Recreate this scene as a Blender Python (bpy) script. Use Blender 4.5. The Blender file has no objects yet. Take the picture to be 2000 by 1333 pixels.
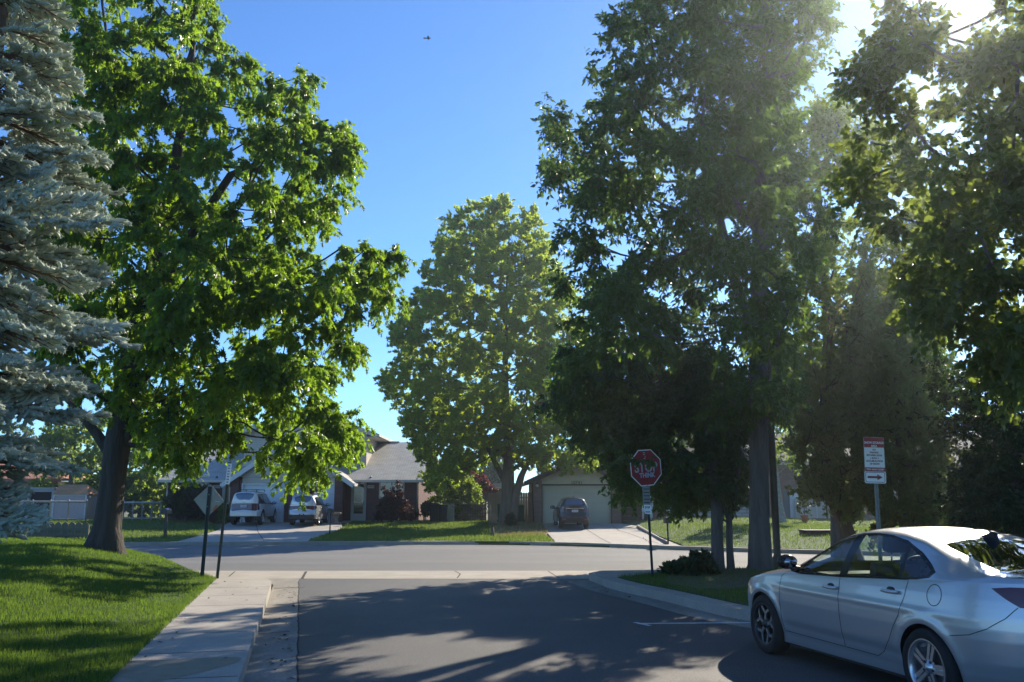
import bpy, bmesh, math, random
import numpy as np
from mathutils import Vector, Matrix
from mathutils.geometry import delaunay_2d_cdt

R = math.radians
SC = bpy.context.scene
COL = SC.collection
rnd = random.Random(7)
rng = np.random.default_rng(7)

# ------------------------------------------------------------------ camera
FPX = 1730.0                       # focal length in pixels of the 2000 px wide photograph
PITCH = math.atan(308.5 / FPX)
CAMH = 1.7
cd = bpy.data.cameras.new('camera')
cam = bpy.data.objects.new('camera', cd)
COL.objects.link(cam)
cam.location = (0, 0, CAMH)
cam.rotation_euler = (R(90) + PITCH, 0, 0)
cd.sensor_width = 36
cd.lens = 36 * FPX / 2000
cd.clip_start = 0.05
cd.clip_end = 3000
SC.camera = cam

# ------------------------------------------------------------------ sky, sun, exposure
SUN_EL, SUN_AZ = 28.5, 29.5        # degrees; azimuth clockwise from +Y
W = bpy.data.worlds.new('World')
SC.world = W
W.use_nodes = True
nt = W.node_tree
nt.nodes.clear()
sky = nt.nodes.new('ShaderNodeTexSky')
sky.sky_type = 'NISHITA'
sky.sun_disc = False
sky.sun_elevation = R(SUN_EL)
sky.sun_rotation = R(SUN_AZ)
sky.altitude = 1600
sky.air_density = 1.0
sky.dust_density = 0.15
sky.ozone_density = 3.0
bg = nt.nodes.new('ShaderNodeBackground')
bg.inputs['Strength'].default_value = 0.104
wo = nt.nodes.new('ShaderNodeOutputWorld')
tintn = nt.nodes.new('ShaderNodeMix'); tintn.data_type = 'RGBA'; tintn.blend_type = 'MULTIPLY'
tintn.inputs['Factor'].default_value = 1
tintn.inputs['B'].default_value = (0.61, 0.88, 1.15, 1)      # the deep dry high-plains blue
nt.links.new(sky.outputs[0], tintn.inputs['A'])
nt.links.new(tintn.outputs['Result'], bg.inputs[0])
nt.links.new(bg.outputs[0], wo.inputs[0])
sl = bpy.data.lights.new('sun', 'SUN')
sl.energy = 4.6
sl.angle = R(0.55)
sl.color = (1.0, 0.9, 0.74)
so = bpy.data.objects.new('sun', sl)
COL.objects.link(so)
SUNV = Vector((math.sin(R(SUN_AZ)) * math.cos(R(SUN_EL)), math.cos(R(SUN_AZ)) * math.cos(R(SUN_EL)), math.sin(R(SUN_EL))))
so.rotation_euler = SUNV.to_track_quat('Z', 'Y').to_euler()
so.location = (20, 40, 30)
vs = SC.view_settings
SC.display_settings.display_device = 'sRGB'
vs.view_transform = 'Standard'
vs.look = 'None'
vs.exposure = 0.88
vs.gamma = 1
cy = SC.cycles
cy.max_bounces = 7
cy.diffuse_bounces = 4
cy.glossy_bounces = 3
cy.transmission_bounces = 5
cy.transparent_max_bounces = 8
cy.caustics_reflective = False
cy.caustics_refractive = False
cy.sample_clamp_indirect = 6

# ------------------------------------------------------------------ photograph pixel -> place
PCOS, PSIN = math.cos(PITCH), math.sin(PITCH)


def ray(px, py):
    y = 666.5 - py
    return (px - 1000.0, FPX * PCOS - y * PSIN, FPX * PSIN + y * PCOS)


def P(px, py, Y):
    r = ray(px, py)
    t = Y / r[1]
    return Vector((r[0] * t, Y, CAMH + r[2] * t))


def G(px, py, z=0.0):
    r = ray(px, py)
    t = (z - CAMH) / r[2]
    return Vector((r[0] * t, r[1] * t, z))


# ------------------------------------------------------------------ materials
MATS = {}


def mat(name, col, rough=0.7, metal=0.0, spec=0.5, var=0.0, vscale=8.0, bump=0.0, bscale=60.0, coat=0.0, col2=None, detail=4.0, stretch=None, speck=0.0, sscale=70.0, bdist=0.02):
    if name in MATS:
        return MATS[name]
    m = bpy.data.materials.new(name)
    m.use_nodes = True
    n = m.node_tree.nodes
    l = m.node_tree.links
    b = n['Principled BSDF']
    b.inputs['Base Color'].default_value = (*col, 1)
    b.inputs['Roughness'].default_value = rough
    b.inputs['Metallic'].default_value = metal
    b.inputs['Specular IOR Level'].default_value = spec
    if coat:
        b.inputs['Coat Weight'].default_value = coat
        b.inputs['Coat Roughness'].default_value = 0.04
    co = None
    if var or bump:
        tc = n.new('ShaderNodeTexCoord')
        co = tc.outputs['Object']
        if stretch:
            mp = n.new('ShaderNodeMapping')
            mp.inputs['Scale'].default_value = stretch
            l.new(co, mp.inputs[0])
            co = mp.outputs[0]
    if var:
        no = n.new('ShaderNodeTexNoise')
        no.inputs['Scale'].default_value = vscale
        no.inputs['Detail'].default_value = detail
        no.inputs['Roughness'].default_value = 0.62
        l.new(co, no.inputs['Vector'])
        mr = n.new('ShaderNodeMapRange')
        mr.inputs[1].default_value = 0.3
        mr.inputs[2].default_value = 0.7
        l.new(no.outputs['Fac'], mr.inputs[0])
        mx = n.new('ShaderNodeMix')
        mx.data_type = 'RGBA'
        c2 = col2 or tuple(min(1, c * (1 + var)) for c in col)
        c1 = tuple(c * (1 - var) for c in col) if not col2 else col
        mx.inputs['A'].default_value = (*c1, 1)
        mx.inputs['B'].default_value = (*c2, 1)
        l.new(mr.outputs[0], mx.inputs['Factor'])
        res = mx.outputs['Result']
        if speck:
            n3 = n.new('ShaderNodeTexNoise'); n3.inputs['Scale'].default_value = sscale; n3.inputs['Detail'].default_value = 3
            l.new(tc.outputs['Object'], n3.inputs['Vector'])
            m3 = n.new('ShaderNodeMapRange'); m3.inputs[1].default_value = .35; m3.inputs[2].default_value = .65
            m3.inputs[3].default_value = 1 - speck; m3.inputs[4].default_value = 1 + speck
            l.new(n3.outputs['Fac'], m3.inputs[0])
            h3 = n.new('ShaderNodeHueSaturation'); l.new(m3.outputs[0], h3.inputs['Value']); l.new(res, h3.inputs['Color'])
            res = h3.outputs[0]
        l.new(res, b.inputs['Base Color'])
    if bump:
        no2 = n.new('ShaderNodeTexNoise')
        no2.inputs['Scale'].default_value = bscale
        no2.inputs['Detail'].default_value = 5
        l.new(co, no2.inputs['Vector'])
        bp = n.new('ShaderNodeBump')
        bp.inputs['Strength'].default_value = min(1.0, bump)
        bp.inputs['Distance'].default_value = bdist
        l.new(no2.outputs['Fac'], bp.inputs['Height'])
        l.new(bp.outputs[0], b.inputs['Normal'])
    MATS[name] = m
    return m


def wave_mat(name, col, col2, period, axis='Z', rough=0.6, sharp=0.12, bump=0.5, var=0.08):
    """boards, laps, roof courses: lines every PERIOD metres across AXIS"""
    if name in MATS:
        return MATS[name]
    m = mat(name, col, rough)
    n = m.node_tree.nodes
    l = m.node_tree.links
    b = n['Principled BSDF']
    tc = n.new('ShaderNodeTexCoord')
    sp = n.new('ShaderNodeSeparateXYZ')
    l.new(tc.outputs['Object'], sp.inputs[0])
    mo = n.new('ShaderNodeMath'); mo.operation = 'DIVIDE'; mo.inputs[1].default_value = period
    l.new(sp.outputs[axis], mo.inputs[0])
    fr = n.new('ShaderNodeMath'); fr.operation = 'FRACT'
    l.new(mo.outputs[0], fr.inputs[0])
    st = n.new('ShaderNodeMapRange'); st.inputs[1].default_value = 0; st.inputs[2].default_value = sharp
    l.new(fr.outputs[0], st.inputs[0])
    no = n.new('ShaderNodeTexNoise'); no.inputs['Scale'].default_value = 3.0; no.inputs['Detail'].default_value = 5
    l.new(tc.outputs['Object'], no.inputs['Vector'])
    mx = n.new('ShaderNodeMix'); mx.data_type = 'RGBA'
    mx.inputs['A'].default_value = (*col2, 1); mx.inputs['B'].default_value = (*col, 1)
    l.new(st.outputs[0], mx.inputs['Factor'])
    hs = n.new('ShaderNodeHueSaturation')
    vr = n.new('ShaderNodeMapRange'); vr.inputs[3].default_value = 1 - var * 2; vr.inputs[4].default_value = 1 + var * 2
    l.new(no.outputs['Fac'], vr.inputs[0]); l.new(vr.outputs[0], hs.inputs['Value'])
    l.new(mx.outputs['Result'], hs.inputs['Color'])
    l.new(hs.outputs[0], b.inputs['Base Color'])
    bp = n.new('ShaderNodeBump'); bp.inputs['Strength'].default_value = bump; bp.inputs['Distance'].default_value = 0.015
    l.new(fr.outputs[0], bp.inputs['Height']); l.new(bp.outputs[0], b.inputs['Normal'])
    return m


def brick_mat(name, c1, c2, mortar, scale=4.0, bw=0.9, bh=0.29, ms=0.03, rough=0.85, swap=False):
    if name in MATS:
        return MATS[name]
    m = mat(name, c1, rough)
    n = m.node_tree.nodes
    l = m.node_tree.links
    b = n['Principled BSDF']
    tc = n.new('ShaderNodeTexCoord')
    sp = n.new('ShaderNodeSeparateXYZ')
    l.new(tc.outputs['Object'], sp.inputs[0])
    ad = n.new('ShaderNodeMath'); ad.operation = 'ADD'
    l.new(sp.outputs['X'], ad.inputs[0]); l.new(sp.outputs['Y'], ad.inputs[1])
    cb = n.new('ShaderNodeCombineXYZ')
    if swap:                                    # roof courses: along X, up the slope in Y
        l.new(sp.outputs['X'], cb.inputs[0]); l.new(sp.outputs['Y'], cb.inputs[1])
    else:
        l.new(ad.outputs[0], cb.inputs[0]); l.new(sp.outputs['Z'], cb.inputs[1])
    br = n.new('ShaderNodeTexBrick')
    br.inputs['Color1'].default_value = (*c1, 1); br.inputs['Color2'].default_value = (*c2, 1)
    br.inputs['Mortar'].default_value = (*mortar, 1)
    br.inputs['Scale'].default_value = scale
    br.inputs['Brick Width'].default_value = bw; br.inputs['Row Height'].default_value = bh
    br.inputs['Mortar Size'].default_value = ms
    l.new(cb.outputs[0], br.inputs['Vector'])
    no = n.new('ShaderNodeTexNoise'); no.inputs['Scale'].default_value = 1.5; no.inputs['Detail'].default_value = 6
    l.new(tc.outputs['Object'], no.inputs['Vector'])
    vr = n.new('ShaderNodeMapRange'); vr.inputs[3].default_value = 0.7; vr.inputs[4].default_value = 1.3
    l.new(no.outputs['Fac'], vr.inputs[0])
    hs = n.new('ShaderNodeHueSaturation')
    l.new(vr.outputs[0], hs.inputs['Value']); l.new(br.outputs['Color'], hs.inputs['Color'])
    l.new(hs.outputs[0], b.inputs['Base Color'])
    bp = n.new('ShaderNodeBump'); bp.inputs['Strength'].default_value = 0.4; bp.inputs['Distance'].default_value = 0.01
    iv = n.new('ShaderNodeMath'); iv.operation = 'SUBTRACT'; iv.inputs[0].default_value = 1
    l.new(br.outputs['Fac'], iv.inputs[1]); l.new(iv.outputs[0], bp.inputs['Height']); l.new(bp.outputs[0], b.inputs['Normal'])
    return m


def leaf_mat(name, c_dark, c_light, c_trans, tw=0.45, rough=0.42, spec=0.4):
    if name in MATS:
        return MATS[name]
    m = bpy.data.materials.new(name)
    m.use_nodes = True
    n = m.node_tree.nodes
    l = m.node_tree.links
    b = n['Principled BSDF']
    out = n['Material Output']
    at = n.new('ShaderNodeAttribute'); at.attribute_name = 'tint'
    mx = n.new('ShaderNodeMix'); mx.data_type = 'RGBA'
    mx.inputs['A'].default_value = (*c_dark, 1); mx.inputs['B'].default_value = (*c_light, 1)
    l.new(at.outputs['Fac'], mx.inputs['Factor'])
    l.new(mx.outputs['Result'], b.inputs['Base Color'])
    b.inputs['Roughness'].default_value = rough
    b.inputs['Specular IOR Level'].default_value = spec
    tr = n.new('ShaderNodeBsdfTranslucent')
    mt = n.new('ShaderNodeMix'); mt.data_type = 'RGBA'
    mt.inputs['A'].default_value = (*[c * 0.7 for c in c_trans], 1); mt.inputs['B'].default_value = (*c_trans, 1)
    l.new(at.outputs['Fac'], mt.inputs['Factor'])
    l.new(mt.outputs['Result'], tr.inputs['Color'])
    ms = n.new('ShaderNodeMixShader'); ms.inputs[0].default_value = tw
    l.new(b.outputs[0], ms.inputs[1]); l.new(tr.outputs[0], ms.inputs[2]); l.new(ms.outputs[0], out.inputs[0])
    MATS[name] = m
    return m


def glass_mat(name, tint=(0.75, 0.85, 0.8), clear=0.75, rough=0.02, body=(0.01, 0.012, 0.014), f0=0.06):
    """window pane: fresnel reflection over see-through glass mixed with a dark tinted body"""
    if name in MATS:
        return MATS[name]
    m = bpy.data.materials.new(name)
    m.use_nodes = True
    n = m.node_tree.nodes
    l = m.node_tree.links
    b = n['Principled BSDF']
    out = n['Material Output']
    b.inputs['Base Color'].default_value = (*body, 1); b.inputs['Roughness'].default_value = rough
    b.inputs['Specular IOR Level'].default_value = 0.5
    tr = n.new('ShaderNodeBsdfTransparent'); tr.inputs[0].default_value = (*tint, 1)
    m1 = n.new('ShaderNodeMixShader'); m1.inputs[0].default_value = clear
    l.new(b.outputs[0], m1.inputs[1]); l.new(tr.outputs[0], m1.inputs[2])
    gl = n.new('ShaderNodeBsdfGlossy'); gl.inputs['Roughness'].default_value = rough
    lw = n.new('ShaderNodeLayerWeight'); lw.inputs['Blend'].default_value = 0.5
    pw = n.new('ShaderNodeMath'); pw.operation = 'POWER'; pw.inputs[1].default_value = 5
    l.new(lw.outputs['Facing'], pw.inputs[0])
    fr = n.new('ShaderNodeMath'); fr.operation = 'MULTIPLY_ADD'; fr.inputs[1].default_value = 0.93; fr.inputs[2].default_value = f0
    l.new(pw.outputs[0], fr.inputs[0])
    m2 = n.new('ShaderNodeMixShader')
    l.new(fr.outputs[0], m2.inputs[0]); l.new(m1.outputs[0], m2.inputs[1]); l.new(gl.outputs[0], m2.inputs[2])
    l.new(m2.outputs[0], out.inputs[0])
    MATS[name] = m
    return m


# ------------------------------------------------------------------ objects
def link(o, parent=None):
    COL.objects.link(o)
    if parent is not None:
        o.parent = parent
    return o


def tag(o, label=None, cat=None, group=None, kind=None):
    if label: o['label'] = label
    if cat: o['category'] = cat
    if group: o['group'] = group
    if kind: o['kind'] = kind
    return o


def empty(name, loc, label, cat, group=None, rz=0.0):
    o = bpy.data.objects.new(name, None)
    o.empty_display_size = 0.2
    link(o)
    o.location = loc
    o.rotation_euler = (0, 0, rz)
    return tag(o, label, cat, group)


def copy_tree(o, parent=None):
    c = o.copy()
    COL.objects.link(c)
    if parent is not None:
        c.parent = parent
    for ch in list(o.children):
        copy_tree(ch, c)
    return c


def fast_mesh(name, V, F, counts=None, smooth=False, tint=None, material=None):
    """V (n,3) floats, F flat vertex indices, counts: corners of each face (or one number)"""
    V = np.ascontiguousarray(V, dtype=np.float32).reshape(-1, 3)
    F = np.ascontiguousarray(F, dtype=np.int32).ravel()
    if np.isscalar(counts):
        counts = np.full(len(F) // counts, counts, dtype=np.int32)
    counts = np.asarray(counts, dtype=np.int32)
    me = bpy.data.meshes.new(name)
    me.vertices.add(len(V)); me.vertices.foreach_set('co', V.ravel())
    me.loops.add(len(F)); me.loops.foreach_set('vertex_index', F)
    me.polygons.add(len(counts))
    st = np.zeros(len(counts), dtype=np.int32); st[1:] = np.cumsum(counts)[:-1]
    me.polygons.foreach_set('loop_start', st)
    if smooth:
        me.polygons.foreach_set('use_smooth', np.ones(len(counts), dtype=bool))
    if tint is not None:
        a = me.attributes.new('tint', 'FLOAT', 'FACE')
        a.data.foreach_set('value', np.asarray(tint, dtype=np.float32))
    me.update(calc_edges=True)
    if material is not None:
        me.materials.append(material)
    return me


class MB:
    """collects boxes, bars, tubes, prisms and lathes; build() links them as one mesh object"""

    def __init__(self):
        self.v, self.f, self.sm = [], [], []

    def add(self, vs, fs, smooth=False):
        o = len(self.v)
        self.v += [tuple(v) for v in vs]
        self.f += [tuple(i + o for i in f) for f in fs]
        self.sm += [smooth] * len(fs)
        return self

    def box(self, x0, x1, y0, y1, z0, z1, m=None):
        vs = [Vector((x, y, z)) for z in (z0, z1) for y in (y0, y1) for x in (x0, x1)]
        if m is not None:
            vs = [m @ v for v in vs]
        return self.add(vs, [(0, 2, 3, 1), (4, 5, 7, 6), (0, 1, 5, 4), (2, 6, 7, 3), (0, 4, 6, 2), (1, 3, 7, 5)])

    def tube(self, pts, rad, sides=8, cap=True, smooth=True):
        pts = [Vector(p) for p in pts]
        if not hasattr(rad, '__len__'):
            rad = [rad] * len(pts)
        vs, fs = [], []
        up = None
        for i, p in enumerate(pts):
            d = (pts[min(i + 1, len(pts) - 1)] - pts[max(i - 1, 0)]).normalized()
            if up is None:
                up = Vector((0, 0, 1)) if abs(d.z) < 0.9 else Vector((1, 0, 0))
            a = d.cross(up).normalized(); b = a.cross(d).normalized()
            up = b
            for k in range(sides):
                t = 2 * math.pi * k / sides
                vs.append(p + a * (math.cos(t) * rad[i]) + b * (math.sin(t) * rad[i]))
        for i in range(len(pts) - 1):
            for k in range(sides):
                k2 = (k + 1) % sides
                fs.append((i * sides + k, i * sides + k2, (i + 1) * sides + k2, (i + 1) * sides + k))
        if cap:
            fs.append(tuple(range(sides))[::-1])
            fs.append(tuple((len(pts) - 1) * sides + k for k in range(sides)))
        self.add(vs, fs, smooth)
        if cap:
            self.sm[-1] = self.sm[-2] = False
        return self

    def prism(self, poly, a0, a1, axis='y'):
        """extrude a 2-D polygon: axis 'y' takes (x,z), 'x' takes (y,z), 'z' takes (x,y)"""
        def q(p, a):
            return {'y': (p[0], a, p[1]), 'x': (a, p[0], p[1]), 'z': (p[0], p[1], a)}[axis]
        n = len(poly)
        vs = [q(p, a0) for p in poly] + [q(p, a1) for p in poly]
        fs = [tuple(range(n)), tuple(range(2 * n - 1, n - 1, -1))]
        fs += [(i, i + n, (i + 1) % n + n, (i + 1) % n) for i in range(n)]
        return self.add(vs, fs)

    def lathe(self, prof, sides=24, c=(0, 0, 0), axis='z', smooth=True):
        vs, fs = [], []
        for (r, h) in prof:
            for k in range(sides):
                t = 2 * math.pi * k / sides
                p = (r * math.cos(t), r * math.sin(t), h)
                if axis == 'y':
                    p = (p[0], p[2], p[1])
                vs.append((p[0] + c[0], p[1] + c[1], p[2] + c[2]))
        for i in range(len(prof) - 1):
            for k in range(sides):
                k2 = (k + 1) % sides
                fs.append((i * sides + k, i * sides + k2, (i + 1) * sides + k2, (i + 1) * sides + k))
        return self.add(vs, fs, smooth)

    def ball(self, c, r, sx=1, sy=1, sz=1, seg=10, ring=7):
        prof = []
        vs, fs = [], []
        for i in range(ring + 1):
            a = math.pi * i / ring
            for k in range(seg):
                t = 2 * math.pi * k / seg
                vs.append((c[0] + r * sx * math.sin(a) * math.cos(t), c[1] + r * sy * math.sin(a) * math.sin(t), c[2] + r * sz * math.cos(a)))
        for i in range(ring):
            for k in range(seg):
                k2 = (k + 1) % seg
                fs.append((i * seg + k, (i + 1) * seg + k, (i + 1) * seg + k2, i * seg + k2))
        return self.add(vs, fs, True)

    def build_each(self, name, material, parent=None, **k):
        """every loose piece becomes an object of its own"""
        n = len(self.v); lab = list(range(n))

        def find(i):
            while lab[i] != i:
                lab[i] = lab[lab[i]]; i = lab[i]
            return i
        for f in self.f:
            a = find(f[0])
            for i in f[1:]:
                lab[find(i)] = a
        groups = {}
        for f, sm in zip(self.f, self.sm):
            groups.setdefault(find(f[0]), []).append((f, sm))
        out = []
        for fs in groups.values():
            m = MB(); mp = {}
            for f, sm in fs:
                for i in f:
                    if i not in mp:
                        mp[i] = len(m.v); m.v.append(self.v[i])
                m.f.append(tuple(mp[i] for i in f)); m.sm.append(sm)
            out.append(m.build(name, material, parent, **k))
        return out[0]

    def build(self, name, material, parent=None, bevel=0.0, fixn=True):
        me = bpy.data.meshes.new(name)
        me.from_pydata(self.v, [], self.f)
        me.polygons.foreach_set('use_smooth', self.sm)
        bm = bmesh.new(); bm.from_mesh(me)
        bmesh.ops.remove_doubles(bm, verts=bm.verts, dist=1e-5)
        if bevel:
            es = [e for e in bm.edges if len(e.link_faces) == 2 and e.calc_face_angle(0) > 0.6]
            bmesh.ops.bevel(bm, geom=es, offset=bevel, segments=2, affect='EDGES', profile=0.6)
        if fixn:
            bmesh.ops.recalc_face_normals(bm, faces=bm.faces)
        bm.to_mesh(me); bm.free()
        me.materials.append(material)
        o = bpy.data.objects.new(name, me)
        return link(o, parent)


def in_poly(pts, poly):
    """pts (n,2), poly (m,2) -> bool (n)"""
    pts = np.asarray(pts, float); poly = np.asarray(poly, float)
    x, y = pts[:, 0], pts[:, 1]
    ins = np.zeros(len(pts), bool)
    j = len(poly) - 1
    for i in range(len(poly)):
        xi, yi = poly[i]; xj, yj = poly[j]
        cnd = ((yi > y) != (yj > y)) & (x < (xj - xi) * (y - yi) / (yj - yi + 1e-12) + xi)
        ins ^= cnd
        j = i
    return ins


def poly_dist(pts, poly):
    pts = np.asarray(pts, float); poly = np.asarray(poly, float)
    d = np.full(len(pts), 1e9)
    for i in range(len(poly)):
        a = poly[i]; b = poly[(i + 1) % len(poly)]
        ab = b - a
        t = np.clip(((pts - a) @ ab) / (ab @ ab + 1e-12), 0, 1)
        d = np.minimum(d, np.linalg.norm(pts - (a + t[:, None] * ab), axis=1))
    return d


def densify(poly, step, closed=True):
    out = []
    n = len(poly)
    for i in range(n if closed else n - 1):
        a = np.array(poly[i][:2], float); b = np.array(poly[(i + 1) % n][:2], float)
        k = max(1, int(np.ceil(np.linalg.norm(b - a) / step)))
        for j in range(k):
            out.append(a + (b - a) * j / k)
    if not closed:
        out.append(np.array(poly[-1][:2], float))
    return np.array(out)


def smooth_line(pts, n=8):
    """Catmull-Rom through 2-D points"""
    p = [np.array(q[:2], float) for q in pts]
    p = [2 * p[0] - p[1]] + p + [2 * p[-1] - p[-2]]
    out = []
    for i in range(1, len(p) - 2):
        for k in range(n):
            t = k / n
            out.append(0.5 * ((2 * p[i]) + (-p[i - 1] + p[i + 1]) * t + (2 * p[i - 1] - 5 * p[i] + 4 * p[i + 1] - p[i + 2]) * t * t + (-p[i - 1] + 3 * p[i] - 3 * p[i + 1] + p[i + 2]) * t ** 3))
    out.append(p[-2])
    return out


def patch(name, poly, zf, material, grid=0.6, skirt=0.25, kind='structure', label=None, dz=0.0, smooth=True):
    """a piece of ground: polygon (x,y) with height zf(x,y); its edges go down by SKIRT"""
    ed = densify(poly, grid)
    lo, hi = ed.min(0), ed.max(0)
    gx = np.arange(lo[0], hi[0], grid); gy = np.arange(lo[1], hi[1], grid)
    X, Y = np.meshgrid(gx, gy)
    g = np.stack([X.ravel(), Y.ravel()], 1)
    g = g + (rng.random(g.shape) - 0.5) * grid * 0.3
    g = g[in_poly(g, ed)]
    if len(g):
        g = g[poly_dist(g, ed) > grid * 0.45]
    n = len(ed)
    pts = [Vector(p) for p in np.vstack([ed, g])] if len(g) else [Vector(p) for p in ed]
    r = delaunay_2d_cdt(pts, [(i, (i + 1) % n) for i in range(n)], [], 0, 1e-5)
    v2 = np.array([tuple(v) for v in r[0]]); tris = np.array(r[2])
    cen = v2[tris].mean(1)
    tris = tris[in_poly(cen, ed)]
    a, b, c = v2[tris[:, 0]], v2[tris[:, 1]], v2[tris[:, 2]]
    cr = (b[:, 0] - a[:, 0]) * (c[:, 1] - a[:, 1]) - (b[:, 1] - a[:, 1]) * (c[:, 0] - a[:, 0])
    tris[cr < 0] = tris[cr < 0][:, ::-1]
    z = np.array([zf(x, y) for x, y in v2]) + dz
    V = np.column_stack([v2, z])
    F = list(map(tuple, tris))
    if skirt:
        ez = np.array([zf(x, y) for x, y in ed]) + dz
        o = len(V)
        V = np.vstack([V, np.column_stack([ed, ez]), np.column_stack([ed, ez - skirt])])
        F += [(o + i, o + n + i, o + n + (i + 1) % n, o + (i + 1) % n) for i in range(n)]
    me = bpy.data.meshes.new(name)
    me.from_pydata(V.tolist(), [], F)
    if smooth:
        sm = [True] * len(tris) + [False] * (len(F) - len(tris))
        me.polygons.foreach_set('use_smooth', sm)
    me.update()
    me.materials.append(material)
    o = link(bpy.data.objects.new(name, me))
    tag(o, label, None, None, kind)
    return o


def text(s, size, loc, rot, material, parent, align='CENTER', depth=0.002, bold=0.0, xs=1.0, name='lettering'):
    c = bpy.data.curves.new(name, 'FONT')
    c.body = s
    c.size = size
    c.align_x = align
    c.align_y = 'CENTER'
    c.extrude = depth
    c.offset = bold
    t = bpy.data.objects.new(name, c)
    COL.objects.link(t)
    dg = bpy.context.evaluated_depsgraph_get()
    dg.update()
    me = bpy.data.meshes.new_from_object(t.evaluated_get(dg))
    bpy.data.objects.remove(t)
    bpy.data.curves.remove(c)
    me.materials.clear()
    me.materials.append(material)
    o = bpy.data.objects.new(name, me)
    link(o, parent)
    o.location = loc
    o.rotation_euler = rot
    o.scale = (xs, 1, 1)
    return o

# ================================================================== SETTING
# road axis
RD = np.array([-0.229, 0.9734]); RN = np.array([0.9734, 0.229])
_o = G(580, 1333); RO = np.array([_o.x, _o.y])


def RL(s, off):
    p = RO + RD * s + RN * off
    return (p[0], p[1])


M_ASPH = mat('asphalt_dark', (0.072, 0.069, 0.067), 0.62, var=0.35, vscale=0.55, bump=0.9, bscale=140, col2=(0.112, 0.104, 0.096), detail=9, speck=.35, sscale=45)
M_ASPH2 = mat('asphalt_worn', (0.135, 0.132, 0.128), 0.8, var=0.2, vscale=0.35, bump=0.6, bscale=120, col2=(0.195, 0.188, 0.178), detail=10, stretch=(0.35, 1.4, 1), speck=.2, sscale=30)
M_CONC = mat('concrete', (0.34, 0.305, 0.26), 0.85, var=0.2, vscale=1.6, bump=0.4, bscale=90, col2=(0.46, 0.415, 0.355), detail=9, speck=.14, sscale=60)
M_CONC3 = mat('concrete_gutter', (0.20, 0.18, 0.155), 0.85, var=0.2, vscale=1.2, bump=0.5, bscale=70, col2=(0.34, 0.305, 0.26), detail=10, speck=.2, sscale=40, stretch=(2.2, .6, 1))
M_CONC2 = mat('concrete_tan', (0.34, 0.298, 0.245), 0.85, var=0.2, vscale=1.3, bump=0.4, bscale=80, col2=(0.45, 0.40, 0.335), detail=9, speck=.14, sscale=40)
M_CONCD = mat('concrete_stained', (0.17, 0.16, 0.15), 0.6, var=0.2, vscale=4, bump=0.3, bscale=80, col2=(0.23, 0.21, 0.19), detail=9)
M_CRACK = mat('crack', (0.03, 0.028, 0.026), 0.95)
M_SOIL = mat('soil', (0.10, 0.075, 0.052), 0.95, var=0.4, vscale=6, bump=0.8, bscale=30, col2=(0.19, 0.145, 0.10), detail=8)
M_GRASSB = mat('lawn_base', (0.020, 0.045, 0.010), 0.95, var=0.3, vscale=3, bump=0.8, bscale=60, col2=(0.040, 0.085, 0.018), detail=8)
M_GRASSF = mat('far_lawn', (0.040, 0.085, 0.016), 0.95, var=0.3, vscale=1.2, bump=1.0, bscale=45, col2=(0.085, 0.135, 0.030), detail=9)
M_GRASSY = mat('dry_field', (0.11, 0.13, 0.045), 0.95, var=0.3, vscale=0.4, bump=0.8, bscale=20, col2=(0.19, 0.18, 0.085), detail=9)
M_BLACK = mat('black_metal', (0.012, 0.012, 0.013), 0.45)
M_WHITELINE = mat('road_paint', (0.62, 0.62, 0.60), 0.7, var=0.3, vscale=30)

FK = [G(x, y, .12) for x, y in ((-500, 1074), (-150, 1066), (100, 1062), (250, 1060), (600, 1058.5), (960, 1058), (1140, 1061), (1300, 1067), (1540, 1074), (1800, 1080), (2300, 1088))]
FKX = np.array([p.x for p in FK]); FKY = np.array([p.y for p in FK])


def fk(x):
    return float(np.interp(x, FKX, FKY))


def sstep(t):
    t = min(1.0, max(0.0, t))
    return t * t * (3 - 2 * t)


def zfar(x, y):
    t = (y - fk(x)) / 13.0
    z = 0.12 + 0.02 * min(1.35, max(0.0, t)) + 0.24 * sstep((y - 44.0) / 7.0)
    z += 0.34 * sstep((x - 5.6) / 3.0) * sstep(t / 0.5) * (1 - 0.45 * sstep((x - 13) / 4.0))
    return z


def GF(px, py):
    """pixel -> point on the far yards"""
    r = ray(px, py)
    y = 30.0
    for _ in range(60):
        t = y / r[1]
        x = r[0] * t
        z = zfar(x, y)
        t2 = (z - CAMH) / r[2] if r[2] < -1e-6 else y / r[1]
        y = y * 0.5 + 0.5 * min(70.0, max(15, r[1] * t2))
    return Vector((r[0] * y / r[1], y, zfar(r[0] * y / r[1], y)))


_walkA = RL(0, -1.62)


def zlawn(x, y):
    p = np.array([x, y]) - RO
    off = float(p @ RN)
    d = max(0.0, -1.62 - off)
    h = 0.15 + 0.60 * sstep(d / 4.6) + 0.05 * math.sin(x * 0.9 + y * 0.5) * sstep(d / 2)
    return 0.10 + (h - 0.10) * sstep((24.6 - y) / 3.2)


# ground to the horizon
patch('ground', [(-900, -300), (900, -300), (900, 1500), (-900, 1500)], lambda x, y: -0.12, M_GRASSY, grid=300, skirt=0)
# far yards carry everything beyond the street
_yx = np.linspace(-75, 80, 60)
patch('far_yard_ground', [(x, fk(x) + 0.05) for x in _yx] + [(80, 110), (-75, 110)], lambda x, y: zfar(x, y) - 0.05 - 0.0, M_GRASSY, grid=3.0, skirt=0.3)

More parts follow.
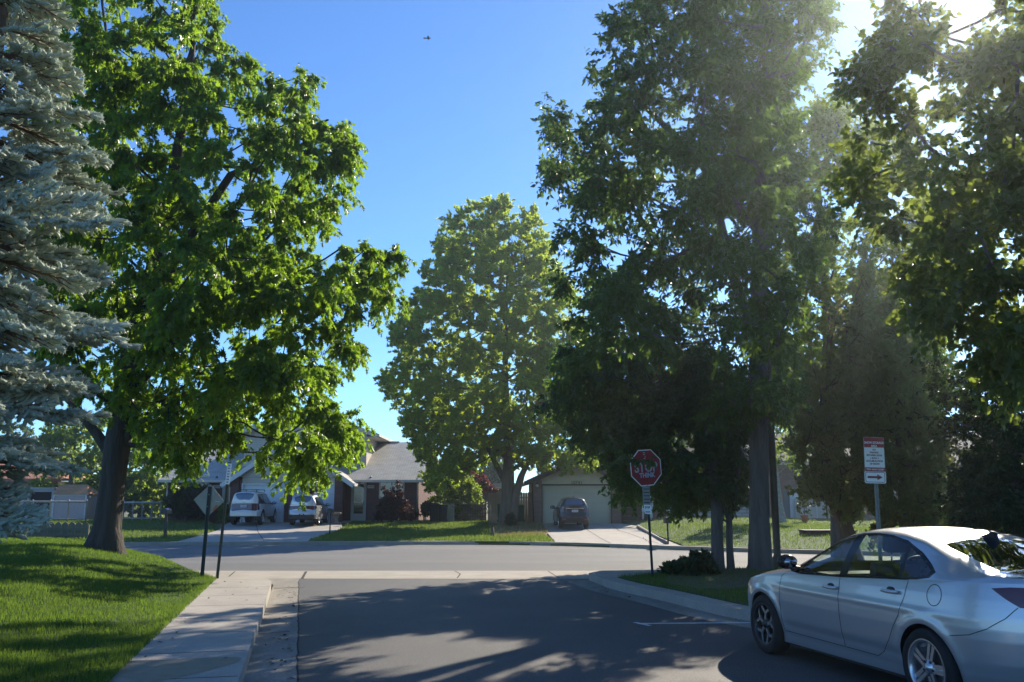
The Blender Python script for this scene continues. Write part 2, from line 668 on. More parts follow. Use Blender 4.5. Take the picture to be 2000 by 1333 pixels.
# roads
Z0 = lambda x, y: 0.0
PAN0, PAN1 = G(600, 1131).y, G(600, 1115.5).y
near_x = RL(0, 0)
patch('near_road', [RL(-24, -0.02), RL(-24, 10.5), (9.0, 0), (6.2, 7.0), (3.6, 13.4), (2.7, 16.2), (2.0, 18.6), (1.9, PAN0 + .02), (-5.4, PAN0 + .02), RL(8, -0.02)], Z0, M_ASPH, grid=2.0, skirt=0)
patch('cross_street', [(-75, PAN1 + 2.6), (-16, PAN1 + 1.2), (-7, PAN1 - .02), (8, PAN1 - .02), (20, PAN1 - 0.5), (80, PAN1 - 3)] + [(x, fk(x) - 0.02) for x in _yx[::-1]], Z0, M_ASPH2, grid=3.0, skirt=0)
patch('cross_gutter_pan', [(-7.2, PAN0), (-4, PAN0), (1.9, PAN0 - .05), (6.5, PAN0 + 0.6), (9, PAN1), (-8.5, PAN1)], lambda x, y: 0.004, M_CONC2, grid=1.0, skirt=0)
# left gutter, pavement, kerb
patch('left_gutter', [RL(-24, -0.5), RL(-24, 0.0), RL((PAN0 - RO[1]) / RD[1] - 0.05, 0.0), (-5.35, PAN0 - .01), (-5.9, PAN0 - .01), RL(10.0, -0.5)], lambda x, y: 0.004, M_CONC3, grid=1.0, skirt=0)
_c = [RL(-24, -1.62), RL(-24, -0.5), RL(7.6, -0.5)] + smooth_line([RL(7.6, -0.5), RL(9.1, -0.52), RL(9.75, -0.68), RL(9.9, -1.0), RL(9.92, -1.62)], 5)
patch('pavement', _c, lambda x, y: 0.15, M_CONC, grid=0.8, skirt=0.2)
# wet stain and joints on the pavement
_st = smooth_line([RL(.62, -1.60), RL(.60, -1.2), RL(.62, -0.62), RL(.35, -0.56), RL(.05, -0.72), RL(-.30, -0.98), RL(-.62, -1.3), RL(-.85, -1.60)], 5)
patch('damp_stain', [tuple(p) for p in _st], lambda x, y: 0.1525, mat('damp_concrete', (0.13, 0.108, 0.085), 0.42, spec=0.5, var=0.3, vscale=5, bump=0.25, bscale=60, col2=(0.19, 0.17, 0.145)), grid=0.25, skirt=0)


def strip_line(name, pts, w, z, material):
    mb = MB()
    for i in range(len(pts) - 1):
        a = Vector((pts[i][0], pts[i][1], 0)); b = Vector((pts[i + 1][0], pts[i + 1][1], 0))
        d = (b - a).normalized(); n = Vector((-d.y, d.x, 0)) * w / 2
        zz = Vector((0, 0, z)) if not callable(z) else None
        if zz is None:
            pa, pb = Vector((0, 0, z(a.x, a.y))), Vector((0, 0, z(b.x, b.y)))
        else:
            pa = pb = zz
        mb.add([a - n + pa, b - n + pb, b + n + pb, a + n + pa], [(0, 1, 2, 3)])
    return tag(mb.build(name, material, fixn=False), kind='structure')


def wob(a, b, n=9, amp=0.06, seed=1):
    q = random.Random(seed)
    return [(a[0] + (b[0] - a[0]) * i / n + q.uniform(-amp, amp), a[1] + (b[1] - a[1]) * i / n + q.uniform(-amp, amp)) for i in range(n + 1)]


for s in (-0.4, 1.0, 2.4, 3.8, 5.2, 6.6, 8.0):
    strip_line('pavement_joint', [RL(s, -1.6), RL(s, -0.52)], 0.02, 0.1512, M_CRACK)
strip_line('gutter_edge_crack', wob(RL(-3, 0), RL(10.8, 0.0), 60, 0.012, 3), 0.02, 0.007, M_CRACK)
strip_line('gutter_joint', [RL(3.2, -0.48), RL(3.35, -0.1)], 0.03, 0.007, M_CRACK)
strip_line('gutter_joint', [RL(9.2, -0.46), RL(9.3, 0.12)], 0.05, 0.008, M_CRACK)
strip_line('pan_joint', [G(1070, 1116), G(1092, 1130)], 0.03, 0.007, M_CRACK)
strip_line('pan_joint', [G(888, 1116), G(899, 1122), G(893, 1130)], 0.03, 0.007, M_CRACK)
strip_line('pan_joint', [G(598, 1117), G(590, 1131)], 0.06, 0.007, M_CRACK)
strip_line('pan_joint', [G(459, 1117), G(447, 1127)], 0.03, 0.007, M_CRACK)
# right kerb, gutter
KR = [tuple(G(1150, 1134)[:2]), tuple(G(1198, 1152)[:2]), tuple(G(1300, 1176)[:2]), tuple(G(1445, 1211)[:2]), (4.45, 11.0), (5.25, 8.0), (6.15, 4.5), (11.5, -18.0)]
KRs = [tuple(p) for p in smooth_line(KR, 7)]


def offs(line, d):
    out = []
    for i, p in enumerate(line):
        a = np.array(line[max(i - 1, 0)]); b = np.array(line[min(i + 1, len(line) - 1)])
        t = (b - a) / np.linalg.norm(b - a)
        out.append((p[0] + t[1] * -d, p[1] + t[0] * d))
    return out


_kb = offs(KRs, 0.34)
patch('right_gutter', offs(KRs, -0.48) + KRs[::-1], lambda x, y: 0.004, M_CONC3, grid=0.8, skirt=0)
_tip = [(1.95, 20.05), (3.2, 20.3), (5.6, 20.9), (9, 21.6), (30, 19.8)]
_tipb = [(3.3, 19.95), (5.6, 20.5), (9, 21.2), (30, 19.4)]
patch('right_kerb', KRs[:] + _kb[::-1][:-4] + [(3.0, 19.3)] + _tipb + _tip[::-1], lambda x, y: 0.15, M_CONC, grid=0.8, skirt=0.2)
for k in (3, 9, 15, 20):
    strip_line('kerb_joint', [KRs[k], _kb[k]], 0.014, 0.1515, M_CRACK)
# parking bay line
_a, _b = G(1245, 1219), G(1470, 1217)
strip_line('parking_bay_line', [_a, _b], 0.09, 0.005, M_WHITELINE)
strip_line('parking_bay_line', [(_a.x - .02, _a.y + .12), (_a.x + .14, _a.y - .22)], 0.07, 0.0065, M_WHITELINE)
# right corner lawn and planting bed
_ri = _kb[::-1][:-4]
LAWN_R = _ri + [(3.0, 19.3)] + _tipb + [(40, -18)]
patch('corner_lawn_ground', LAWN_R, lambda x, y: 0.155 + 0.10 * sstep((x - 4) / 5), M_GRASSB, grid=0.9, skirt=0.2, dz=0.002)
_bed = smooth_line([tuple(G(1292, 1136, .16)[:2]), tuple(G(1330, 1146, .16)[:2]), tuple(G(1420, 1150, .17)[:2]), (7.5, 18.0), (8.5, 20.0), (5.6, 20.1), (3.8, 19.8), tuple(G(1292, 1136, .16)[:2])], 5)[:-1]
patch('planting_bed', [tuple(p) for p in _bed], lambda x, y: 0.18 + 0.10 * sstep((x - 4) / 5), M_SOIL, grid=0.5, skirt=0.1)
# left lawn
LAWN_L = [RL(-24, -1.62), RL(9.9, -1.62), (-7.2, 20.2), (-8.6, 22.4), (-12, 23.6), (-40, 25), (-40, -14)]
patch('corner_lawn_mound', LAWN_L, zlawn, M_GRASSB, grid=0.6, skirt=0.2, dz=0.002)
# far kerb and gutter
_fx = np.linspace(-70, 70, 90)
patch('far_gutter', [(x, fk(x) - 0.55) for x in _fx] + [(x, fk(x)) for x in _fx[::-1]], lambda x, y: 0.004, M_CONC3, grid=2.0, skirt=0)
patch('far_kerb', [(x, fk(x)) for x in _fx] + [(x, fk(x) + 0.32) for x in _fx[::-1]], lambda x, y: 0.13, M_CONC, grid=2.0, skirt=0.2)
for px in (395, 530, 640, 1120, 1188):
    x = G(px, 1062).x
    strip_line('far_kerb_joint', [(x, fk(x) - .5), (x, fk(x) - .01)], 0.05, 0.008, M_CRACK)


def far_patch(name, pix, material, dz, grid=0.8, skirt=0.06):
    poly = []
    for (px, py) in pix:
        if py is None:
            x = G(px, 1058, .13).x if not isinstance(px, tuple) else px[0]
            poly.append((x, fk(x) + 0.3))
        else:
            q = GF(px, py); poly.append((q.x, q.y))
    return patch(name, poly, zfar, material, grid=grid, skirt=skirt, dz=dz), poly


_, DRV_L = far_patch('left_driveway', [(348, None), (435, 1030), (455, 1018.5), (665, 1018.5), (668, 1030), (640, 1043), (596, None), (500, None)], M_CONC, 0.006)
_, LW = far_patch('west_front_lawn', [(-60, None), (346, None), (428, 1033), (400, 1019), (320, 1013), (236, 1012), (-60, 1020)], M_GRASSF, 0.012)
_, LM = far_patch('middle_front_lawn', [(598, None), (640, 1044), (668, 1032), (690, 1021), (822, 1019.5), (860, 1017), (955, 1019), (962, 1045), (1060, 1045), (1083, None), (850, None)], M_GRASSF, 0.012)
_, DIRT = far_patch('bare_dirt_bed', [(968, 1052), (964, 1030), (975, 1023), (1056, 1023), (1072, 1040), (1060, 1049), (1020, 1052)], mat('dirt_straw', (0.16, 0.11, 0.07), 0.95, var=0.3, vscale=3, bump=0.8, bscale=30, col2=(0.36, 0.28, 0.17), detail=9), 0.02)
_, DRV_R = far_patch('right_driveway', [(1084, None), (1062, 1028), (1056, 1023), (1212, 1023), (1245, 1028), (1300, None), (1190, None)], M_CONC, 0.006)
_, LR = far_patch('right_front_lawn', [(1306, None), (1247, 1029), (1252, 1023), (1300, 1016), (1480, 1012), (1640, 1016), (1900, 1022), (2300, 1040), (2300, None), (1700, None), (1500, None)], M_GRASSF, 0.02)
# edging of the right driveway
_e = [GF(1246, 1029), GF(1275, 1047), GF(1303, 1064)]
eb = MB()
eb.tube([p + Vector((0, 0, .03)) for p in _e], 0.07, 6)
tag(eb.build('driveway_edging', M_CONCD), kind='structure')
for a, b, sd in (((1140, 1026), (1190, 1062), 2), ((1195, 1026), (1285, 1062), 4), ((1255, 1050), (1270, 1062), 6), ((500, 1024), (515, 1056), 7)):
    p, q = GF(*a), GF(*b)
    strip_line('driveway_joint', wob(p, q, 8, 0.02 if sd == 7 else 0.05, sd), 0.03, lambda x, y: zfar(x, y) + 0.012, M_CRACK)


# ------------------------------------------------------------------ grass blades
def blades(name, polys, n, h, w, material, zf, label, bend=0.5, dens=None, seed=3):
    g = np.random.default_rng(seed)
    out = []
    for poly, share in polys:
        poly = np.array([p[:2] for p in poly], float)
        lo, hi = poly.min(0), poly.max(0)
        k = int(n * share)
        pts = np.zeros((0, 2))
        while len(pts) < k:
            c = lo + g.random((k * 2, 2)) * (hi - lo)
            c = c[in_poly(c, poly)]
            if dens is not None:
                c = c[g.random(len(c)) < dens(c)]
            pts = np.vstack([pts, c])
        out.append(pts[:k])
    p = np.vstack(out)
    n = len(p)
    z = np.array([zf(x, y) for x, y in p])
    hh = h * (0.55 + 0.75 * g.random(n))
    an = g.random(n) * 2 * np.pi
    ww = w * (0.7 + 0.6 * g.random(n)) / 2
    dx, dy = np.cos(an), np.sin(an)
    le = hh * bend * g.random(n)
    a2 = g.random(n) * 2 * np.pi
    lx, ly = np.cos(a2) * le, np.sin(a2) * le
    V = np.zeros((n, 3, 3), np.float32)
    V[:, 0] = np.column_stack([p[:, 0] - dx * ww, p[:, 1] - dy * ww, z - .01])
    V[:, 1] = np.column_stack([p[:, 0] + dx * ww, p[:, 1] + dy * ww, z - .01])
    V[:, 2] = np.column_stack([p[:, 0] + lx, p[:, 1] + ly, z + hh])
    lowf = np.sin(p[:, 0] * 1.7 + 1.3 * np.sin(p[:, 1] * .9)) * np.cos(p[:, 1] * 1.3) + .7 * np.sin(p[:, 0] * 4.1 + p[:, 1] * 2.7) * np.sin(p[:, 1] * 5.3 - p[:, 0])
    V[:, 2, 2] += (0.16 * hh * lowf).astype(np.float32)
    tint = np.clip(0.38 + 0.26 * g.standard_normal(n) + 0.24 * lowf, 0, 1)
    me = fast_mesh(name, V, np.arange(n * 3), 3, tint=tint, material=material)
    o = link(bpy.data.objects.new(name, me))
    return tag(o, label, 'grass', None, 'stuff')


M_BLADE = leaf_mat('grass_blade', (0.028, 0.075, 0.012), (0.100, 0.145, 0.030), (0.27, 0.43, 0.045), 0.45, 0.5, 0.25)
M_BLADEF = leaf_mat('grass_blade_far', (0.055, 0.105, 0.020), (0.13, 0.17, 0.045), (0.30, 0.42, 0.06), 0.4, 0.6, 0.2)


def _dens(c):
    d = np.hypot(c[:, 0], c[:, 1])
    return np.clip((9.5 / d) ** 1.2, 0, 1)


blades('lawn_grass', [([RL(-3.5, -1.58), RL(9.95, -1.58), (-7.2, 20.1), (-8.6, 22.2), (-13, 23.0), (-16, 22.5), (-9, 4.5)], 1.0)], 300000, 0.055, 0.0095, M_BLADE, zlawn, 'thick bright green lawn grass beside the left pavement', dens=_dens)
blades('corner_lawn_grass', [([p for p in _ri if p[1] > 7] + [(3.0, 19.3), (5.6, 20.4), (9, 21.0), (9, 9)], 1.0)], 40000, 0.07, 0.012, M_BLADE, lambda x, y: 0.155 + 0.10 * sstep((x - 4) / 5), 'shaded lawn grass on the stop sign corner')
blades('far_lawn_grass', [(LW, .3), (LM, .35), (LR, .35)], 90000, 0.10, 0.035, M_BLADEF, lambda x, y: zfar(x, y) + 0.01, 'sunlit front lawn grass across the street', bend=0.7)
blades('dry_grass_tufts', [(DIRT, 1.0)], 2500, 0.12, 0.04, leaf_mat('dry_blade', (0.20, 0.16, 0.07), (0.36, 0.30, 0.13), (0.4, 0.34, 0.12), 0.35, 0.7, 0.2), lambda x, y: zfar(x, y) + 0.015, 'sparse dry grass on the bare dirt bed', bend=0.9)

# ================================================================== TREES
LEAF = {
    'lance': (np.array([(0, 0, 0), (.42, .24, .07), (1, 0, -.05), (.42, -.24, .07)], float), [(0, 1, 2), (0, 2, 3)]),
    'ovate': (np.array([(0, 0, 0), (.25, .30, .06), (.6, .27, .04), (1, 0, -.06), (.6, -.27, .04), (.25, -.30, .06)], float), [(0, 1, 2, 3), (0, 3, 4, 5)]),
    'maple': (np.array([(0, 0, 0), (.22, .45, .05), (.45, .20, .02), (1, 0, -.08), (.45, -.20, .02), (.22, -.45, .05)], float), [(0, 1, 2, 3), (0, 3, 4, 5)]),
    'oak': (np.array([(0, 0, 0), (.30, .09, .02), (.36, .36, .07), (.52, .11, .02), (.70, .30, .03), (.76, .08, 0), (1, 0, -.10),
                      (.76, -.08, 0), (.70, -.30, .03), (.52, -.11, .02), (.36, -.36, .07), (.30, -.09, .02)], float),
            [(0, 1, 2, 3, 4, 5, 6), (0, 6, 7, 8, 9, 10, 11)]),
    'scale': (np.array([(0, .12, 0), (1, .05, 0), (1, -.05, 0), (0, -.12, 0)], float), [(0, 1, 2, 3)]),
}


def unit(a):
    return a / (np.linalg.norm(a, axis=-1, keepdims=True) + 1e-9)


def leaf_mesh(name, pos, axis, nrm, size, shape, tint, material):
    S, F = LEAF[shape]
    a = unit(axis)
    s = unit(np.cross(nrm, a))
    n = np.cross(a, s)
    k = len(S)
    V = pos[:, None, :] + size[:, None, None] * (a[:, None, :] * S[None, :, 0:1] + s[:, None, :] * S[None, :, 1:2] + n[:, None, :] * S[None, :, 2:3])
    N = len(pos)
    idx, cnt = [], []
    flat = np.concatenate([np.array(f) for f in F])
    allF = (np.arange(N)[:, None] * k + flat[None, :]).ravel()
    cnt = np.tile(np.array([len(f) for f in F]), N)
    return fast_mesh(name, V, allF, cnt, tint=np.repeat(tint, len(F)), material=material)


SUNGAPS = [(G(px, py), r) for px, py, r in ((740, 1264, .58), (870, 1260, .62), (985, 1272, .55), (800, 1300, .55), (915, 1322, .60), (1060, 1302, .5), (1330, 1314, .62), (1440, 1328, .62), (1155, 1202, .42))] + [(P(px, py, Y), r) for px, py, Y, r in ((120, 330, 8.5, .7), (170, 480, 8.3, .75), (110, 580, 8.0, .7), (60, 420, 8.0, .7), (170, 700, 8.2, .7), (60, 720, 7.8, .7), (60, 180, 8.4, .6))]


def sun_gap(c):
    """openings in the crowns through which the sun reaches the road"""
    k = np.ones(len(c), bool)
    d = np.array(tuple(SUNV))
    for p, r in SUNGAPS:
        v = c - np.array(tuple(p))
        w = v - (v @ d)[:, None] * d
        k &= ~((np.linalg.norm(w, axis=1) < r) & ((v @ d) > 0))
    return c[k]


def sample_clumps(poly, Y0, n, rpx, dmax, g, holes=(), edge=0.55, front=0.5, shell=0.0, gaps=True):
    """clump centres inside an outline seen from the street, spread in depth over the crown's real thickness"""
    poly = np.array(poly, float)
    lo, hi = poly.min(0), poly.max(0)
    out = np.zeros((0, 3))
    big = 0.45 * min(hi[0] - lo[0], hi[1] - lo[1])
    while len(out) < n:
        c = lo + g.random((n * 3, 2)) * (hi - lo)
        c = c[in_poly(c, poly)]
        d = poly_dist(c, poly)
        k = d > rpx * edge
        for (hx, hy, hr) in holes:
            k &= np.hypot(c[:, 0] - hx, c[:, 1] - hy) > hr + rpx * 0.4
        c, d = c[k], d[k]
        t = np.clip(d / big, 0, 1)
        D = dmax * np.sqrt(1 - (1 - t) ** 2) + 0.25
        u = g.random(len(c)) * 2 - 1
        u = np.sign(u) * np.abs(u) ** (1 - 0.5 * shell)
        out = np.vstack([out, np.column_stack([c, Y0 + u * D])])
    out = out[:n]
    out = np.array([tuple(P(px, py, y)) for px, py, y in out])
    return sun_gap(out) if gaps else out


def grow_limbs(clumps, trunk_pts, trunk_r, g, twig=0.012, up=0.35, start=0.35, exp=2.3):
    """joins every clump to the nearest limb that is already there; radii by the pipe rule. Returns list of (p0, p1, r0, r1)"""
    tp = np.array(trunk_pts, float)
    nodes = [tuple(p) for p in tp]
    par = [-1] + list(range(len(tp) - 1))
    ntr = len(tp)
    first = max(1, int(start * ntr))
    base = tp[first]
    top = tp[-1]
    dist = np.min(np.linalg.norm(clumps[:, None, :] - tp[None, first:, :], axis=2), axis=1)
    order = np.argsort(dist)
    N = np.array(nodes)
    plen = np.zeros(len(nodes))
    for i in order:
        c = clumps[i]
        v = N[first:] - c
        d = np.linalg.norm(v, axis=1)
        rise = np.maximum(0, N[first:, 2] - c[2])              # limbs climb outwards
        cost = d + 0.28 * plen[first:] + rise * up
        j = int(np.argmin(cost)) + first
        L = np.linalg.norm(N[j] - c)
        if L > 1.6:
            mid = (N[j] + c) / 2 + np.array([g.normal() * .10, g.normal() * .10, 0.10]) * L * .6
            N = np.vstack([N, mid]); par.append(j); plen = np.append(plen, plen[j] + L / 2)
            j = len(N) - 1
        N = np.vstack([N, c]); par.append(j); plen = np.append(plen, plen[j] + np.linalg.norm(N[j] - c))
    w = np.zeros(len(N))
    kids = np.zeros(len(N), int)
    for j in par:
        if j >= 0: kids[j] += 1
    w[kids == 0] = twig ** exp
    for k in range(len(N) - 1, 0, -1):
        w[par[k]] += w[k]
    r = w ** (1 / exp)
    r = np.maximum(r, twig)
    r[:ntr] = np.interp(np.arange(ntr), np.arange(ntr), trunk_r)
    r[ntr:] = np.minimum(r[ntr:], max(trunk_r[-1], 0.55 * trunk_r[first]))
    return [(N[par[k]], N[k], min(r[par[k]], r[k] * 1.35) if k >= ntr else r[par[k]], r[k]) for k in range(1, len(N)) if k >= ntr]


def tubes(segs, sides=5):
    V, F = [], []
    for (a, b, ra, rb) in segs:
        a = np.asarray(a, float); b = np.asarray(b, float)
        d = b - a; L = np.linalg.norm(d)
        if L < 1e-4: continue
        d /= L
        u = np.cross(d, (0, 0, 1) if abs(d[2]) < .9 else (1, 0, 0)); u /= np.linalg.norm(u)
        v = np.cross(d, u)
        o = len(V)
        sg = 3
        bow = np.array([0, 0, -0.05]) * L
        for q in range(sg + 1):
            t = q / sg
            c = a + (b - a) * t + bow * 4 * t * (1 - t) * (1 if d[2] < .7 else 0)
            rr = ra + (rb - ra) * t
            for k in range(sides):
                an = 2 * math.pi * k / sides
                V.append(c + (u * math.cos(an) + v * math.sin(an)) * rr)
        for q in range(sg):
            for k in range(sides):
                k2 = (k + 1) % sides
                F.append((o + q * sides + k, o + q * sides + k2, o + (q + 1) * sides + k2, o + (q + 1) * sides + k))
    return V, F


def trunk_mesh(mb, pts, rads, sides=40, flute=0.06, seed=1, ridge=.030):
    q = random.Random(seed)
    ph = [q.uniform(0, 6.28) for _ in range(4)]
    pts = [Vector(p) for p in pts]
    # resample
    P2, R2 = [], []
    for i in range(len(pts) - 1):
        for k in range(5):
            t = k / 5
            P2.append(pts[i].lerp(pts[i + 1], t)); R2.append(rads[i] + (rads[i + 1] - rads[i]) * t)
    P2.append(pts[-1]); R2.append(rads[-1])
    vs, fs = [], []
    for i, p in enumerate(P2):
        for k in range(sides):
            a = 2 * math.pi * k / sides
            f = 1 + flute * (math.sin(3 * a + ph[0] + i * .15) + .6 * math.sin(5 * a + ph[1] - i * .2) + .4 * math.sin(8 * a + ph[2])) + ridge * (abs(math.sin(9 * a + ph[3] + 1.1 * math.sin(i * .7 + a * 2))) - .5) * (1 + .6 * math.sin(i * 1.9 + 5 * a))
            vs.append(p + Vector((math.cos(a), math.sin(a), 0)) * R2[i] * f)
    for i in range(len(P2) - 1):
        for k in range(sides):
            k2 = (k + 1) % sides
            fs.append((i * sides + k, i * sides + k2, (i + 1) * sides + k2, (i + 1) * sides + k))
    mb.add(vs, fs, True)


def foliage(clumps, n_leaf, rad, size, g, centre, droop=0.35, upb=0.0, twigs=9, flat=0.75, facing=0.55, sizevar=0.35):
    """leaves on twigs radiating from each clump"""
    K = len(clumps)
    T = K * twigs
    ci = np.repeat(np.arange(K), twigs)
    out = unit(clumps - centre)
    td = unit(g.standard_normal((T, 3)) * np.array([1, 1, flat]) + out[ci] * 0.55 + np.array([0, 0, upb]))
    tl = rad * (0.45 + 0.75 * g.random(T)) * (0.8 + 0.4 * g.random(K))[ci]
    per = max(1, int(round(n_leaf / twigs)))
    ti = np.repeat(np.arange(T), per)
    N = len(ti)
    f = 0.15 + 0.85 * g.random(N) ** 0.75
    pos = clumps[ci[ti]] + td[ti] * (tl[ti] * f)[:, None] + np.array([0, 0, -1]) * (droop * 0.5 * tl[ti] * f ** 2)[:, None]
    pos += g.standard_normal((N, 3)) * rad * 0.05
    ax = td[ti] * 0.55 + g.standard_normal((N, 3)) * 0.55 + np.array([0, 0, -droop * 1.2 + upb])
    nr = np.array([0, 0, 1.0]) * facing + g.standard_normal((N, 3)) * 0.5 + out[ci[ti]] * 0.35
    sz = size * (1 - sizevar + 2 * sizevar * g.random(N))
    ct = g.random(K) * 0.5
    tint = np.clip(ct[ci[ti]] + 0.5 * g.random(N), 0, 1)
    return pos, ax, nr, sz, tint


M_BARK = mat('bark_dark', (0.035, 0.028, 0.022), 0.95, var=0.4, vscale=5, bump=1.0, bscale=16, col2=(0.085, 0.070, 0.056), detail=8, stretch=(1, 1, 0.16), bdist=0.07)
M_BARKB = mat('bark_brown', (0.12, 0.085, 0.058), 0.95, var=0.4, vscale=4, bump=1.0, bscale=14, col2=(0.23, 0.17, 0.12), detail=8, stretch=(1, 1, 0.2), bdist=0.07)
M_BARKG = mat('bark_grey', (0.085, 0.080, 0.074), 0.95, var=0.4, vscale=5, bump=1.0, bscale=18, col2=(0.18, 0.17, 0.155), detail=8, stretch=(1, 1, 0.18), bdist=0.07)
M_BARKW = mat('bark_pale', (0.22, 0.20, 0.17), 0.9, var=0.4, vscale=7, bump=0.6, bscale=18, col2=(0.42, 0.40, 0.36), detail=8)


def tree(name, label, outline, Y0, base, trunk, n, rpx, dmax, leaf, size, n_leaf, mleaf, mbark, seed, holes=(), cat='tree', group=None,
         droop=0.35, upb=0.0, flat=0.75, twigs=9, facing=0.55, start=0.35, edge=0.55, rad=None, more_trunks=(), flute=0.05, shell=0.2, limbs=True, sizevar=0.35, sprays=(), gaps=True):
    """trunk: list of (x, y, z, radius) in metres from the base"""
    g = np.random.default_rng(seed)
    base = Vector(base)
    root = empty(name, base, label, cat, group)
    cl = sample_clumps(outline, Y0, n, rpx, dmax, g, holes, edge, shell=shell, gaps=gaps)
    rad = rad or rpx / FPX * Y0
    tp = [base + Vector(t[:3]) for t in trunk]
    tr = [t[3] for t in trunk]
    cen = cl.mean(0)
    mb = MB()
    trunk_mesh(mb, [p - base for p in tp], tr, flute=flute, seed=seed)
    for mt in more_trunks:
        trunk_mesh(mb, [Vector(t[:3]) for t in mt], [t[3] for t in mt], sides=18, flute=flute, seed=seed + 1)
    if limbs:
        segs = grow_limbs(cl, np.array([tuple(p) for p in tp]), tr, g, start=start)
        V, F = tubes(segs)
        mb.add([Vector(v) - base for v in V], F, True)
    to = mb.build('trunk', mbark, root, fixn=False)
    pos, ax, nr, sz, ti = foliage(cl, n_leaf, rad, size, g, cen, droop, upb, twigs, flat, facing, sizevar)
    if sprays:
        c2 = np.array([tuple(P(*q)) for q in sprays])
        p2, a2, n2, s2, t2 = foliage(c2, 48, .105, size * .8, g, cen, droop, upb, 6, flat, facing, sizevar)
        pos, ax, nr, sz, ti = (np.concatenate(x) for x in ((pos, p2), (ax, a2), (nr, n2), (sz, s2), (ti, t2)))
    me = leaf_mesh('crown', pos - np.array(base), ax, nr, sz, leaf, ti, mleaf)
    link(bpy.data.objects.new('crown', me), root)
    return root


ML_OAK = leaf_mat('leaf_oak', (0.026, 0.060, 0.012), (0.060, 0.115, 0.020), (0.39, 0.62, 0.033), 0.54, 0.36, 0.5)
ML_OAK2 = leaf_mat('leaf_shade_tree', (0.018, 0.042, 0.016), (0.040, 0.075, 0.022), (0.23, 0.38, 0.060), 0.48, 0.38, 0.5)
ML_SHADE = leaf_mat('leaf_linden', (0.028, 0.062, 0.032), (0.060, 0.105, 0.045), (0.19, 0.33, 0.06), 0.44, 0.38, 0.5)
ML_MAPLE = leaf_mat('leaf_maple', (0.060, 0.120, 0.022), (0.125, 0.190, 0.034), (0.66, 0.82, 0.065), 0.62, 0.45, 0.4)
ML_BIG = leaf_mat('leaf_broad', (0.030, 0.055, 0.018), (0.070, 0.100, 0.030), (0.34, 0.44, 0.06), 0.48, 0.36, 0.5)
ML_CEDAR = leaf_mat('leaf_cedar', (0.065, 0.075, 0.030), (0.150, 0.145, 0.060), (0.56, 0.56, 0.18), 0.5, 0.6, 0.2)
ML_CEDARB = leaf_mat('leaf_cedar_brown', (0.062, 0.078, 0.034), (0.125, 0.140, 0.060), (0.54, 0.58, 0.20), 0.52, 0.6, 0.2)
ML_BG = leaf_mat('leaf_background', (0.050, 0.095, 0.025), (0.10, 0.155, 0.035), (0.46, 0.62, 0.07), 0.5, 0.5, 0.3)
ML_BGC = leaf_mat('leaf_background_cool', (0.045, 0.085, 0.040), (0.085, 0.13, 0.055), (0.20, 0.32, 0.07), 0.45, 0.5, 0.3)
ML_DARK = leaf_mat('leaf_dark_shrub', (0.012, 0.028, 0.012), (0.026, 0.050, 0.018), (0.08, 0.16, 0.02), 0.35, 0.45, 0.4)
ML_PLUM = leaf_mat('leaf_plum', (0.040, 0.012, 0.014), (0.085, 0.022, 0.024), (0.30, 0.06, 0.05), 0.40, 0.45, 0.4)
ML_PLUMD = leaf_mat('leaf_ninebark', (0.030, 0.014, 0.014), (0.060, 0.028, 0.026), (0.14, 0.05, 0.04), 0.35, 0.45, 0.4)

def litter():
    g = np.random.default_rng(77)
    pts = []
    for _ in range(170):
        r = g.random()
        if r < .45:
            x, y = RL(g.uniform(-2, 9.8), -.06 - abs(g.normal()) * .16); pts.append((x, y, .008))
        elif r < .62:
            x, y = RL(g.uniform(-2, 9.8), g.uniform(-1.6, -.55)); pts.append((x, y, .156))
        elif r < .8:
            x, y = RL(g.uniform(-2, 9.6), -1.62 - abs(g.normal()) * 2.5); pts.append((x, y, zlawn(x, y) + .045))
        else:
            q = KRs[int(g.integers(0, 28))]; x, y = q[0] - abs(g.normal()) * .25, q[1]; pts.append((x, y, .008))
    p = np.array(pts) + np.array([0, 0, .004])
    n = len(p)
    ax = g.standard_normal((n, 3)) * np.array([1, 1, .15]); nr = np.array([0, 0, 1.0]) + g.standard_normal((n, 3)) * .25
    me = leaf_mesh('leaf_litter', p, ax, nr, .03 + .04 * g.random(n), 'ovate', g.random(n), leaf_mat('dead_leaf', (0.10, 0.06, 0.03), (0.26, 0.19, 0.10), (0.2, 0.14, 0.06), .2, .7, .2))
    tag(link(bpy.data.objects.new('leaf_litter', me)), 'scattered dry leaves in gutter and on lawn', 'leaf litter', None, 'stuff')


litter()

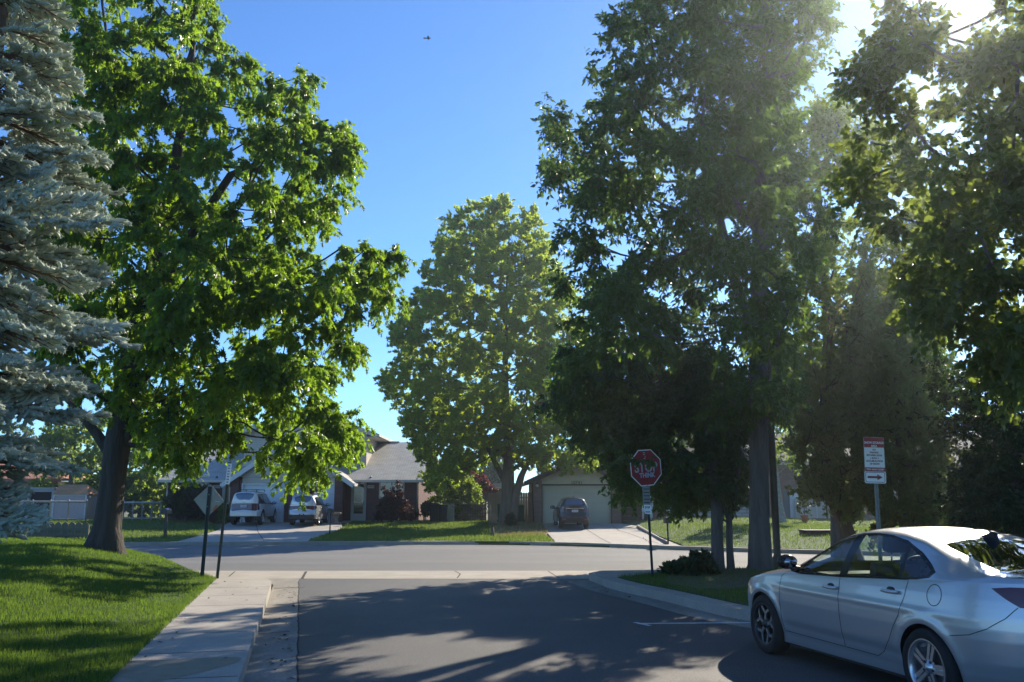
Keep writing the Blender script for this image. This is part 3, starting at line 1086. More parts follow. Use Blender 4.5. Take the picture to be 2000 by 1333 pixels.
# --- large oak on the left corner
b = P(205, 1074, 20.5)
tree('oak_tree', 'huge oak with lobed leaves and thick dark trunk rising from the left lawn mound',
     [(30, -150), (240, -260), (460, -200), (440, 5), (452, 45), (478, 92), (540, 85), (618, 108), (615, 165), (628, 200), (690, 248), (700, 300), (685, 335), (690, 395), (650, 425), (690, 465), (740, 440), (790, 480), (808, 502), (790, 545), (832, 580), (800, 612), (722, 600), (700, 640), (715, 690), (738, 768), (715, 830), (690, 880), (640, 915), (575, 955), (540, 925), (470, 900), (420, 880), (380, 905), (350, 940), (320, 900), (300, 855), (255, 840), (225, 790), (120, 765), (70, 690), (40, 500)],
     20.5, b, [(0, 0, -.25, .56), (.0, 0, .08, .42), (.02, 0, .5, .300), (.05, 0, 1.4, .262), (.08, 0, 2.4, .285), (.10, .1, 3.2, .225), (.13, .2, 4.6, .20), (.5, .3, 6.4, .20), (.8, .3, 8.6, .16), (1.0, .3, 10.6, .11), (1.1, .3, 12.6, .06)],
     700, 24, 4.6, 'oak', 0.145, 280, ML_OAK, M_BARK, 11, holes=((390, 350, 16), (300, 505, 14), (478, 640, 10), (655, 745, 16), (250, 830, 10), (690, 430, 18)), droop=0.95, twigs=10, start=0.42, edge=0.8, rad=0.52, flute=0.045,
     more_trunks=[[(.10, 0, 1.95, .16), (-.40, .05, 2.6, .14), (-1.0, .1, 3.25, .12), (-1.75, .3, 3.9, .10), (-2.8, .4, 4.8, .05)],
                  [(.2, 0, 2.4, .15), (.62, -.05, 2.95, .11), (1.2, -.1, 3.3, .085), (2.6, -.3, 3.55, .05)],
                  [(.22, 0, 3.4, .15), (1.3, -.4, 4.6, .13), (2.8, -.6, 6.0, .10), (4.2, -.6, 6.6, .06)],
                  [(.3, 0, 5.2, .14), (1.5, .2, 7.6, .12), (2.3, .2, 9.0, .10), (3.4, .2, 9.5, .07), (4.6, .2, 10.4, .04)]])
# --- tall maple before the right-hand house
b = GF(990, 1023)
YC = b.y
tree('maple_tree', 'tall broad maple with bright yellow-green top between the two houses',
     [(915, 400), (945, 392), (985, 383), (1012, 415), (1045, 408), (1062, 450), (1088, 520), (1122, 575), (1145, 650), (1135, 760), (1142, 840), (1165, 898), (1128, 935), (1080, 912), (1056, 930), (1030, 905), (1003, 930), (985, 870), (960, 905), (940, 905), (905, 935), (870, 950), (832, 955), (832, 905), (800, 872), (788, 820), (757, 782), (742, 742), (775, 700), (762, 650), (790, 600), (826, 560), (818, 520), (850, 470), (872, 430)],
     YC, b, [(0, 0, -.3, .55), (0, 0, .15, .42), (.03, 0, 1.2, .36), (.08, 0, 2.4, .34), (.1, .1, 3.4, .27), (0, .1, 5.5, .22), (-.1, .1, 8, .17), (-.1, 0, 11, .12), (0, 0, 14, .05)],
     1300, 14, 4.8, 'maple', 0.15, 260, ML_MAPLE, M_BARKB, 12, droop=0.12, upb=0.38, twigs=8, start=0.45, edge=0.35, rad=0.58, flute=0.08, facing=0.35,
     more_trunks=[[(.3, -.1, -.2, .3), (.38, -.1, 1.2, .24), (.8, -.1, 2.6, .18), (1.6, -.1, 4.2, .12)], [(.1, .3, 1.8, .2), (-.9, .2, 3.8, .14), (-2.0, .1, 6, .08)]])
# --- big shade tree on the stop-sign corner
b = G(1484, 1112, .2)
YD = b.y
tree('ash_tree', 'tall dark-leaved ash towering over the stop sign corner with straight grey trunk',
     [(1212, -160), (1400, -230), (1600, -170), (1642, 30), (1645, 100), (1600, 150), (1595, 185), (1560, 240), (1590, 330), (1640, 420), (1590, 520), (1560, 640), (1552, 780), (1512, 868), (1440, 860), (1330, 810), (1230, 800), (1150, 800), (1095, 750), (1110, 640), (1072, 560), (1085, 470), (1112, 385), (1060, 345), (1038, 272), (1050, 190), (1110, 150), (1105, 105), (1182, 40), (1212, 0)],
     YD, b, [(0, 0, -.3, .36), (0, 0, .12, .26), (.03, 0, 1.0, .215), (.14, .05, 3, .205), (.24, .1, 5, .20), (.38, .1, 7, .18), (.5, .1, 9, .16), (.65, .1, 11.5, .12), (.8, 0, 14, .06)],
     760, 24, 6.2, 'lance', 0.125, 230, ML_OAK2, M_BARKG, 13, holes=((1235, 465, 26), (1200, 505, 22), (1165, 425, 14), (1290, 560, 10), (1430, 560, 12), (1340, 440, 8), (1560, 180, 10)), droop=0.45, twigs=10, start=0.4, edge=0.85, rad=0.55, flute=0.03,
     more_trunks=[[(.25, .1, 5.0, .15), (-.10, 0, 5.9, .13), (-.42, -.1, 6.9, .12), (-.65, -.2, 8.2, .09), (-.9, -.2, 9.6, .05)], [(.42, .1, 7.6, .13), (-1.4, .2, 10, .10), (-2.6, .2, 11.2, .05)]])
# --- low spreading tree under it, several stems
b = G(1402, 1108, .2)
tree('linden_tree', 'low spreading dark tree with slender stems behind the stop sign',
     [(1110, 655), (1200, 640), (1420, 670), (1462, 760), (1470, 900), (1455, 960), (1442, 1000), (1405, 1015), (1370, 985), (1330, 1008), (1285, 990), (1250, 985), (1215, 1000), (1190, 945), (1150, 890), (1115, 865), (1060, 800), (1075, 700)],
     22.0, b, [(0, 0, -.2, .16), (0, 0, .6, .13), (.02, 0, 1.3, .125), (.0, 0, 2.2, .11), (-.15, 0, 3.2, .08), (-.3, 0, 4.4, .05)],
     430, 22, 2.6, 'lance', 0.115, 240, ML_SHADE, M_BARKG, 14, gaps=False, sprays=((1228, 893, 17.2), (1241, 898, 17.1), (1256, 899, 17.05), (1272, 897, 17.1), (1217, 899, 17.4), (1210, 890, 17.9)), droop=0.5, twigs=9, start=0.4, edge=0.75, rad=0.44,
     more_trunks=[[(.34, .15, -.2, .10), (.32, .15, .4, .075), (.33, .15, 1.0, .07), (.25, .1, 1.5, .06), (.0, 0, 2.3, .05)], [(.33, .15, .95, .06), (.5, .2, 1.6, .05), (.7, .2, 2.6, .03)]])


# --- blue spruce at the left edge
def spruce():
    g = np.random.default_rng(21)
    Y = 8.6
    sc = FPX / Y
    bx = (-90 - 1000) / sc
    base = Vector((bx, Y, zlawn(bx, Y)))
    root = empty('blue_spruce', base, 'silvery blue spruce with layered drooping needle branches at the lawn edge', 'tree')
    tm = MB()
    trunk_mesh(tm, [(0, 0, -.2), (0, 0, .3), (0, 0, 3), (0, 0, 6), (0, 0, 9.4)], [.22, .17, .13, .08, .02], flute=.03, seed=5)
    segs, FA, FB, FT = [], [], [], []
    zr = np.array([1.55, 1.85, 2.1, 2.8, 3.5, 4.5, 5.5, 6.6, 7.8, 9.0, 10.2]) - base.z
    rr = np.array([0.72, 0.95, 1.15, 1.46, 1.50, 1.42, 1.02, 0.72, 0.50, 0.34, 0.1])

    def finger(a, b):
        FA.append(a); FB.append(b)
    z = 1.15
    while z < 9.2:
        nb = 7
        a0 = g.random() * 6.28
        for k in range(nb):
            az = a0 + 2 * np.pi * k / nb + g.normal() * .18
            L = float(np.interp(z, zr, rr)) * (0.72 + 0.42 * g.random())
            if math.cos(az) < -0.6 and g.random() < .7:         # the far left side stands outside the picture
                continue
            zz = z + g.normal() * .10
            dr0 = .05 + .12 * g.normal()
            d = np.array([math.cos(az), math.sin(az), 0])
            roll = g.normal() * .35
            side = np.array([-d[1] * math.cos(roll), d[0] * math.cos(roll), math.sin(roll)])
            npt = 10
            t = np.linspace(0, 1, npt + 1)[:, None]
            pts = d * (L * t) + np.array([0, 0, 1.0]) * (zz + dr0 * L * t - 0.42 * L * t * t + 0.26 * L * t ** 3)
            for q in range(npt):
                segs.append((pts[q], pts[q + 1], .018 * (1 - q / npt) + .005, .018 * (1 - (q + 1) / npt) + .005))
            finger(pts[-2], pts[-1] + (pts[-1] - pts[-2]) * .6)
            m = max(4, int(L / 0.105))
            for q in range(m):
                f = 0.18 + 0.80 * (q + .5) / m
                p = np.array([np.interp(f * npt, np.arange(npt + 1), pts[:, c]) for c in range(3)])
                tl = (0.12 + 0.34 * min(1, (1 - f) * 1.7)) * (0.75 + .5 * g.random()) * min(1, L / .9)
                for sgn in (-1, 1):
                    dr = unit(d * 0.85 + side * sgn * (0.70 + .15 * g.normal()) + np.array([0, 0, -0.10 + .16 * g.normal()]))
                    e = p + dr * tl + np.array([0, 0, -.12 * tl * tl])
                    if tl < .17:
                        finger(p, e); continue
                    segs.append((p, e, .006, .003))
                    finger(p + (e - p) * .55, e)
                    ns = int(tl / .075)
                    sd2 = np.cross(dr, np.cross(d, side))
                    for w in range(ns):
                        h = .12 + .66 * (w + .5) / ns
                        fl = (.085 + .06 * (1 - h)) * (.8 + .4 * g.random())
                        s3 = 1 if w % 2 else -1
                        s2 = unit(dr * .75 + unit(sd2) * s3 * .75 + np.array([0, 0, .05 + .22 * g.normal()]))
                        finger(p + (e - p) * h, p + (e - p) * h + s2 * fl)
                if q % 3 == 0:
                    up = unit(d * .7 + side * g.normal() * .3 + np.array([0, 0, .55]))
                    finger(p, p + up * .12)
        z += 0.29
    V, F = tubes(segs, 4)
    tm.add(V, F, True)
    tm.build('trunk', mat('bark_spruce', (0.15, 0.10, 0.07), 0.95, var=.3, vscale=9, bump=.6, bscale=30), root, fixn=False)
    A = np.array(FA); B = np.array(FB)
    n = len(A)
    ax = unit(B - A); ln = np.linalg.norm(B - A, axis=1)
    u = unit(np.cross(ax, g.standard_normal((n, 3)))); v = np.cross(ax, u)
    # slender core of packed needles
    SD = 5
    prof = [(0.0, .010), (.25, .021), (.8, .020), (1.0, .006)]
    V = np.zeros((n, len(prof) * SD, 3))
    for i, (h, r) in enumerate(prof):
        for k in range(SD):
            an = 2 * math.pi * k / SD + i * .4
            V[:, i * SD + k] = A + (B - A) * h + (u * math.cos(an) + v * math.sin(an)) * r
    fl = []
    for i in range(len(prof) - 1):
        for k in range(SD):
            fl.append((i * SD + k, i * SD + (k + 1) % SD, (i + 1) * SD + (k + 1) % SD, (i + 1) * SD + k))
    fl = np.array(fl)
    F1 = (np.arange(n)[:, None, None] * (len(prof) * SD) + fl[None]).reshape(-1)
    ft = 0.15 + 0.5 * g.random(n)
    t1 = np.repeat(ft * .6, len(fl))
    # needles
    per = 26
    idx = np.repeat(np.arange(n), per)
    N = len(idx)
    h = g.random(N) * 1.04
    an = g.random(N) * 2 * np.pi
    rad = u[idx] * np.cos(an)[:, None] + v[idx] * np.sin(an)[:, None]
    p = A[idx] + (B - A)[idx] * h[:, None] + rad * .008
    dirn = unit(rad * 0.95 + ax[idx] * 0.65 + np.array([0, 0, .18]))
    s = .026 + .010 * g.random(N)
    w = unit(np.cross(dirn, g.standard_normal((N, 3)))) * .0036
    V2 = np.zeros((N, 3, 3)); V2[:, 0] = p + w; V2[:, 1] = p - w; V2[:, 2] = p + dirn * s[:, None]
    t2 = np.clip(ft[idx] + .35 * g.random(N), 0, 1)
    Vall = np.vstack([V.reshape(-1, 3), V2.reshape(-1, 3)])
    Fall = np.concatenate([F1, np.arange(N * 3) + n * len(prof) * SD])
    cnt = np.concatenate([np.full(n * len(fl), 4), np.full(N, 3)])
    me = fast_mesh('crown', Vall, Fall, cnt, tint=np.concatenate([t1, t2]), material=leaf_mat('needle_blue', (0.44, 0.50, 0.41), (0.77, 0.82, 0.69), (0.62, 0.70, 0.54), 0.38, 0.5, 0.35))
    link(bpy.data.objects.new('crown', me), root)


spruce()

# --- cedars, broad tree and hedge on the right
b = Vector((P(1668, 1000, 23.5).x, 23.5, 0.2))
tree('cedar_tree', 'brownish cedar with leaning trunk just behind the white snow storage sign', [(1560, 965), (1546, 870), (1566, 770), (1590, 690), (1604, 760), (1626, 640), (1642, 560), (1656, 650), (1676, 540), (1690, 490), (1706, 600), (1724, 700), (1727, 900), (1690, 1010), (1650, 1010), (1612, 985)],
     23.5, b, [(0, 0, -.3, .26), (-.25, 0, .8, .19), (-.6, 0, 1.6, .16), (-.55, 0, 3, .12), (-.3, 0, 6.5, .05)], 340, 18, 1.7, 'lance', 0.105, 150, ML_CEDARB, M_BARKB, 31, droop=0.0, upb=0.8, flat=2.4, twigs=8, start=.3, edge=.05, rad=.33, facing=.2)
b = Vector((P(1770, 1000, 21.5).x, 21.5, 0.2))
tree('cedar_tree', 'tall olive green cedar with ragged upright sprays beside the snow storage sign', [(1702, 690), (1722, 600), (1742, 545), (1760, 640), (1782, 690), (1805, 730), (1832, 830), (1852, 885), (1840, 930), (1848, 985), (1830, 1040), (1700, 1060), (1690, 900), (1690, 760)],
     21.5, b, [(0, 0, -.3, .22), (0, 0, 1, .17), (0, 0, 3, .12), (0, 0, 5.5, .04)], 350, 16, 1.6, 'lance', 0.10, 150, ML_CEDAR, M_BARKB, 32, droop=0.0, upb=0.9, flat=2.6, twigs=8, start=.2, edge=.05, rad=.31, facing=.2)
b = Vector((P(2260, 900, 10.5).x, 10.5, 0.22))
tree('broadleaf_tree', 'broad-leaved tree overhanging the silver sedan from the right with large pointed leaves',
     [(1655, 205), (1632, 250), (1660, 120), (1690, 60), (1720, 20), (1745, -90), (2000, -260), (2420, -240), (2520, 200), (2450, 700), (2250, 780), (2060, 800), (1990, 780), (1930, 745), (1860, 700), (1800, 640), (1768, 600), (1755, 520), (1700, 430), (1640, 330)],
     10.5, b, [(0, 0, -.3, .3), (0, 0, .3, .22), (-.05, 0, 1.5, .19), (-.15, 0, 2.6, .17), (-.3, 0, 4, .13), (-.4, 0, 6, .09), (-.4, 0, 7.6, .05)], 600, 44, 2.6, 'ovate', 0.082, 190, ML_BIG, M_BARKG, 33, holes=((1885, 15, 55), (1790, 170, 30), (1900, 260, 25),), droop=0.3, twigs=10, start=.3, edge=.45, rad=.40)
b = Vector((P(1990, 1000, 16).x, 16, 0.22))
tree('dark_yew_tree', 'dense dark evergreen mass behind the silver sedan rear window', [(1790, 700), (1850, 680), (1950, 690), (2100, 660), (2300, 700), (2300, 1080), (1850, 1080), (1842, 1000), (1856, 900), (1830, 800)],
     16, b, [(0, 0, -.3, .25), (0, 0, 1, .2), (0, 0, 2.5, .14), (0, 0, 3.6, .06)], 340, 32, 1.8, 'lance', 0.085, 300, ML_DARK, M_BARKG, 34, droop=0.3, twigs=9, start=.2, edge=.5, rad=.40)
b = Vector((P(1640, 1000, 27).x, 27, 0.0))
tree('locust_tree', 'airy sunlit green tree filling the gap behind the cedars', [(1490, 330), (1540, 230), (1610, 180), (1700, 200), (1790, 300), (1850, 450), (1880, 700), (1820, 820), (1700, 860), (1560, 850), (1490, 760), (1480, 560)],
     27, b, [(0, 0, -.3, .35), (0, 0, 1, .28), (0, 0, 4, .22), (0, 0, 8, .14), (0, 0, 12, .05)], 560, 22, 3.0, 'ovate', 0.11, 210, ML_BG, M_BARKG, 35, droop=0.3, twigs=9, start=.3, edge=.7, rad=.6)
b = GF(1529, 1021)
tree('aspen_tree', 'slim pale-barked aspen on the mounded lawn beyond the lamp post', [(1490, 900), (1480, 800), (1500, 720), (1550, 690), (1600, 720), (1620, 820), (1600, 900), (1560, 930)],
     b.y, b, [(0, 0, -.2, .30), (-.03, 0, .2, .18), (-.1, 0, 1, .13), (-.2, 0, 2.4, .11), (-.25, 0, 4, .08), (-.25, 0, 6, .04)], 120, 18, 2.0, 'ovate', 0.11, 130, ML_BG, M_BARKW, 36, droop=0.3, start=.5, edge=.6, rad=.5)

# --- trees far behind
k = 0
for (ol, Y, lab, ml) in (
        ([(60, 1010), (70, 880), (100, 810), (150, 790), (215, 820), (225, 900), (230, 1010)], 64, 'bushy yellow-green tree behind the orange-roofed shed', ML_BG),
        ([(215, 1005), (215, 860), (260, 820), (320, 850), (352, 900), (345, 960), (325, 1005)], 62, 'leafy green tree behind the rail fence beside the brick house', ML_BG),
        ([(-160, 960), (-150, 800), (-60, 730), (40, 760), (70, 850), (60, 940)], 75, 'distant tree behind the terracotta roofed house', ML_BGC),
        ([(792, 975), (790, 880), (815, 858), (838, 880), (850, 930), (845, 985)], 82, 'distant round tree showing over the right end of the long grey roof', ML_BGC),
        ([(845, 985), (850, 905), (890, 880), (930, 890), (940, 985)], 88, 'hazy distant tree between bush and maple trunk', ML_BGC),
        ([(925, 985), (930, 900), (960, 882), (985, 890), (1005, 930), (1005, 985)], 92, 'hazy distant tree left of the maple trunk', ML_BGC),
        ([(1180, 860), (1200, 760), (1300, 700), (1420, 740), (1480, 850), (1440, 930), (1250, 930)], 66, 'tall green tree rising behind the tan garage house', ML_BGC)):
    g0 = G((ol[0][0] + ol[-1][0]) / 2, 990, 0)
    bx = (sum(p[0] for p in ol) / len(ol) - 1000) * Y / FPX
    zt = P(1000, min(p[1] for p in ol), Y).z
    tree('background_tree', lab, ol, Y, (bx, Y, .45), [(0, 0, -.3, .3), (0, 0, 1.5, .22), (0, 0, zt * .45, .14), (0, 0, zt * .8, .05)], 130, 16, 3.0, 'ovate', 0.26, 110, ml, M_BARKG, 40 + k, group='trees behind the houses', droop=.3, start=.25, edge=.6, rad=.75, twigs=7)
    k += 1
# --- shrubs across the street
b = GF(886, 1019)
tree('lilac_bush', 'tall light green bush standing over the two bins', [(838, 1005), (842, 940), (860, 920), (885, 912), (915, 922), (938, 955), (942, 1010), (900, 1021), (860, 1021)], b.y, b,
     [(0, 0, -.1, .09), (0, 0, .6, .07), (.1, 0, 1.4, .04)], 110, 12, 1.0, 'ovate', 0.13, 120, ML_BG, M_BARKG, 51, cat='bush', upb=.2, droop=.2, start=.3, rad=.34)
b = GF(940, 1014)
tree('plum_tree', 'red-leaved plum tree above the brown wood fence', [(900, 930), (912, 917), (940, 922), (955, 938), (975, 962), (960, 972), (945, 975), (935, 1000), (915, 960)], b.y + 1.5, b + Vector((0, 1.5, 0)),
     [(0, 0, -.1, .08), (0, 0, .8, .06), (0, 0, 1.8, .04)], 80, 10, .9, 'ovate', 0.11, 120, ML_PLUM, M_BARKG, 52, upb=.2, droop=.2, start=.4, rad=.3)
b = Vector((P(778, 1000, 51.6).x, 51.6, zfar(-6.6, 51.6)))
tree('ninebark_shrub', 'dark burgundy shrub climbing over the front window of the brick house', [(730, 1019), (736, 985), (748, 972), (742, 955), (758, 948), (768, 965), (772, 940), (784, 938), (788, 965), (796, 972), (806, 985), (818, 1004), (820, 1021)], b.y - .2, b - Vector((0, .2, 0)),
     [(0, 0, -.1, .06), (0, 0, .5, .05), (0, 0, 1.3, .03)], 120, 8, .55, 'lance', 0.10, 120, ML_PLUMD, M_BARKG, 53, cat='shrub', upb=.35, droop=.1, start=.2, rad=.22)
b = Vector((P(365, 1000, 52.2).x, 52.2, zfar(-19, 52.2)))
tree('juniper_bush', 'big rounded dark green bush under the west window', [(322, 1014), (322, 965), (338, 948), (372, 942), (398, 950), (408, 975), (410, 1014)], b.y - .2, b - Vector((0, .2, 0)),
     [(0, 0, -.1, .08), (0, 0, .6, .06), (0, 0, 1.2, .04)], 150, 11, 1.0, 'lance', 0.10, 150, ML_DARK, M_BARKG, 54, cat='bush', upb=.2, droop=.2, start=.2, rad=.3)
b = Vector((P(440, 1000, 51.8).x, 51.8, zfar(-16, 51.8)))
tree('boxwood_shrub', 'small round green shrub between diamond sign and white car', [(425, 1022), (424, 990), (436, 978), (448, 985), (450, 1022)], b.y - .3, b - Vector((0, .3, 0)),
     [(0, 0, -.1, .04), (0, 0, .3, .03), (0, 0, .6, .02)], 50, 8, .35, 'ovate', 0.08, 110, ML_BG, M_BARKG, 55, cat='shrub', upb=.2, start=.2, rad=.2)
b = Vector((P(828, 1000, 53.4).x, 53.4, zfar(-5, 53.4)))
tree('low_shrub', 'small low shrub at the brick house corner', [(822, 1006), (824, 985), (836, 975), (846, 990), (842, 1008)], b.y, b,
     [(0, 0, -.1, .04), (0, 0, .3, .03), (0, 0, .6, .02)], 40, 8, .4, 'ovate', 0.10, 110, ML_DARK, M_BARKG, 56, cat='shrub', upb=.2, start=.2, rad=.2)
b = Vector((P(1352, 1125, 19.2).x, 19.2, .2))
tree('hosta_shrub', 'low dark leafy shrub at the foot of the stop sign corner trees', [(1296, 1136), (1306, 1106), (1330, 1098), (1350, 1096), (1362, 1085), (1380, 1092), (1392, 1110), (1402, 1138), (1340, 1144)], 19.2, b,
     [(0, 0, -.1, .03), (0, 0, .12, .02), (0, 0, .3, .015)], 90, 12, .6, 'ovate', 0.13, 70, ML_DARK, M_BARKG, 57, cat='shrub', upb=.35, droop=.2, start=.2, rad=.17)
b = GF(1002, 1026)
tree('low_shrub', 'little dark shrub at the foot of the maple', [(986, 1028), (988, 1008), (998, 1002), (1008, 1010), (1010, 1028)], b.y - .6, b - Vector((0, .6, 0)),
     [(0, 0, -.1, .04), (0, 0, .2, .03), (0, 0, .5, .02)], 35, 7, .35, 'ovate', 0.08, 100, ML_DARK, M_BARKG, 58, cat='shrub', upb=.3, start=.2, rad=.17)

# ================================================================== HOUSES
M_SIDING = wave_mat('siding_taupe', (0.60, 0.53, 0.44), (0.33, 0.29, 0.24), 0.14, 'Z', 0.6)
M_BRICK = brick_mat('brick_red', (0.165, 0.055, 0.042), (0.105, 0.036, 0.030), (0.17, 0.13, 0.11), scale=4.2)
M_BRICKT = brick_mat('brick_tan', (0.26, 0.145, 0.105), (0.19, 0.10, 0.075), (0.27, 0.22, 0.19), scale=4.2)
M_SHING = brick_mat('shingle_grey', (0.54, 0.52, 0.48), (0.46, 0.44, 0.41), (0.18, 0.175, 0.17), scale=3.0, bw=0.9, bh=0.42, ms=0.03, swap=True)
M_SHINGD = brick_mat('shingle_dark', (0.10, 0.095, 0.09), (0.07, 0.066, 0.063), (0.03, 0.03, 0.03), scale=3.0, bw=0.9, bh=0.42, ms=0.03, swap=True)
M_SHINGR = brick_mat('shingle_terracotta', (0.62, 0.29, 0.18), (0.54, 0.24, 0.15), (0.22, 0.09, 0.06), scale=3.0, bw=0.9, bh=0.42, ms=0.03, swap=True)
M_WHITE = mat('white_trim', (0.70, 0.69, 0.66), 0.55, var=0.06, vscale=2)
M_CREAM = mat('cream_trim', (0.60, 0.56, 0.48), 0.6, var=0.06, vscale=2)
M_GDOOR = wave_mat('garage_door_white', (0.78, 0.79, 0.80), (0.5, 0.51, 0.53), 0.53, 'Z', 0.5, 0.05, 0.3, 0.03)
M_STUCCO = mat('tan_stucco', (0.60, 0.52, 0.37), 0.85, var=0.1, vscale=2, bump=0.3, bscale=70)
M_GDTAN = wave_mat('garage_door_tan', (0.58, 0.51, 0.37), (0.42, 0.37, 0.27), 0.55, 'Z', 0.6, 0.04, 0.3, 0.04)
M_DARKG = glass_mat('house_glass', (0.5, 0.55, 0.55), 0.25, 0.03, (0.012, 0.02, 0.022))
M_DARK = mat('painted_interior_shade', (0.008, 0.008, 0.008), 0.9)
M_STORM = mat('storm_door', (0.52, 0.49, 0.43), 0.5)
M_CURT = mat('curtain', (0.20, 0.22, 0.17), 0.9, var=.3, vscale=12)
M_WOODB = wave_mat('fence_brown', (0.32, 0.20, 0.115), (0.04, 0.027, 0.018), 0.14, 'X', 0.85, 0.08, 0.6, 0.18)
M_WOODD = wave_mat('fence_dark', (0.075, 0.055, 0.045), (0.02, 0.015, 0.012), 0.16, 'Z', 0.85, 0.10, 0.6, 0.15)
M_WOODG = wave_mat('fence_weathered', (0.17, 0.155, 0.105), (0.08, 0.072, 0.05), 0.14, 'X', 0.9, 0.05, 0.5, 0.15)


def slab(mb, a, b, c, d, th):
    """roof plane a-b-c-d (corners in order) with thickness th, downwards"""
    v = [Vector(p) for p in (a, b, c, d)]
    n = (v[1] - v[0]).cross(v[3] - v[0]).normalized()
    if n.z < 0: n = -n
    w = [p - n * th for p in v]
    return mb.add(v + w, [(0, 1, 2, 3), (7, 6, 5, 4), (0, 4, 5, 1), (1, 5, 6, 2), (2, 6, 7, 3), (3, 7, 4, 0)])


def gable_y(root, x0, x1, y0, y1, ze, zp, ov, mroof, mtrim, th=0.14, xr=None):
    """roof with its ridge along Y; eaves at x0/x1"""
    xm = (x0 + x1) / 2
    s = (zp - ze) / (xm - x0)
    rb = MB()
    el = ze - s * ov
    slab(rb, (x0 - ov, y0, el), (xm, y0, zp), (xm, y1, zp), (x0 - ov, y1, el), th)
    slab(rb, (x1 + ov, y0, el), (xm, y0, zp), (xm, y1, zp), (x1 + ov, y1, el), th)
    r = rb.build('roof', mroof, root)
    fb = MB()
    for sx in (-1, 1):
        xe = x0 - ov if sx < 0 else x1 + ov
        p = [(xe, el - th * 1.02), (xm, zp - th * 1.02), (xm, zp + 0.035), (xe, el + 0.035)]
        q = [(xe, el - th * 1.9), (xm, zp - th * 1.9), (xm, zp + 0.03), (xe, el + 0.03)]
        fb.prism(q, y0 - 0.035, y0 - 0.003)
    fb.build_each('fascia', mtrim, r)
    gb = MB()
    for sx in (-1, 1):
        xe = x0 - ov if sx < 0 else x1 + ov
        gb.box(min(xe, xe + sx * .1), max(xe, xe + sx * .1), y0, y1, el - 0.16, el + 0.0)
    gb.build_each('gutter', mtrim, r)
    return r


def gable_x(root, x0, x1, y0, y1, ze, zp, ov, mroof, mtrim, th=0.14, ovx=0.35):
    """roof with its ridge along X; eaves at y0/y1"""
    ym = (y0 + y1) / 2
    s = (zp - ze) / (ym - y0)
    el = ze - s * ov
    rb = MB()
    slab(rb, (x0 - ovx, y0 - ov, el), (x1 + ovx, y0 - ov, el), (x1 + ovx, ym, zp), (x0 - ovx, ym, zp), th)
    slab(rb, (x0 - ovx, y1 + ov, el), (x1 + ovx, y1 + ov, el), (x1 + ovx, ym, zp), (x0 - ovx, ym, zp), th)
    r = rb.build('roof', mroof, root)
    gb = MB()
    gb.box(x0 - ovx, x1 + ovx, y0 - ov - 0.11, y0 - ov - .002, el - 0.15, el + 0.0)
    gb.build_each('gutter', mtrim, r)
    fb = MB()
    for xe, sx in ((x0 - ovx, -1), (x1 + ovx, 1)):
        q = [(y0 - ov, el - th * 1.8), (ym, zp - th * 1.8), (y1 + ov, el - th * 1.8), (y1 + ov, el + 0.02), (ym, zp + 0.02), (y0 - ov, el + 0.02)]
        fb.prism(q, xe + sx * .003, xe + sx * 0.035, 'x')
    fb.build_each('fascia', mtrim, r)
    return r


def window(root, x0, x1, y, z0, z1, mfr, mull=1, fw=0.06, mg=None, name='window'):
    f = MB()
    f.box(x0, x0 + fw, y - 0.06, y + 0.02, z0, z1); f.box(x1 - fw, x1, y - 0.06, y + 0.02, z0, z1)
    f.box(x0 + fw, x1 - fw, y - 0.06, y + 0.02, z0, z0 + fw); f.box(x0 + fw, x1 - fw, y - 0.06, y + 0.02, z1 - fw, z1)
    for i in range(mull):
        xm = x0 + (x1 - x0) * (i + 1) / (mull + 1)
        f.box(xm - fw * .4, xm + fw * .4, y - 0.055, y + 0.02, z0 + fw, z1 - fw)
    w = f.build(name, mfr, root)
    g = MB()
    g.box(x0 + fw * .5, x1 - fw * .5, y - 0.030, y - 0.022, z0 + fw * .5, z1 - fw * .5)
    g.build('pane', mg or M_DARKG, w)
    d = MB()
    d.box(x0 + fw * .6, x1 - fw * .6, y - 0.012, y - 0.006, z0 + fw * .6, z1 - fw * .6)
    d.build('room_shade_sheet', M_DARK, w)  # near-black sheet painted as the unlit room behind the pane
    return w


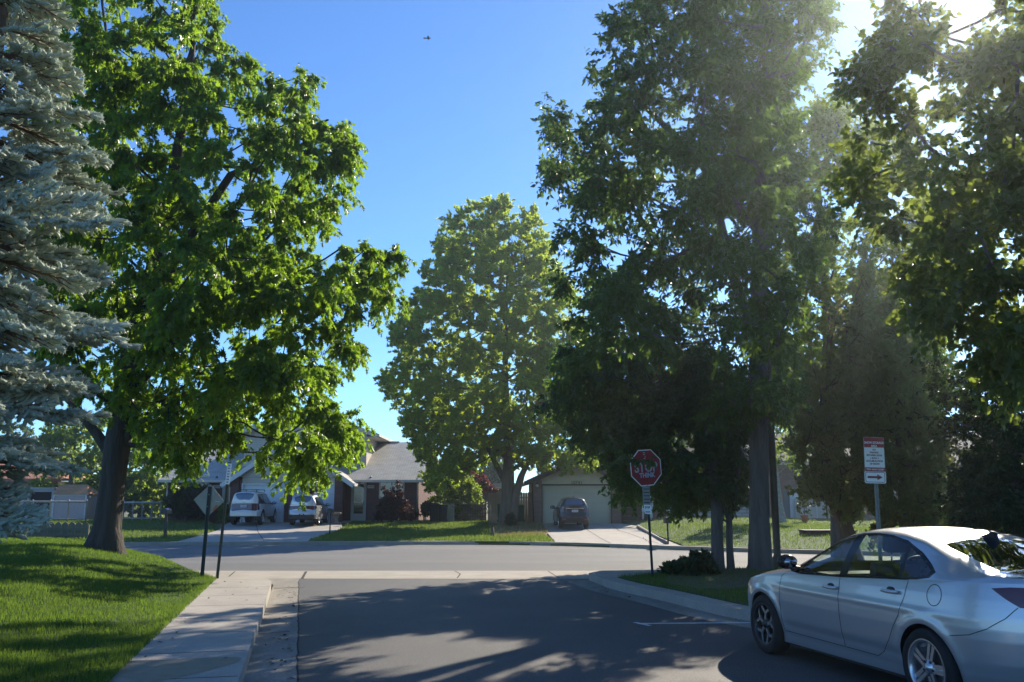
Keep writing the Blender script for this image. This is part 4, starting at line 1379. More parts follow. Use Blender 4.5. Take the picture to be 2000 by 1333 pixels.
def duplex():
    Yg, Yw, Yb = 51.5, 53.2, 66.0
    zg = 0.38
    X = lambda px, Y: (px - 1000) * (Y * PCOS + 0.15) / FPX
    Z = lambda py, Y: P(1000, py, Y).z
    root = empty('brick_duplex', (X(566, Yg), Yg, zg), 'brick and taupe siding duplex with two white garage doors and grey roof', 'house')
    o = Vector(root.location)
    sub = lambda mb: mb

    def put(mb, name, m, parent=root, **k):
        mb.v = [(v[0] - o.x, v[1] - o.y, v[2] - o.z) for v in mb.v]
        if name in ('wall', 'garage_wall', 'pier', 'downspout', 'end_gable'):
            return mb.build_each(name, m, parent, **k)
        return mb.build(name, m, parent, **k)
    gx0, gx1 = X(467, Yg), X(663, Yg)
    wx0, wx1 = X(327, Yw), X(818, Yw)
    ze = 2.95
    # walls of the wings and garage
    w = MB()
    w.box(wx0, gx0, Yw, Yb, zg - .3, ze); w.box(gx1, wx1, Yw, Yb, zg - .3, ze)
    put(w, 'wall', M_BRICK)
    dA = (X(473, Yg), X(556, Yg)); dB = (X(573, Yg), X(658, Yg))
    zt = Z(946, Yg)
    gw = MB()
    gw.box(gx0, dA[0], Yg, Yw + 2, zg - .3, zt + .28); gw.box(dA[1], dB[0], Yg, Yg + .3, zg - .3, zt + .0)
    gw.box(dB[1], gx1, Yg, Yw + 2, zg - .3, zt + .28)
    put(gw, 'garage_wall', M_BRICK)
    pb = MB(); pb.box(gx1 - .25, gx1 + .22, Yg - .12, Yg - .004, zg - .3, ze - .05); pb.box(gx0 - .45, gx0 + .02, Yg - .12, Yg - .004, zg - .3, ze - .05)
    put(pb, 'pier', M_BRICK)
    gb = MB()
    xm = X(566, Yg); zp = Z(858, Yg)
    gb.box(dA[0], dB[1], Yg + .02, Yg + .25, zt, ze)
    gb.prism([(gx0 - .3, ze), (gx1 + .3, ze), (xm, zp - .22)], Yg - .06, Yg + .12)
    put(gb, 'gable', M_SIDING)
    for (a, b) in (dA, dB):
        d = MB(); d.box(a + .05, b - .05, Yg + .14, Yg + .20, zg - .06, zt - .05)
        gd = put(d, 'garage_door', M_GDOOR)
        t = MB(); t.box(a - .02, a + .06, Yg - .03, Yg + .14, zg - .06, zt + .04); t.box(b - .06, b + .02, Yg - .03, Yg + .14, zg - .06, zt + .04); t.box(a + .06, b - .06, Yg - .03, Yg + .14, zt - .05, zt + .04)
        put(t, 'frame', M_WHITE, gd)
    # roofs
    def shift(r):
        for ob in [r] + list(r.children):
            ob.data.transform(Matrix.Translation(-o))
    s = (zp - ze) / ((gx1 + .3 - gx0 + .3) / 2)
    shift(gable_y(root, gx0 - .3, gx1 + .3, Yg - .45, Yg + 6.0, ze, zp, .55, M_SHING, M_WHITE))
    shift(gable_x(root, wx0, wx1, Yw, Yb, ze + .05, 5.45, .5, M_SHING, M_CREAM))
    ge = MB()
    for xx in (wx0, wx1):
        ge.prism([(Yw + .02, ze), (Yb - .02, ze), ((Yw + Yb) / 2, 5.2)], xx - .1, xx + .1, 'x')
    put(ge, 'end_gable', M_SIDING)
    # upper storey
    Yu = 55.0
    ux1 = X(714, Yu); ux0 = 2 * xm - ux1
    u = MB(); u.box(ux0, ux1, Yu, 61.0, 3.2, 5.9)
    u.prism([(ux0, 5.9), (ux1, 5.9), (xm, 7.1)], Yu, Yu + .2)
    put(u, 'upper_wall', M_SIDING)
    shift(gable_y(root, ux0, ux1, Yu - .6, 61.5, 5.9, 7.25, .75, M_SHING, M_CREAM))
    so = MB(); so.box(ux1 + .01, ux1 + .72, Yu - .55, 61.4, 5.44, 5.46)
    put(so, 'soffit', M_CREAM)
    wd = MB()
    # windows
    def win(px0, px1, py0, py1, Y, mull=1, m=M_WHITE):
        wn = window(root, X(px0, Y), X(px1, Y), Y - .02, Z(py1, Y), Z(py0, Y), m, mull)
        shift(wn)
        return wn
    win(741, 790, 937, 974, Yw)
    win(358, 409, 927, 958, Yw)
    # doors
    for (a, b, lab) in ((687, 716, 1), (436, 455, 0)):
        x0, x1 = X(a, Yw), X(b, Yw)
        z0, z1 = zg + .05, Z(936, Yw)
        f = MB()
        f.box(x0, x0 + .10, Yw - .10, Yw - .003, z0, z1); f.box(x1 - .10, x1, Yw - .10, Yw - .003, z0, z1); f.box(x0 + .10, x1 - .10, Yw - .10, Yw - .003, z1 - .1, z1)
        dr = put(f, 'door', M_STORM)
        pn = MB(); pn.box(x0 + .10, x1 - .10, Yw - .06, Yw - .03, z0, z0 + .42); pn.box(x0 + .10, x1 - .10, Yw - .06, Yw - .03, z0 + .98, z0 + 1.06)
        for xx in (x0 + .10, x1 - .16):
            pn.box(xx, xx + .06, Yw - .062, Yw - .032, z0, z1 - .1)
        put(pn, 'panel', M_STORM, dr)
        gl = MB(); gl.box(x0 + .14, x1 - .14, Yw - .045, Yw - .04, z0 + .42, z1 - .1)
        put(gl, 'pane', M_DARKG, dr)
        cu = MB()
        for q in range(8):
            xx = x0 + .18 + (x1 - x0 - .36) * q / 8
            cu.tube([(xx, Yw - .02, z0 + 1.1), (xx + .01, Yw - .015, z1 - .12)], .035, 6)
        put(cu, 'curtain', M_CURT, dr)
        hd = MB(); hd.tube([(x1 - .13, Yw - .07, z0 + .95), (x1 - .13, Yw - .12, z0 + 1.0), (x1 - .13, Yw - .07, z0 + 1.08)], .012, 6)
        put(hd, 'handle', M_BLACK, dr)
    st = MB(); st.box(X(670, 52.2), X(722, 52.2), Yw - 1.15, Yw - .11, zg - .2, zg + .07)
    put(st, 'doorstep', M_CONC)
    ds = MB()
    for xx in (X(816, Yw), X(741, Yw) + 0):
        ds.tube([(xx, Yw - .55, ze - .05), (xx, Yw - .08, ze - .3), (xx, Yw - .08, zg + .1)], .045, 6)
        break
    ds.tube([(wx0 + .05, Yw - .08, ze - .1), (wx0 + .05, Yw - .08, zg)], .045, 6)
    put(ds, 'downspout', M_CREAM)
    # number plaques and lanterns
    for (pa, pb_, t) in ((718, 731, '10735'), (417, 431, '10733')):
        x0, x1 = X(pa, Yw), X(pb_, Yw)
        z0, z1 = Z(954, Yw), Z(948, Yw)
        pq = MB(); pq.box(x0, x1, Yw - .03, Yw - .004, z0, z1)
        pl = put(pq, 'number_plaque', M_CREAM)
        text(t, (z1 - z0) * .8, ((x0 + x1) / 2 - o.x, Yw - .034 - o.y, (z0 + z1) / 2 - o.z), (R(90), 0, 0), M_BLACK, pl)
        ln = MB(); ln.box((x0 + x1) / 2 - .07, (x0 + x1) / 2 + .07, Yw - .16, Yw - .003, z1 + .15, z1 + .42)
        ln.prism([((x0 + x1) / 2 - .10, z1 + .42), ((x0 + x1) / 2 + .10, z1 + .42), ((x0 + x1) / 2, z1 + .52)], Yw - .18, Yw - .003)
        put(ln, 'lantern', M_BLACK)
    rl = MB(); rl.box(wx0 + 2, wx1 - 2, (Yw + Yb) / 2 - .1, (Yw + Yb) / 2 + .1, 5.44, 5.5)
    put(rl, 'ridge_cap', M_SHING)
    vp = MB(); vp.tube([(wx0 + 4.2, 56, 4.0), (wx0 + 4.2, 56, 5.2)], .05, 8)
    put(vp, 'vent_pipe', M_WHITE)


duplex()


def tan_house():
    Yg = 50.5
    zg = 0.37
    X = lambda px, Y: (px - 1000) * (Y * PCOS + 0.15) / FPX
    Z = lambda py, Y: P(1000, py, Y).z
    gx0, gx1 = X(1040, Yg), X(1212, Yg)
    dx0, dx1 = X(1058, Yg), X(1194, Yg)
    zt = Z(947, Yg)
    root = empty('tan_house', ((gx0 + gx1) / 2, Yg, zg), 'tan stucco house with wide beige garage door and brick side piers', 'house')
    o = Vector(root.location)

    def put(mb, name, m, parent=root, **k):
        mb.v = [(v[0] - o.x, v[1] - o.y, v[2] - o.z) for v in mb.v]
        if name in ('wall', 'garage_wall', 'pier', 'downspout', 'end_gable'):
            return mb.build_each(name, m, parent, **k)
        return mb.build(name, m, parent, **k)

    def shift(r):
        for ob in [r] + list(r.children):
            ob.data.transform(Matrix.Translation(-o))
    w = MB(); w.box(gx0, dx0, Yg, 62, zg - .3, 2.75); w.box(dx1, gx1, Yg, 62, zg - .3, 2.75)
    put(w, 'pier', M_BRICKT)
    ze, zp = 2.85, 3.95
    xm = X(1128, Yg)
    g = MB(); g.box(dx0, dx1, Yg + .01, Yg + .3, zt, ze)
    g.prism([(gx0 - .02, 2.75), (gx1 + .02, 2.75), (gx1 + .02, ze), (xm, zp - .1), (gx0 - .02, ze)], Yg - .05, Yg + .1)
    put(g, 'gable', M_STUCCO)
    d = MB(); d.box(dx0 + .03, dx1 - .03, Yg + .15, Yg + .22, zg - .05, zt - .03)
    gd = put(d, 'garage_door', M_GDTAN)
    t = MB(); t.box(dx0, dx0 + .04, Yg - .02, Yg + .15, zg - .05, zt + .03); t.box(dx1 - .04, dx1, Yg - .02, Yg + .15, zg - .05, zt + .03); t.box(dx0 + .04, dx1 - .04, Yg - .02, Yg + .15, zt - .05, zt + .03)
    put(t, 'frame', mat('dark_brown_trim', (0.05, 0.038, 0.03), 0.6), gd)
    shift(gable_y(root, gx0, gx1, Yg - .5, 62, ze, zp, .35, M_SHINGD, mat('dark_brown_trim', (0.05, 0.038, 0.03), 0.6)))
    text('10741', .26, (X(1126, Yg) - o.x, Yg - .055 - o.y, Z(945, Yg) - o.z + .05), (R(90), 0, 0), M_BLACK, root, name='house_number')
    # upper storey, set back
    Yu = 55.0
    u = MB(); u.box(X(1146, Yu), X(1330, Yu), Yu, 62, 2.5, Z(846, Yu))
    put(u, 'upper_wall', M_STUCCO)
    shift(gable_x(root, X(1146, Yu), X(1330, Yu), Yu, 62, Z(848, Yu), Z(790, Yu), .5, M_SHINGD, M_CREAM))
    wn = window(root, X(1136, Yu) + .6, X(1160, Yu) + .4, Yu - .02, Z(893, Yu), Z(862, Yu), M_WHITE, 0); shift(wn)
    b = MB(); b.box(gx1 + .001, X(1480, 53), 53, 61.5, zg - .3, 3.0)
    put(b, 'rear_wall', M_BRICKT)
    shift(gable_x(root, gx1, X(1480, 53), 53, 61.5, 3.0, 5.0, .5, M_SHINGD, M_CREAM))
    for a, c in ((1250, 1290), (1340, 1390)):
        wn = window(root, X(a, 53), X(c, 53), 52.98, 1.5, 2.6, M_WHITE, 1); shift(wn)
    ds = MB(); ds.tube([(gx0 - .12, Yg - .4, 2.75), (gx0 - .02, Yg - .07, 2.5), (gx0 + .05, Yg - .07, zg + .1), (gx0 + .05, Yg - .3, zg + .05)], .045, 6)
    put(ds, 'downspout', M_BLACK)
    # porch lamp on the left pier
    lp = MB(); x = X(1049, Yg); z = Z(950, Yg)
    lp.box(x - .05, x + .05, Yg - .10, Yg - .003, z + .1, z + .16)
    l = put(lp, 'wall_lamp', M_BLACK)
    bl = MB(); bl.ball((x, Yg - .12, z + .02), .085)
    put(bl, 'globe', mat('opal_globe', (0.8, 0.78, 0.7), 0.3), l)
    vt = MB(); vt.box(X(1041, Yg), X(1046, Yg), Yg - .06, Yg - .003, Z(942, Yg), Z(932, Yg))
    put(vt, 'meter_box', M_CREAM)


tan_house()


def brick_house():
    Y = 54.5
    zg = .55
    X = lambda px, Yy: (px - 1000) * (Yy * PCOS + 0.15) / FPX
    Z = lambda py, Yy: P(1000, py, Yy).z
    x0, x1 = X(1486, Y), X(2250, Y)
    root = empty('brick_house', ((x0 + x1) / 2, Y, zg), 'low brick house with grey door and pale garage panels glimpsed under the cedars', 'house')
    o = Vector(root.location)

    def put(mb, name, m, parent=root):
        mb.v = [(v[0] - o.x, v[1] - o.y, v[2] - o.z) for v in mb.v]
        return mb.build(name, m, parent)
    w = MB(); w.box(x0, x1, Y, Y + 9, zg - .4, 4.1)
    put(w, 'wall', M_BRICKT)
    r = gable_x(root, x0, x1, Y, Y + 9, 4.1, 6.0, .5, M_SHINGD, M_CREAM)
    for ob in [r] + list(r.children): ob.data.transform(Matrix.Translation(-o))
    d = MB(); d.box(X(1529, Y), X(1540, Y), Y - .06, Y - .003, zg, 2.2)
    put(d, 'door', mat('slate_door', (0.13, 0.15, 0.155), 0.6))
    t = MB(); t.box(X(1540, Y), X(1544, Y), Y - .12, Y - .004, zg, 2.2); t.box(X(1544, Y), X(1560, Y), Y - .08, Y - .004, zg, 2.15)
    put(t, 'trim', M_WHITE)
    g = MB(); g.box(X(1549, Y), X(1606, Y), Y - .22, Y - .1, zg, 1.62)
    gd = put(g, 'garage_door', mat('pale_panel', (0.50, 0.44, 0.37), 0.7, var=.06, vscale=2))
    f = MB()
    for px in (1549, 1561, 1576, 1590, 1606):
        f.box(X(px, Y) - .03, X(px, Y) + .03, Y - .25, Y - .221, zg, 1.66)
    f.box(X(1549, Y), X(1606, Y), Y - .25, Y - .221, 1.66, 1.74)
    put(f, 'frame', M_CREAM, gd)
    h = MB(); h.box(X(1613, Y), X(1630, Y), Y - .1, Y - .004, zg, 1.7)
    put(h, 'side_panel', M_STUCCO)
    wn = window(root, X(1488, Y), X(1499, Y), Y - .02, 2.3, 3.4, M_WHITE, 0)
    for ob in [wn] + list(wn.children): ob.data.transform(Matrix.Translation(-o))


brick_house()


def far_left():
    # terracotta-roofed house and grey-pink shed beyond the rail fence
    Y = 66.0
    zg = .5
    X = lambda px, Yy: (px - 1000) * (Yy * PCOS + 0.15) / FPX
    Z = lambda py, Yy: P(1000, py, Yy).z
    x0, x1 = X(-150, Y), X(112, Y)
    root = empty('terracotta_house', ((x0 + x1) / 2, Y, zg), 'house with terracotta hipped roof half hidden by the blue spruce', 'house')
    o = Vector(root.location)
    w = MB(); w.box(x0 - o.x, x1 - o.x, 0, 7, -.3, Z(940, Y) - zg)
    w.build('wall', mat('salmon_wall', (0.42, 0.25, 0.17), 0.8, var=.1, vscale=2), root)
    r = MB()
    a, b, ze, zp = x0 - o.x - .4, x1 - o.x + .5, Z(936, Y) - zg, Z(906, Y + 3) - zg
    r.add([(a, -.5, ze), (b, -.5, ze), (b, 7.5, ze), (a, 7.5, ze), (a + 3.4, 3.5, zp), (b - 3.0, 3.5, zp)],
          [(0, 1, 5, 4), (1, 2, 5), (2, 3, 4, 5), (3, 0, 4), (3, 2, 1, 0)])
    ro = r.build('roof', M_SHINGR, root)
    f = MB(); f.box(a, b, -.58, -.503, ze - .2, ze + .02)
    f.build('fascia', mat('red_fascia', (0.40, 0.12, 0.08), 0.6), ro)
    wn = window(root, -1.5, .2, -.02, .7, 1.9, M_WHITE, 1)
    # shed
    Y = 57.0
    zs = zfar(X(140, Y), Y)
    x0, x1 = X(107, Y), X(171, Y)
    root = empty('garden_shed', ((x0 + x1) / 2, Y, zs), 'pinkish grey ribbed shed with low orange roof behind the rail fence', 'shed')
    ox = root.location.x
    zt = Z(966, Y) - zs
    w = MB(); w.box(x0 - ox, x1 - ox, 0, 1.9, -.2, zt)
    w.build('wall', wave_mat('shed_siding', (0.50, 0.40, 0.38), (0.30, 0.24, 0.23), 0.10, 'X', 0.6, 0.2, 0.4, 0.05), root)
    t = MB()
    for xx in (x0 - ox - .02, x1 - ox - .06):
        t.box(xx, xx + .08, -.04, -.002, -.1, zt)
    t.box(x0 - ox + .06, x1 - ox - .06, -.04, -.002, zt - .08, zt)
    t.build('trim', M_WHITE, root)
    r = MB()
    a, b = x0 - ox - .1, x1 - ox + .12
    zp = Z(947, Y + 1) - zs
    r.add([(a, -.15, zt), (b, -.15, zt + .0), (b, 2.05, zt), (a, 2.05, zt), (a, .95, zp), (b - .55, .95, zp)], [(0, 1, 5, 4), (1, 2, 5), (2, 3, 4, 5), (3, 0, 4), (3, 2, 1, 0)])
    r.build('roof', brick_mat('shingle_orange', (0.60, 0.30, 0.14), (0.52, 0.25, 0.11), (0.22, 0.09, 0.05), scale=3.0, bw=0.9, bh=0.42, ms=0.03, swap=True), root)
    # second shed left of it, its doorway shade painted on a solid box
    x0, x1 = X(38, 58), X(101, 58)
    zs = zfar(x0, 58)
    root = empty('open_shed', ((x0 + x1) / 2, 58, zs), 'grey framed open shed with doorway painted dark as shade next to the pinkish shed', 'shed')
    ox = root.location.x
    w = MB(); hh = Z(955, 58) - zs
    w.box(x0 - ox, x1 - ox, .6, 2.2, -.2, hh)
    w.build('wall', M_DARK, root)  # near-black box in place of a shaded hollow
    f = MB()
    for xx in (x0 - ox, (x0 + x1) / 2 - ox - .7, x1 - ox - .16):
        f.box(xx, xx + .16, .4, .596, -.2, hh)
    f.box(x0 - ox + .16, x1 - ox - .16, .4, .596, hh - .2, hh)
    f.box(x0 - ox + .3, x1 - ox - .3, .42, .594, -.2, .55)
    f.build('frame', mat('grey_frame', (0.42, 0.43, 0.45), 0.6), root)
    r = MB(); r.prism([(x0 - ox - .1, hh), (x1 - ox + .1, hh), (x1 - ox + .1, hh + .08), (x0 - ox - .1, hh + .08)], .2, 2.4)
    r.build('roof', mat('grey_frame', (0.42, 0.43, 0.45), 0.6), root)


far_left()


# ================================================================== FENCES
def rail_fence(pa, pb, Y, z0, z1, n, label, name='rail_fence', mesh=True):
    xa, xb = (pa - 1000) * Y / FPX, (pb - 1000) * Y / FPX
    g = zfar((xa + xb) / 2, Y)
    root = empty(name, ((xa + xb) / 2, Y, g), label, 'fence')
    L = (xb - xa) / 2
    m = mat('grey_rail', (0.42, 0.39, 0.35), 0.7, var=.2, vscale=6)
    t = MB(); t.tube([(-L, 0, z1), (0, .02, z1 + .01), (L, 0, z1 - .01)], .055, 8); t.tube([(-L, 0, .18), (L, 0, .18)], .03, 6)
    t.build('rail', m, root)
    for i in range(n):
        x = -L + 2 * L * i / (n - 1)
        p = MB(); p.tube([(x, .05, -.3), (x, .05, z1 + .03)], .05, 8); p.lathe([(.05, z1 + .03), (.06, z1 + .06), (.03, z1 + .12), (0.001, z1 + .14)], 8, (x, .05, 0))
        p.build('post', m, root)
    if mesh:
        w = MB()
        s = .22
        k = int(2 * L / s) + 6
        for i in range(-6, k):
            x = -L + i * s
            for sg in (1, -1):
                a = x if sg > 0 else x + 1.0
                b = a + sg * (z1 - .18)
                a2, b2 = max(-L, min(L, a)), max(-L, min(L, b))
                if abs(b2 - a2) < .05: continue
                za = .18 + (a2 - a) * sg; zb = .18 + (b2 - a) * sg
                w.tube([(a2, 0, za), (b2, 0, zb)], .006, 3, cap=False)
        w.build('wire_mesh', mat('galvanised', (0.45, 0.45, 0.45), 0.5, metal=.5), root)
    return root


rail_fence(-60, 182, 52.0, 0, 1.16, 8, 'grey rail fence with wire mesh in front of the sheds')
rail_fence(236, 326, 54.0, 0, 1.1, 6, 'short rail fence between the oak trunk and brick house')


def scallop_fence():
    Y = 36.5
    X = lambda px: (px - 1000) * (Y * PCOS) / FPX
    x0, x1 = X(-260), X(178)
    g = 0.12
    zt = P(1000, 1020, Y).z - g
    root = empty('scalloped_fence', ((x0 + x1) / 2, Y, g), 'weathered low board fence with scalloped top behind the lawn mound', 'fence')
    L = (x1 - x0) / 2
    b = MB()
    n = int(2 * L / .27)
    w = 2 * L / n
    for i in range(n):
        xa = -L + i * w + .004; xb = xa + w - .008
        arc = [(xb - (xb - xa) * k / 6, zt - .10 + .10 * math.sin(math.pi * k / 6)) for k in range(7)]
        b.prism([(xa, -.3), (xb, -.3)] + arc, 0, .025)
    b.build('boards', M_WOODG, root)
    r = MB(); r.box(-L, L, -.06, -.002, zt - .34, zt - .22); r.box(-L, L, -.06, -.002, .1, .2)
    r.build('rail', M_WOODG, root)
    for i in range(5):
        p = MB(); x = -L + 2 * L * i / 4
        p.box(x - .06, x + .06, -.13, -.062, -.3, zt - .12)
        p.build('post', M_WOODG, root)


scallop_fence()


def board_fence(pa, pb, Y, top, label, m, name='board_fence', horizontal=False, depth=.05):
    X = lambda px: (px - 1000) * (Y * PCOS) / FPX
    x0, x1 = X(pa), X(pb)
    g = zfar((x0 + x1) / 2, Y)
    h = P(1000, top, Y).z - g
    root = empty(name, ((x0 + x1) / 2, Y, g), label, 'fence')
    L = (x1 - x0) / 2
    b = MB()
    if horizontal:
        n = max(3, int(h / .2))
        for i in range(n):
            b.box(-L, L, 0, .03, h * i / n + .01, h * (i + 1) / n - .012)
    else:
        n = max(3, int(2 * L / .14))
        q = random.Random(int(pa))
        for i in range(n):
            xa = -L + 2 * L * i / n
            dz = q.uniform(-.015, .015)
            b.prism([(xa + .004, -.2), (xa + 2 * L / n - .004, -.2), (xa + 2 * L / n - .004, h - .04 + dz), (xa + L / n * 1.3, h + dz), (xa + L / n * .7, h + dz), (xa + .004, h - .04 + dz)], 0, .025)
    b.build('boards', m, root)
    for i in range(2):
        p = MB(); x = (-L + .06) if i == 0 else (L - .06)
        p.box(x - .05, x + .05, .032, .13, -.2, h - .08)
        p.build('post', m, root)
    r = MB()
    for z in (.3, h - .3):
        r.box(-L + .12, L - .12, .032, .075, z - .045, z + .045)
    r.build('rail', m, root)
    return root


board_fence(953, 1040, 51.5, 962, 'brown vertical board fence behind the maple trunk', M_WOODB)
board_fence(1213, 1263, 51.0, 976, 'dark horizontal board gate beside the tan garage', M_WOODD, 'board_gate', True)
board_fence(878, 950, 52.5, 985, 'shadowed dark board fence behind the light green bush', M_WOODD, 'board_fence', False)


def lattice():
    Y = 51.6
    X = lambda px: (px - 1000) * (Y * PCOS) / FPX
    x0, x1 = X(868), X(886)
    g = zfar(x0, Y)
    root = empty('lattice_panel', ((x0 + x1) / 2, Y, g), 'small diagonal lattice panel right of the dark bins', 'fence')
    L, h = (x1 - x0) / 2, .95
    b = MB(); s = .13
    for i in range(-8, 9):
        for sg in (1, -1):
            pts = []
            for t in np.linspace(-2, 2, 161):
                x = i * s + sg * t; z = h / 2 + t
                if -L < x < L and 0 < z < h: pts.append((x, z))
            if len(pts) > 3:
                (xa, za), (xb, zb) = pts[0], pts[-1]
                yy = 0 if sg > 0 else .012
                d = Vector((xb - xa, 0, zb - za)).normalized(); n = Vector((-d.z, 0, d.x)) * .018
                v = [Vector((xa, yy, za)), Vector((xb, yy, zb))]
                b.add([v[0] - n, v[1] - n, v[1] + n, v[0] + n, v[0] - n + Vector((0, .01, 0)), v[1] - n + Vector((0, .01, 0)), v[1] + n + Vector((0, .01, 0)), v[0] + n + Vector((0, .01, 0))], [(0, 1, 2, 3), (7, 6, 5, 4), (0, 4, 5, 1), (2, 6, 7, 3)])
    b.build('slats', M_CREAM, root)
    f = MB(); f.box(-L - .04, -L, -.01, .04, 0, h + .04); f.box(L, L + .04, -.01, .04, 0, h + .04); f.box(-L, L, -.01, .04, h, h + .04)
    f.build('frame', M_CREAM, root)


lattice()


# ================================================================== SMALL THINGS ACROSS THE STREET
def bin_(px, Y, label, col, w=.58, h=1.08, lidc=None):
    x = (px - 1000) * Y * PCOS / FPX
    g = zfar(x, Y)
    root = empty('wheelie_bin', (x, Y, g), label, 'bin', 'wheelie bins by the fences')
    m = mat('bin_%d' % int(px), col, .6, spec=.2)
    b = MB()
    b.add([(-w * .42, -w * .42, .06), (w * .42, -w * .42, .06), (w * .42, w * .42, .06), (-w * .42, w * .42, .06), (-w / 2, -w / 2, h * .92), (w / 2, -w / 2, h * .92), (w / 2, w / 2, h * .92), (-w / 2, w / 2, h * .92)],
          [(3, 2, 1, 0), (4, 5, 6, 7), (0, 1, 5, 4), (1, 2, 6, 5), (2, 3, 7, 6), (3, 0, 4, 7)])
    b.build('body', m, root, bevel=.02)
    l = MB(); l.prism([(-w / 2 - .03, h * .925), (w / 2 + .03, h * .925), (w / 2 + .03, h * .95), (w * .3, h), (-w * .3, h), (-w / 2 - .03, h * .95)], -w / 2 - .03, w / 2 + .05)
    l.build('lid', mat('bin_lid_%d' % int(px), lidc or col, .6, spec=.2), root, bevel=.01)
    for s in (-1, 1):
        k = MB(); k.lathe([(.02, 0), (.1, 0), (.1, .05), (.02, .05)], 12, (s * w * .36, w * .40, .1), 'y')
        k.build('wheel', M_BLACK, root)
    hd = MB(); hd.tube([(-w * .35, w / 2 + .06, h * .9), (w * .35, w / 2 + .06, h * .9)], .02, 6)
    hd.build('handle', M_BLACK, root)


bin_(849, 51.0, 'black wheelie bin nearest the brick house corner', (0.012, 0.016, 0.015), .55, 1.1)
bin_(863, 51.2, 'dark charcoal wheelie bin right beside the lattice panel', (0.02, 0.025, 0.024), .62, 1.0)
bin_(981, 50.8, 'green wheelie bin half behind the left of the maple trunk', (0.012, 0.10, 0.055), .55, 1.05)
bin_(1014, 50.8, 'green wheelie bin with yellowish lid right of the maple trunk', (0.010, 0.085, 0.048), .62, 1.02, (0.20, 0.15, 0.02))


def mailbox(px, py_base, py_top, label, thin=False, col=(0.03, 0.03, 0.03)):
    b = GF(px, py_base)
    root = empty('mailbox', b, label, 'mailbox', 'kerbside mailboxes')
    h = P(px, py_top, b.y).z - b.z
    p = MB()
    if thin: p.tube([(0, 0, -.2), (0, 0, h - .22)], .03, 8)
    else: p.box(-.05, .05, -.05, .05, -.2, h - .2)
    p.build('post', mat('mailbox_post', (0.10, 0.085, 0.06), .8) if not thin else M_BLACK, root)
    w = .11 if thin else .13
    hh = .22
    prof = [(-w, h - hh), (w, h - hh)] + [(w * math.cos(a), h - w + w * math.sin(a)) for a in np.linspace(0, math.pi, 9)]
    bx = MB(); bx.prism(prof, -.26, .24)
    o = bx.build('box', mat('mailbox_black', col, .4), root)
    d = MB(); d.prism([(x * .94, z) for x, z in prof], -.275, -.262)
    d.build('door', mat('mailbox_black', col, .4), root)
    f = MB(); f.box(w + .004, w + .014, -.1, .0, h - .16, h - .02)
    f.build('flag', mat('flag_red', (0.35, 0.03, 0.02), .5), root)


mailbox(322, 1052, 993, 'dark mailbox on square wooden post on the west lawn')
mailbox(644, 1046, 993, 'slim black mailbox on thin rod by the silver car', True)
mailbox(1305, 1063, 1010, 'brown mailbox post on the mounded lawn near the stop sign', True, (0.04, 0.02, 0.015))


def birdbath():
    b = GF(656, 1024)
    root = empty('stone_birdbath', b, 'rough stone birdbath pedestal beside the garage pier', 'birdbath')
    m = mat('rough_stone', (0.26, 0.215, 0.17), .95, var=.3, vscale=14, bump=.8, bscale=30)
    p = MB(); p.lathe([(.001, 0), (.22, 0), (.22, .07), (.13, .12), (.11, .32), (.16, .42), (.18, .46)], 14)
    p.build('pedestal', m, root)
    w = MB(); w.lathe([(.05, .46), (.26, .50), (.29, .62), (.27, .63), (.24, .55), (.001, .53)], 16)
    w.build('bowl', m, root)


birdbath()


def flower_edge():
    # white stones along the bed of the burgundy shrub: every stone is a thing
    m = mat('pale_stone', (0.50, 0.47, 0.42), .9, var=.2, vscale=20)
    q = random.Random(4)
    base = None
    for i in range(15):
        p = GF(735 + i * 6.0, 1020.8 - (i % 3) * .3)
        b = MB(); b.ball((0, 0, .05), .11, 1.1 + q.uniform(-.2, .3), .8, .6 + q.uniform(-.1, .15), 8, 5)
        o = b.build('edging_stone', m)
        o.location = p
        o.rotation_euler = (0, 0, q.uniform(0, 3))
        tag(o, 'rounded pale stone in the edging row under the burgundy shrub', 'stone', 'pale edging stones')


flower_edge()


def hydrant_stake():
    # broken stake with a hose reel standing at the edge of the dirt bed
    b = GF(961, 1050)
    root = empty('garden_stake', b, 'short weathered stump stake at the edge of the dirt bed', 'stake')
    p = MB(); p.tube([(0, 0, -.1), (.02, 0, .2), (0, .02, .42)], [.09, .075, .06], 9)
    p.build('post', M_BARKB, root)
    r = MB(); r.tube([(-.02, 0, .4), (-.1, 0, .8), (-.28, .05, 1.3)], .015, 6)
    r.build('rod', M_BARKG, root)


hydrant_stake()


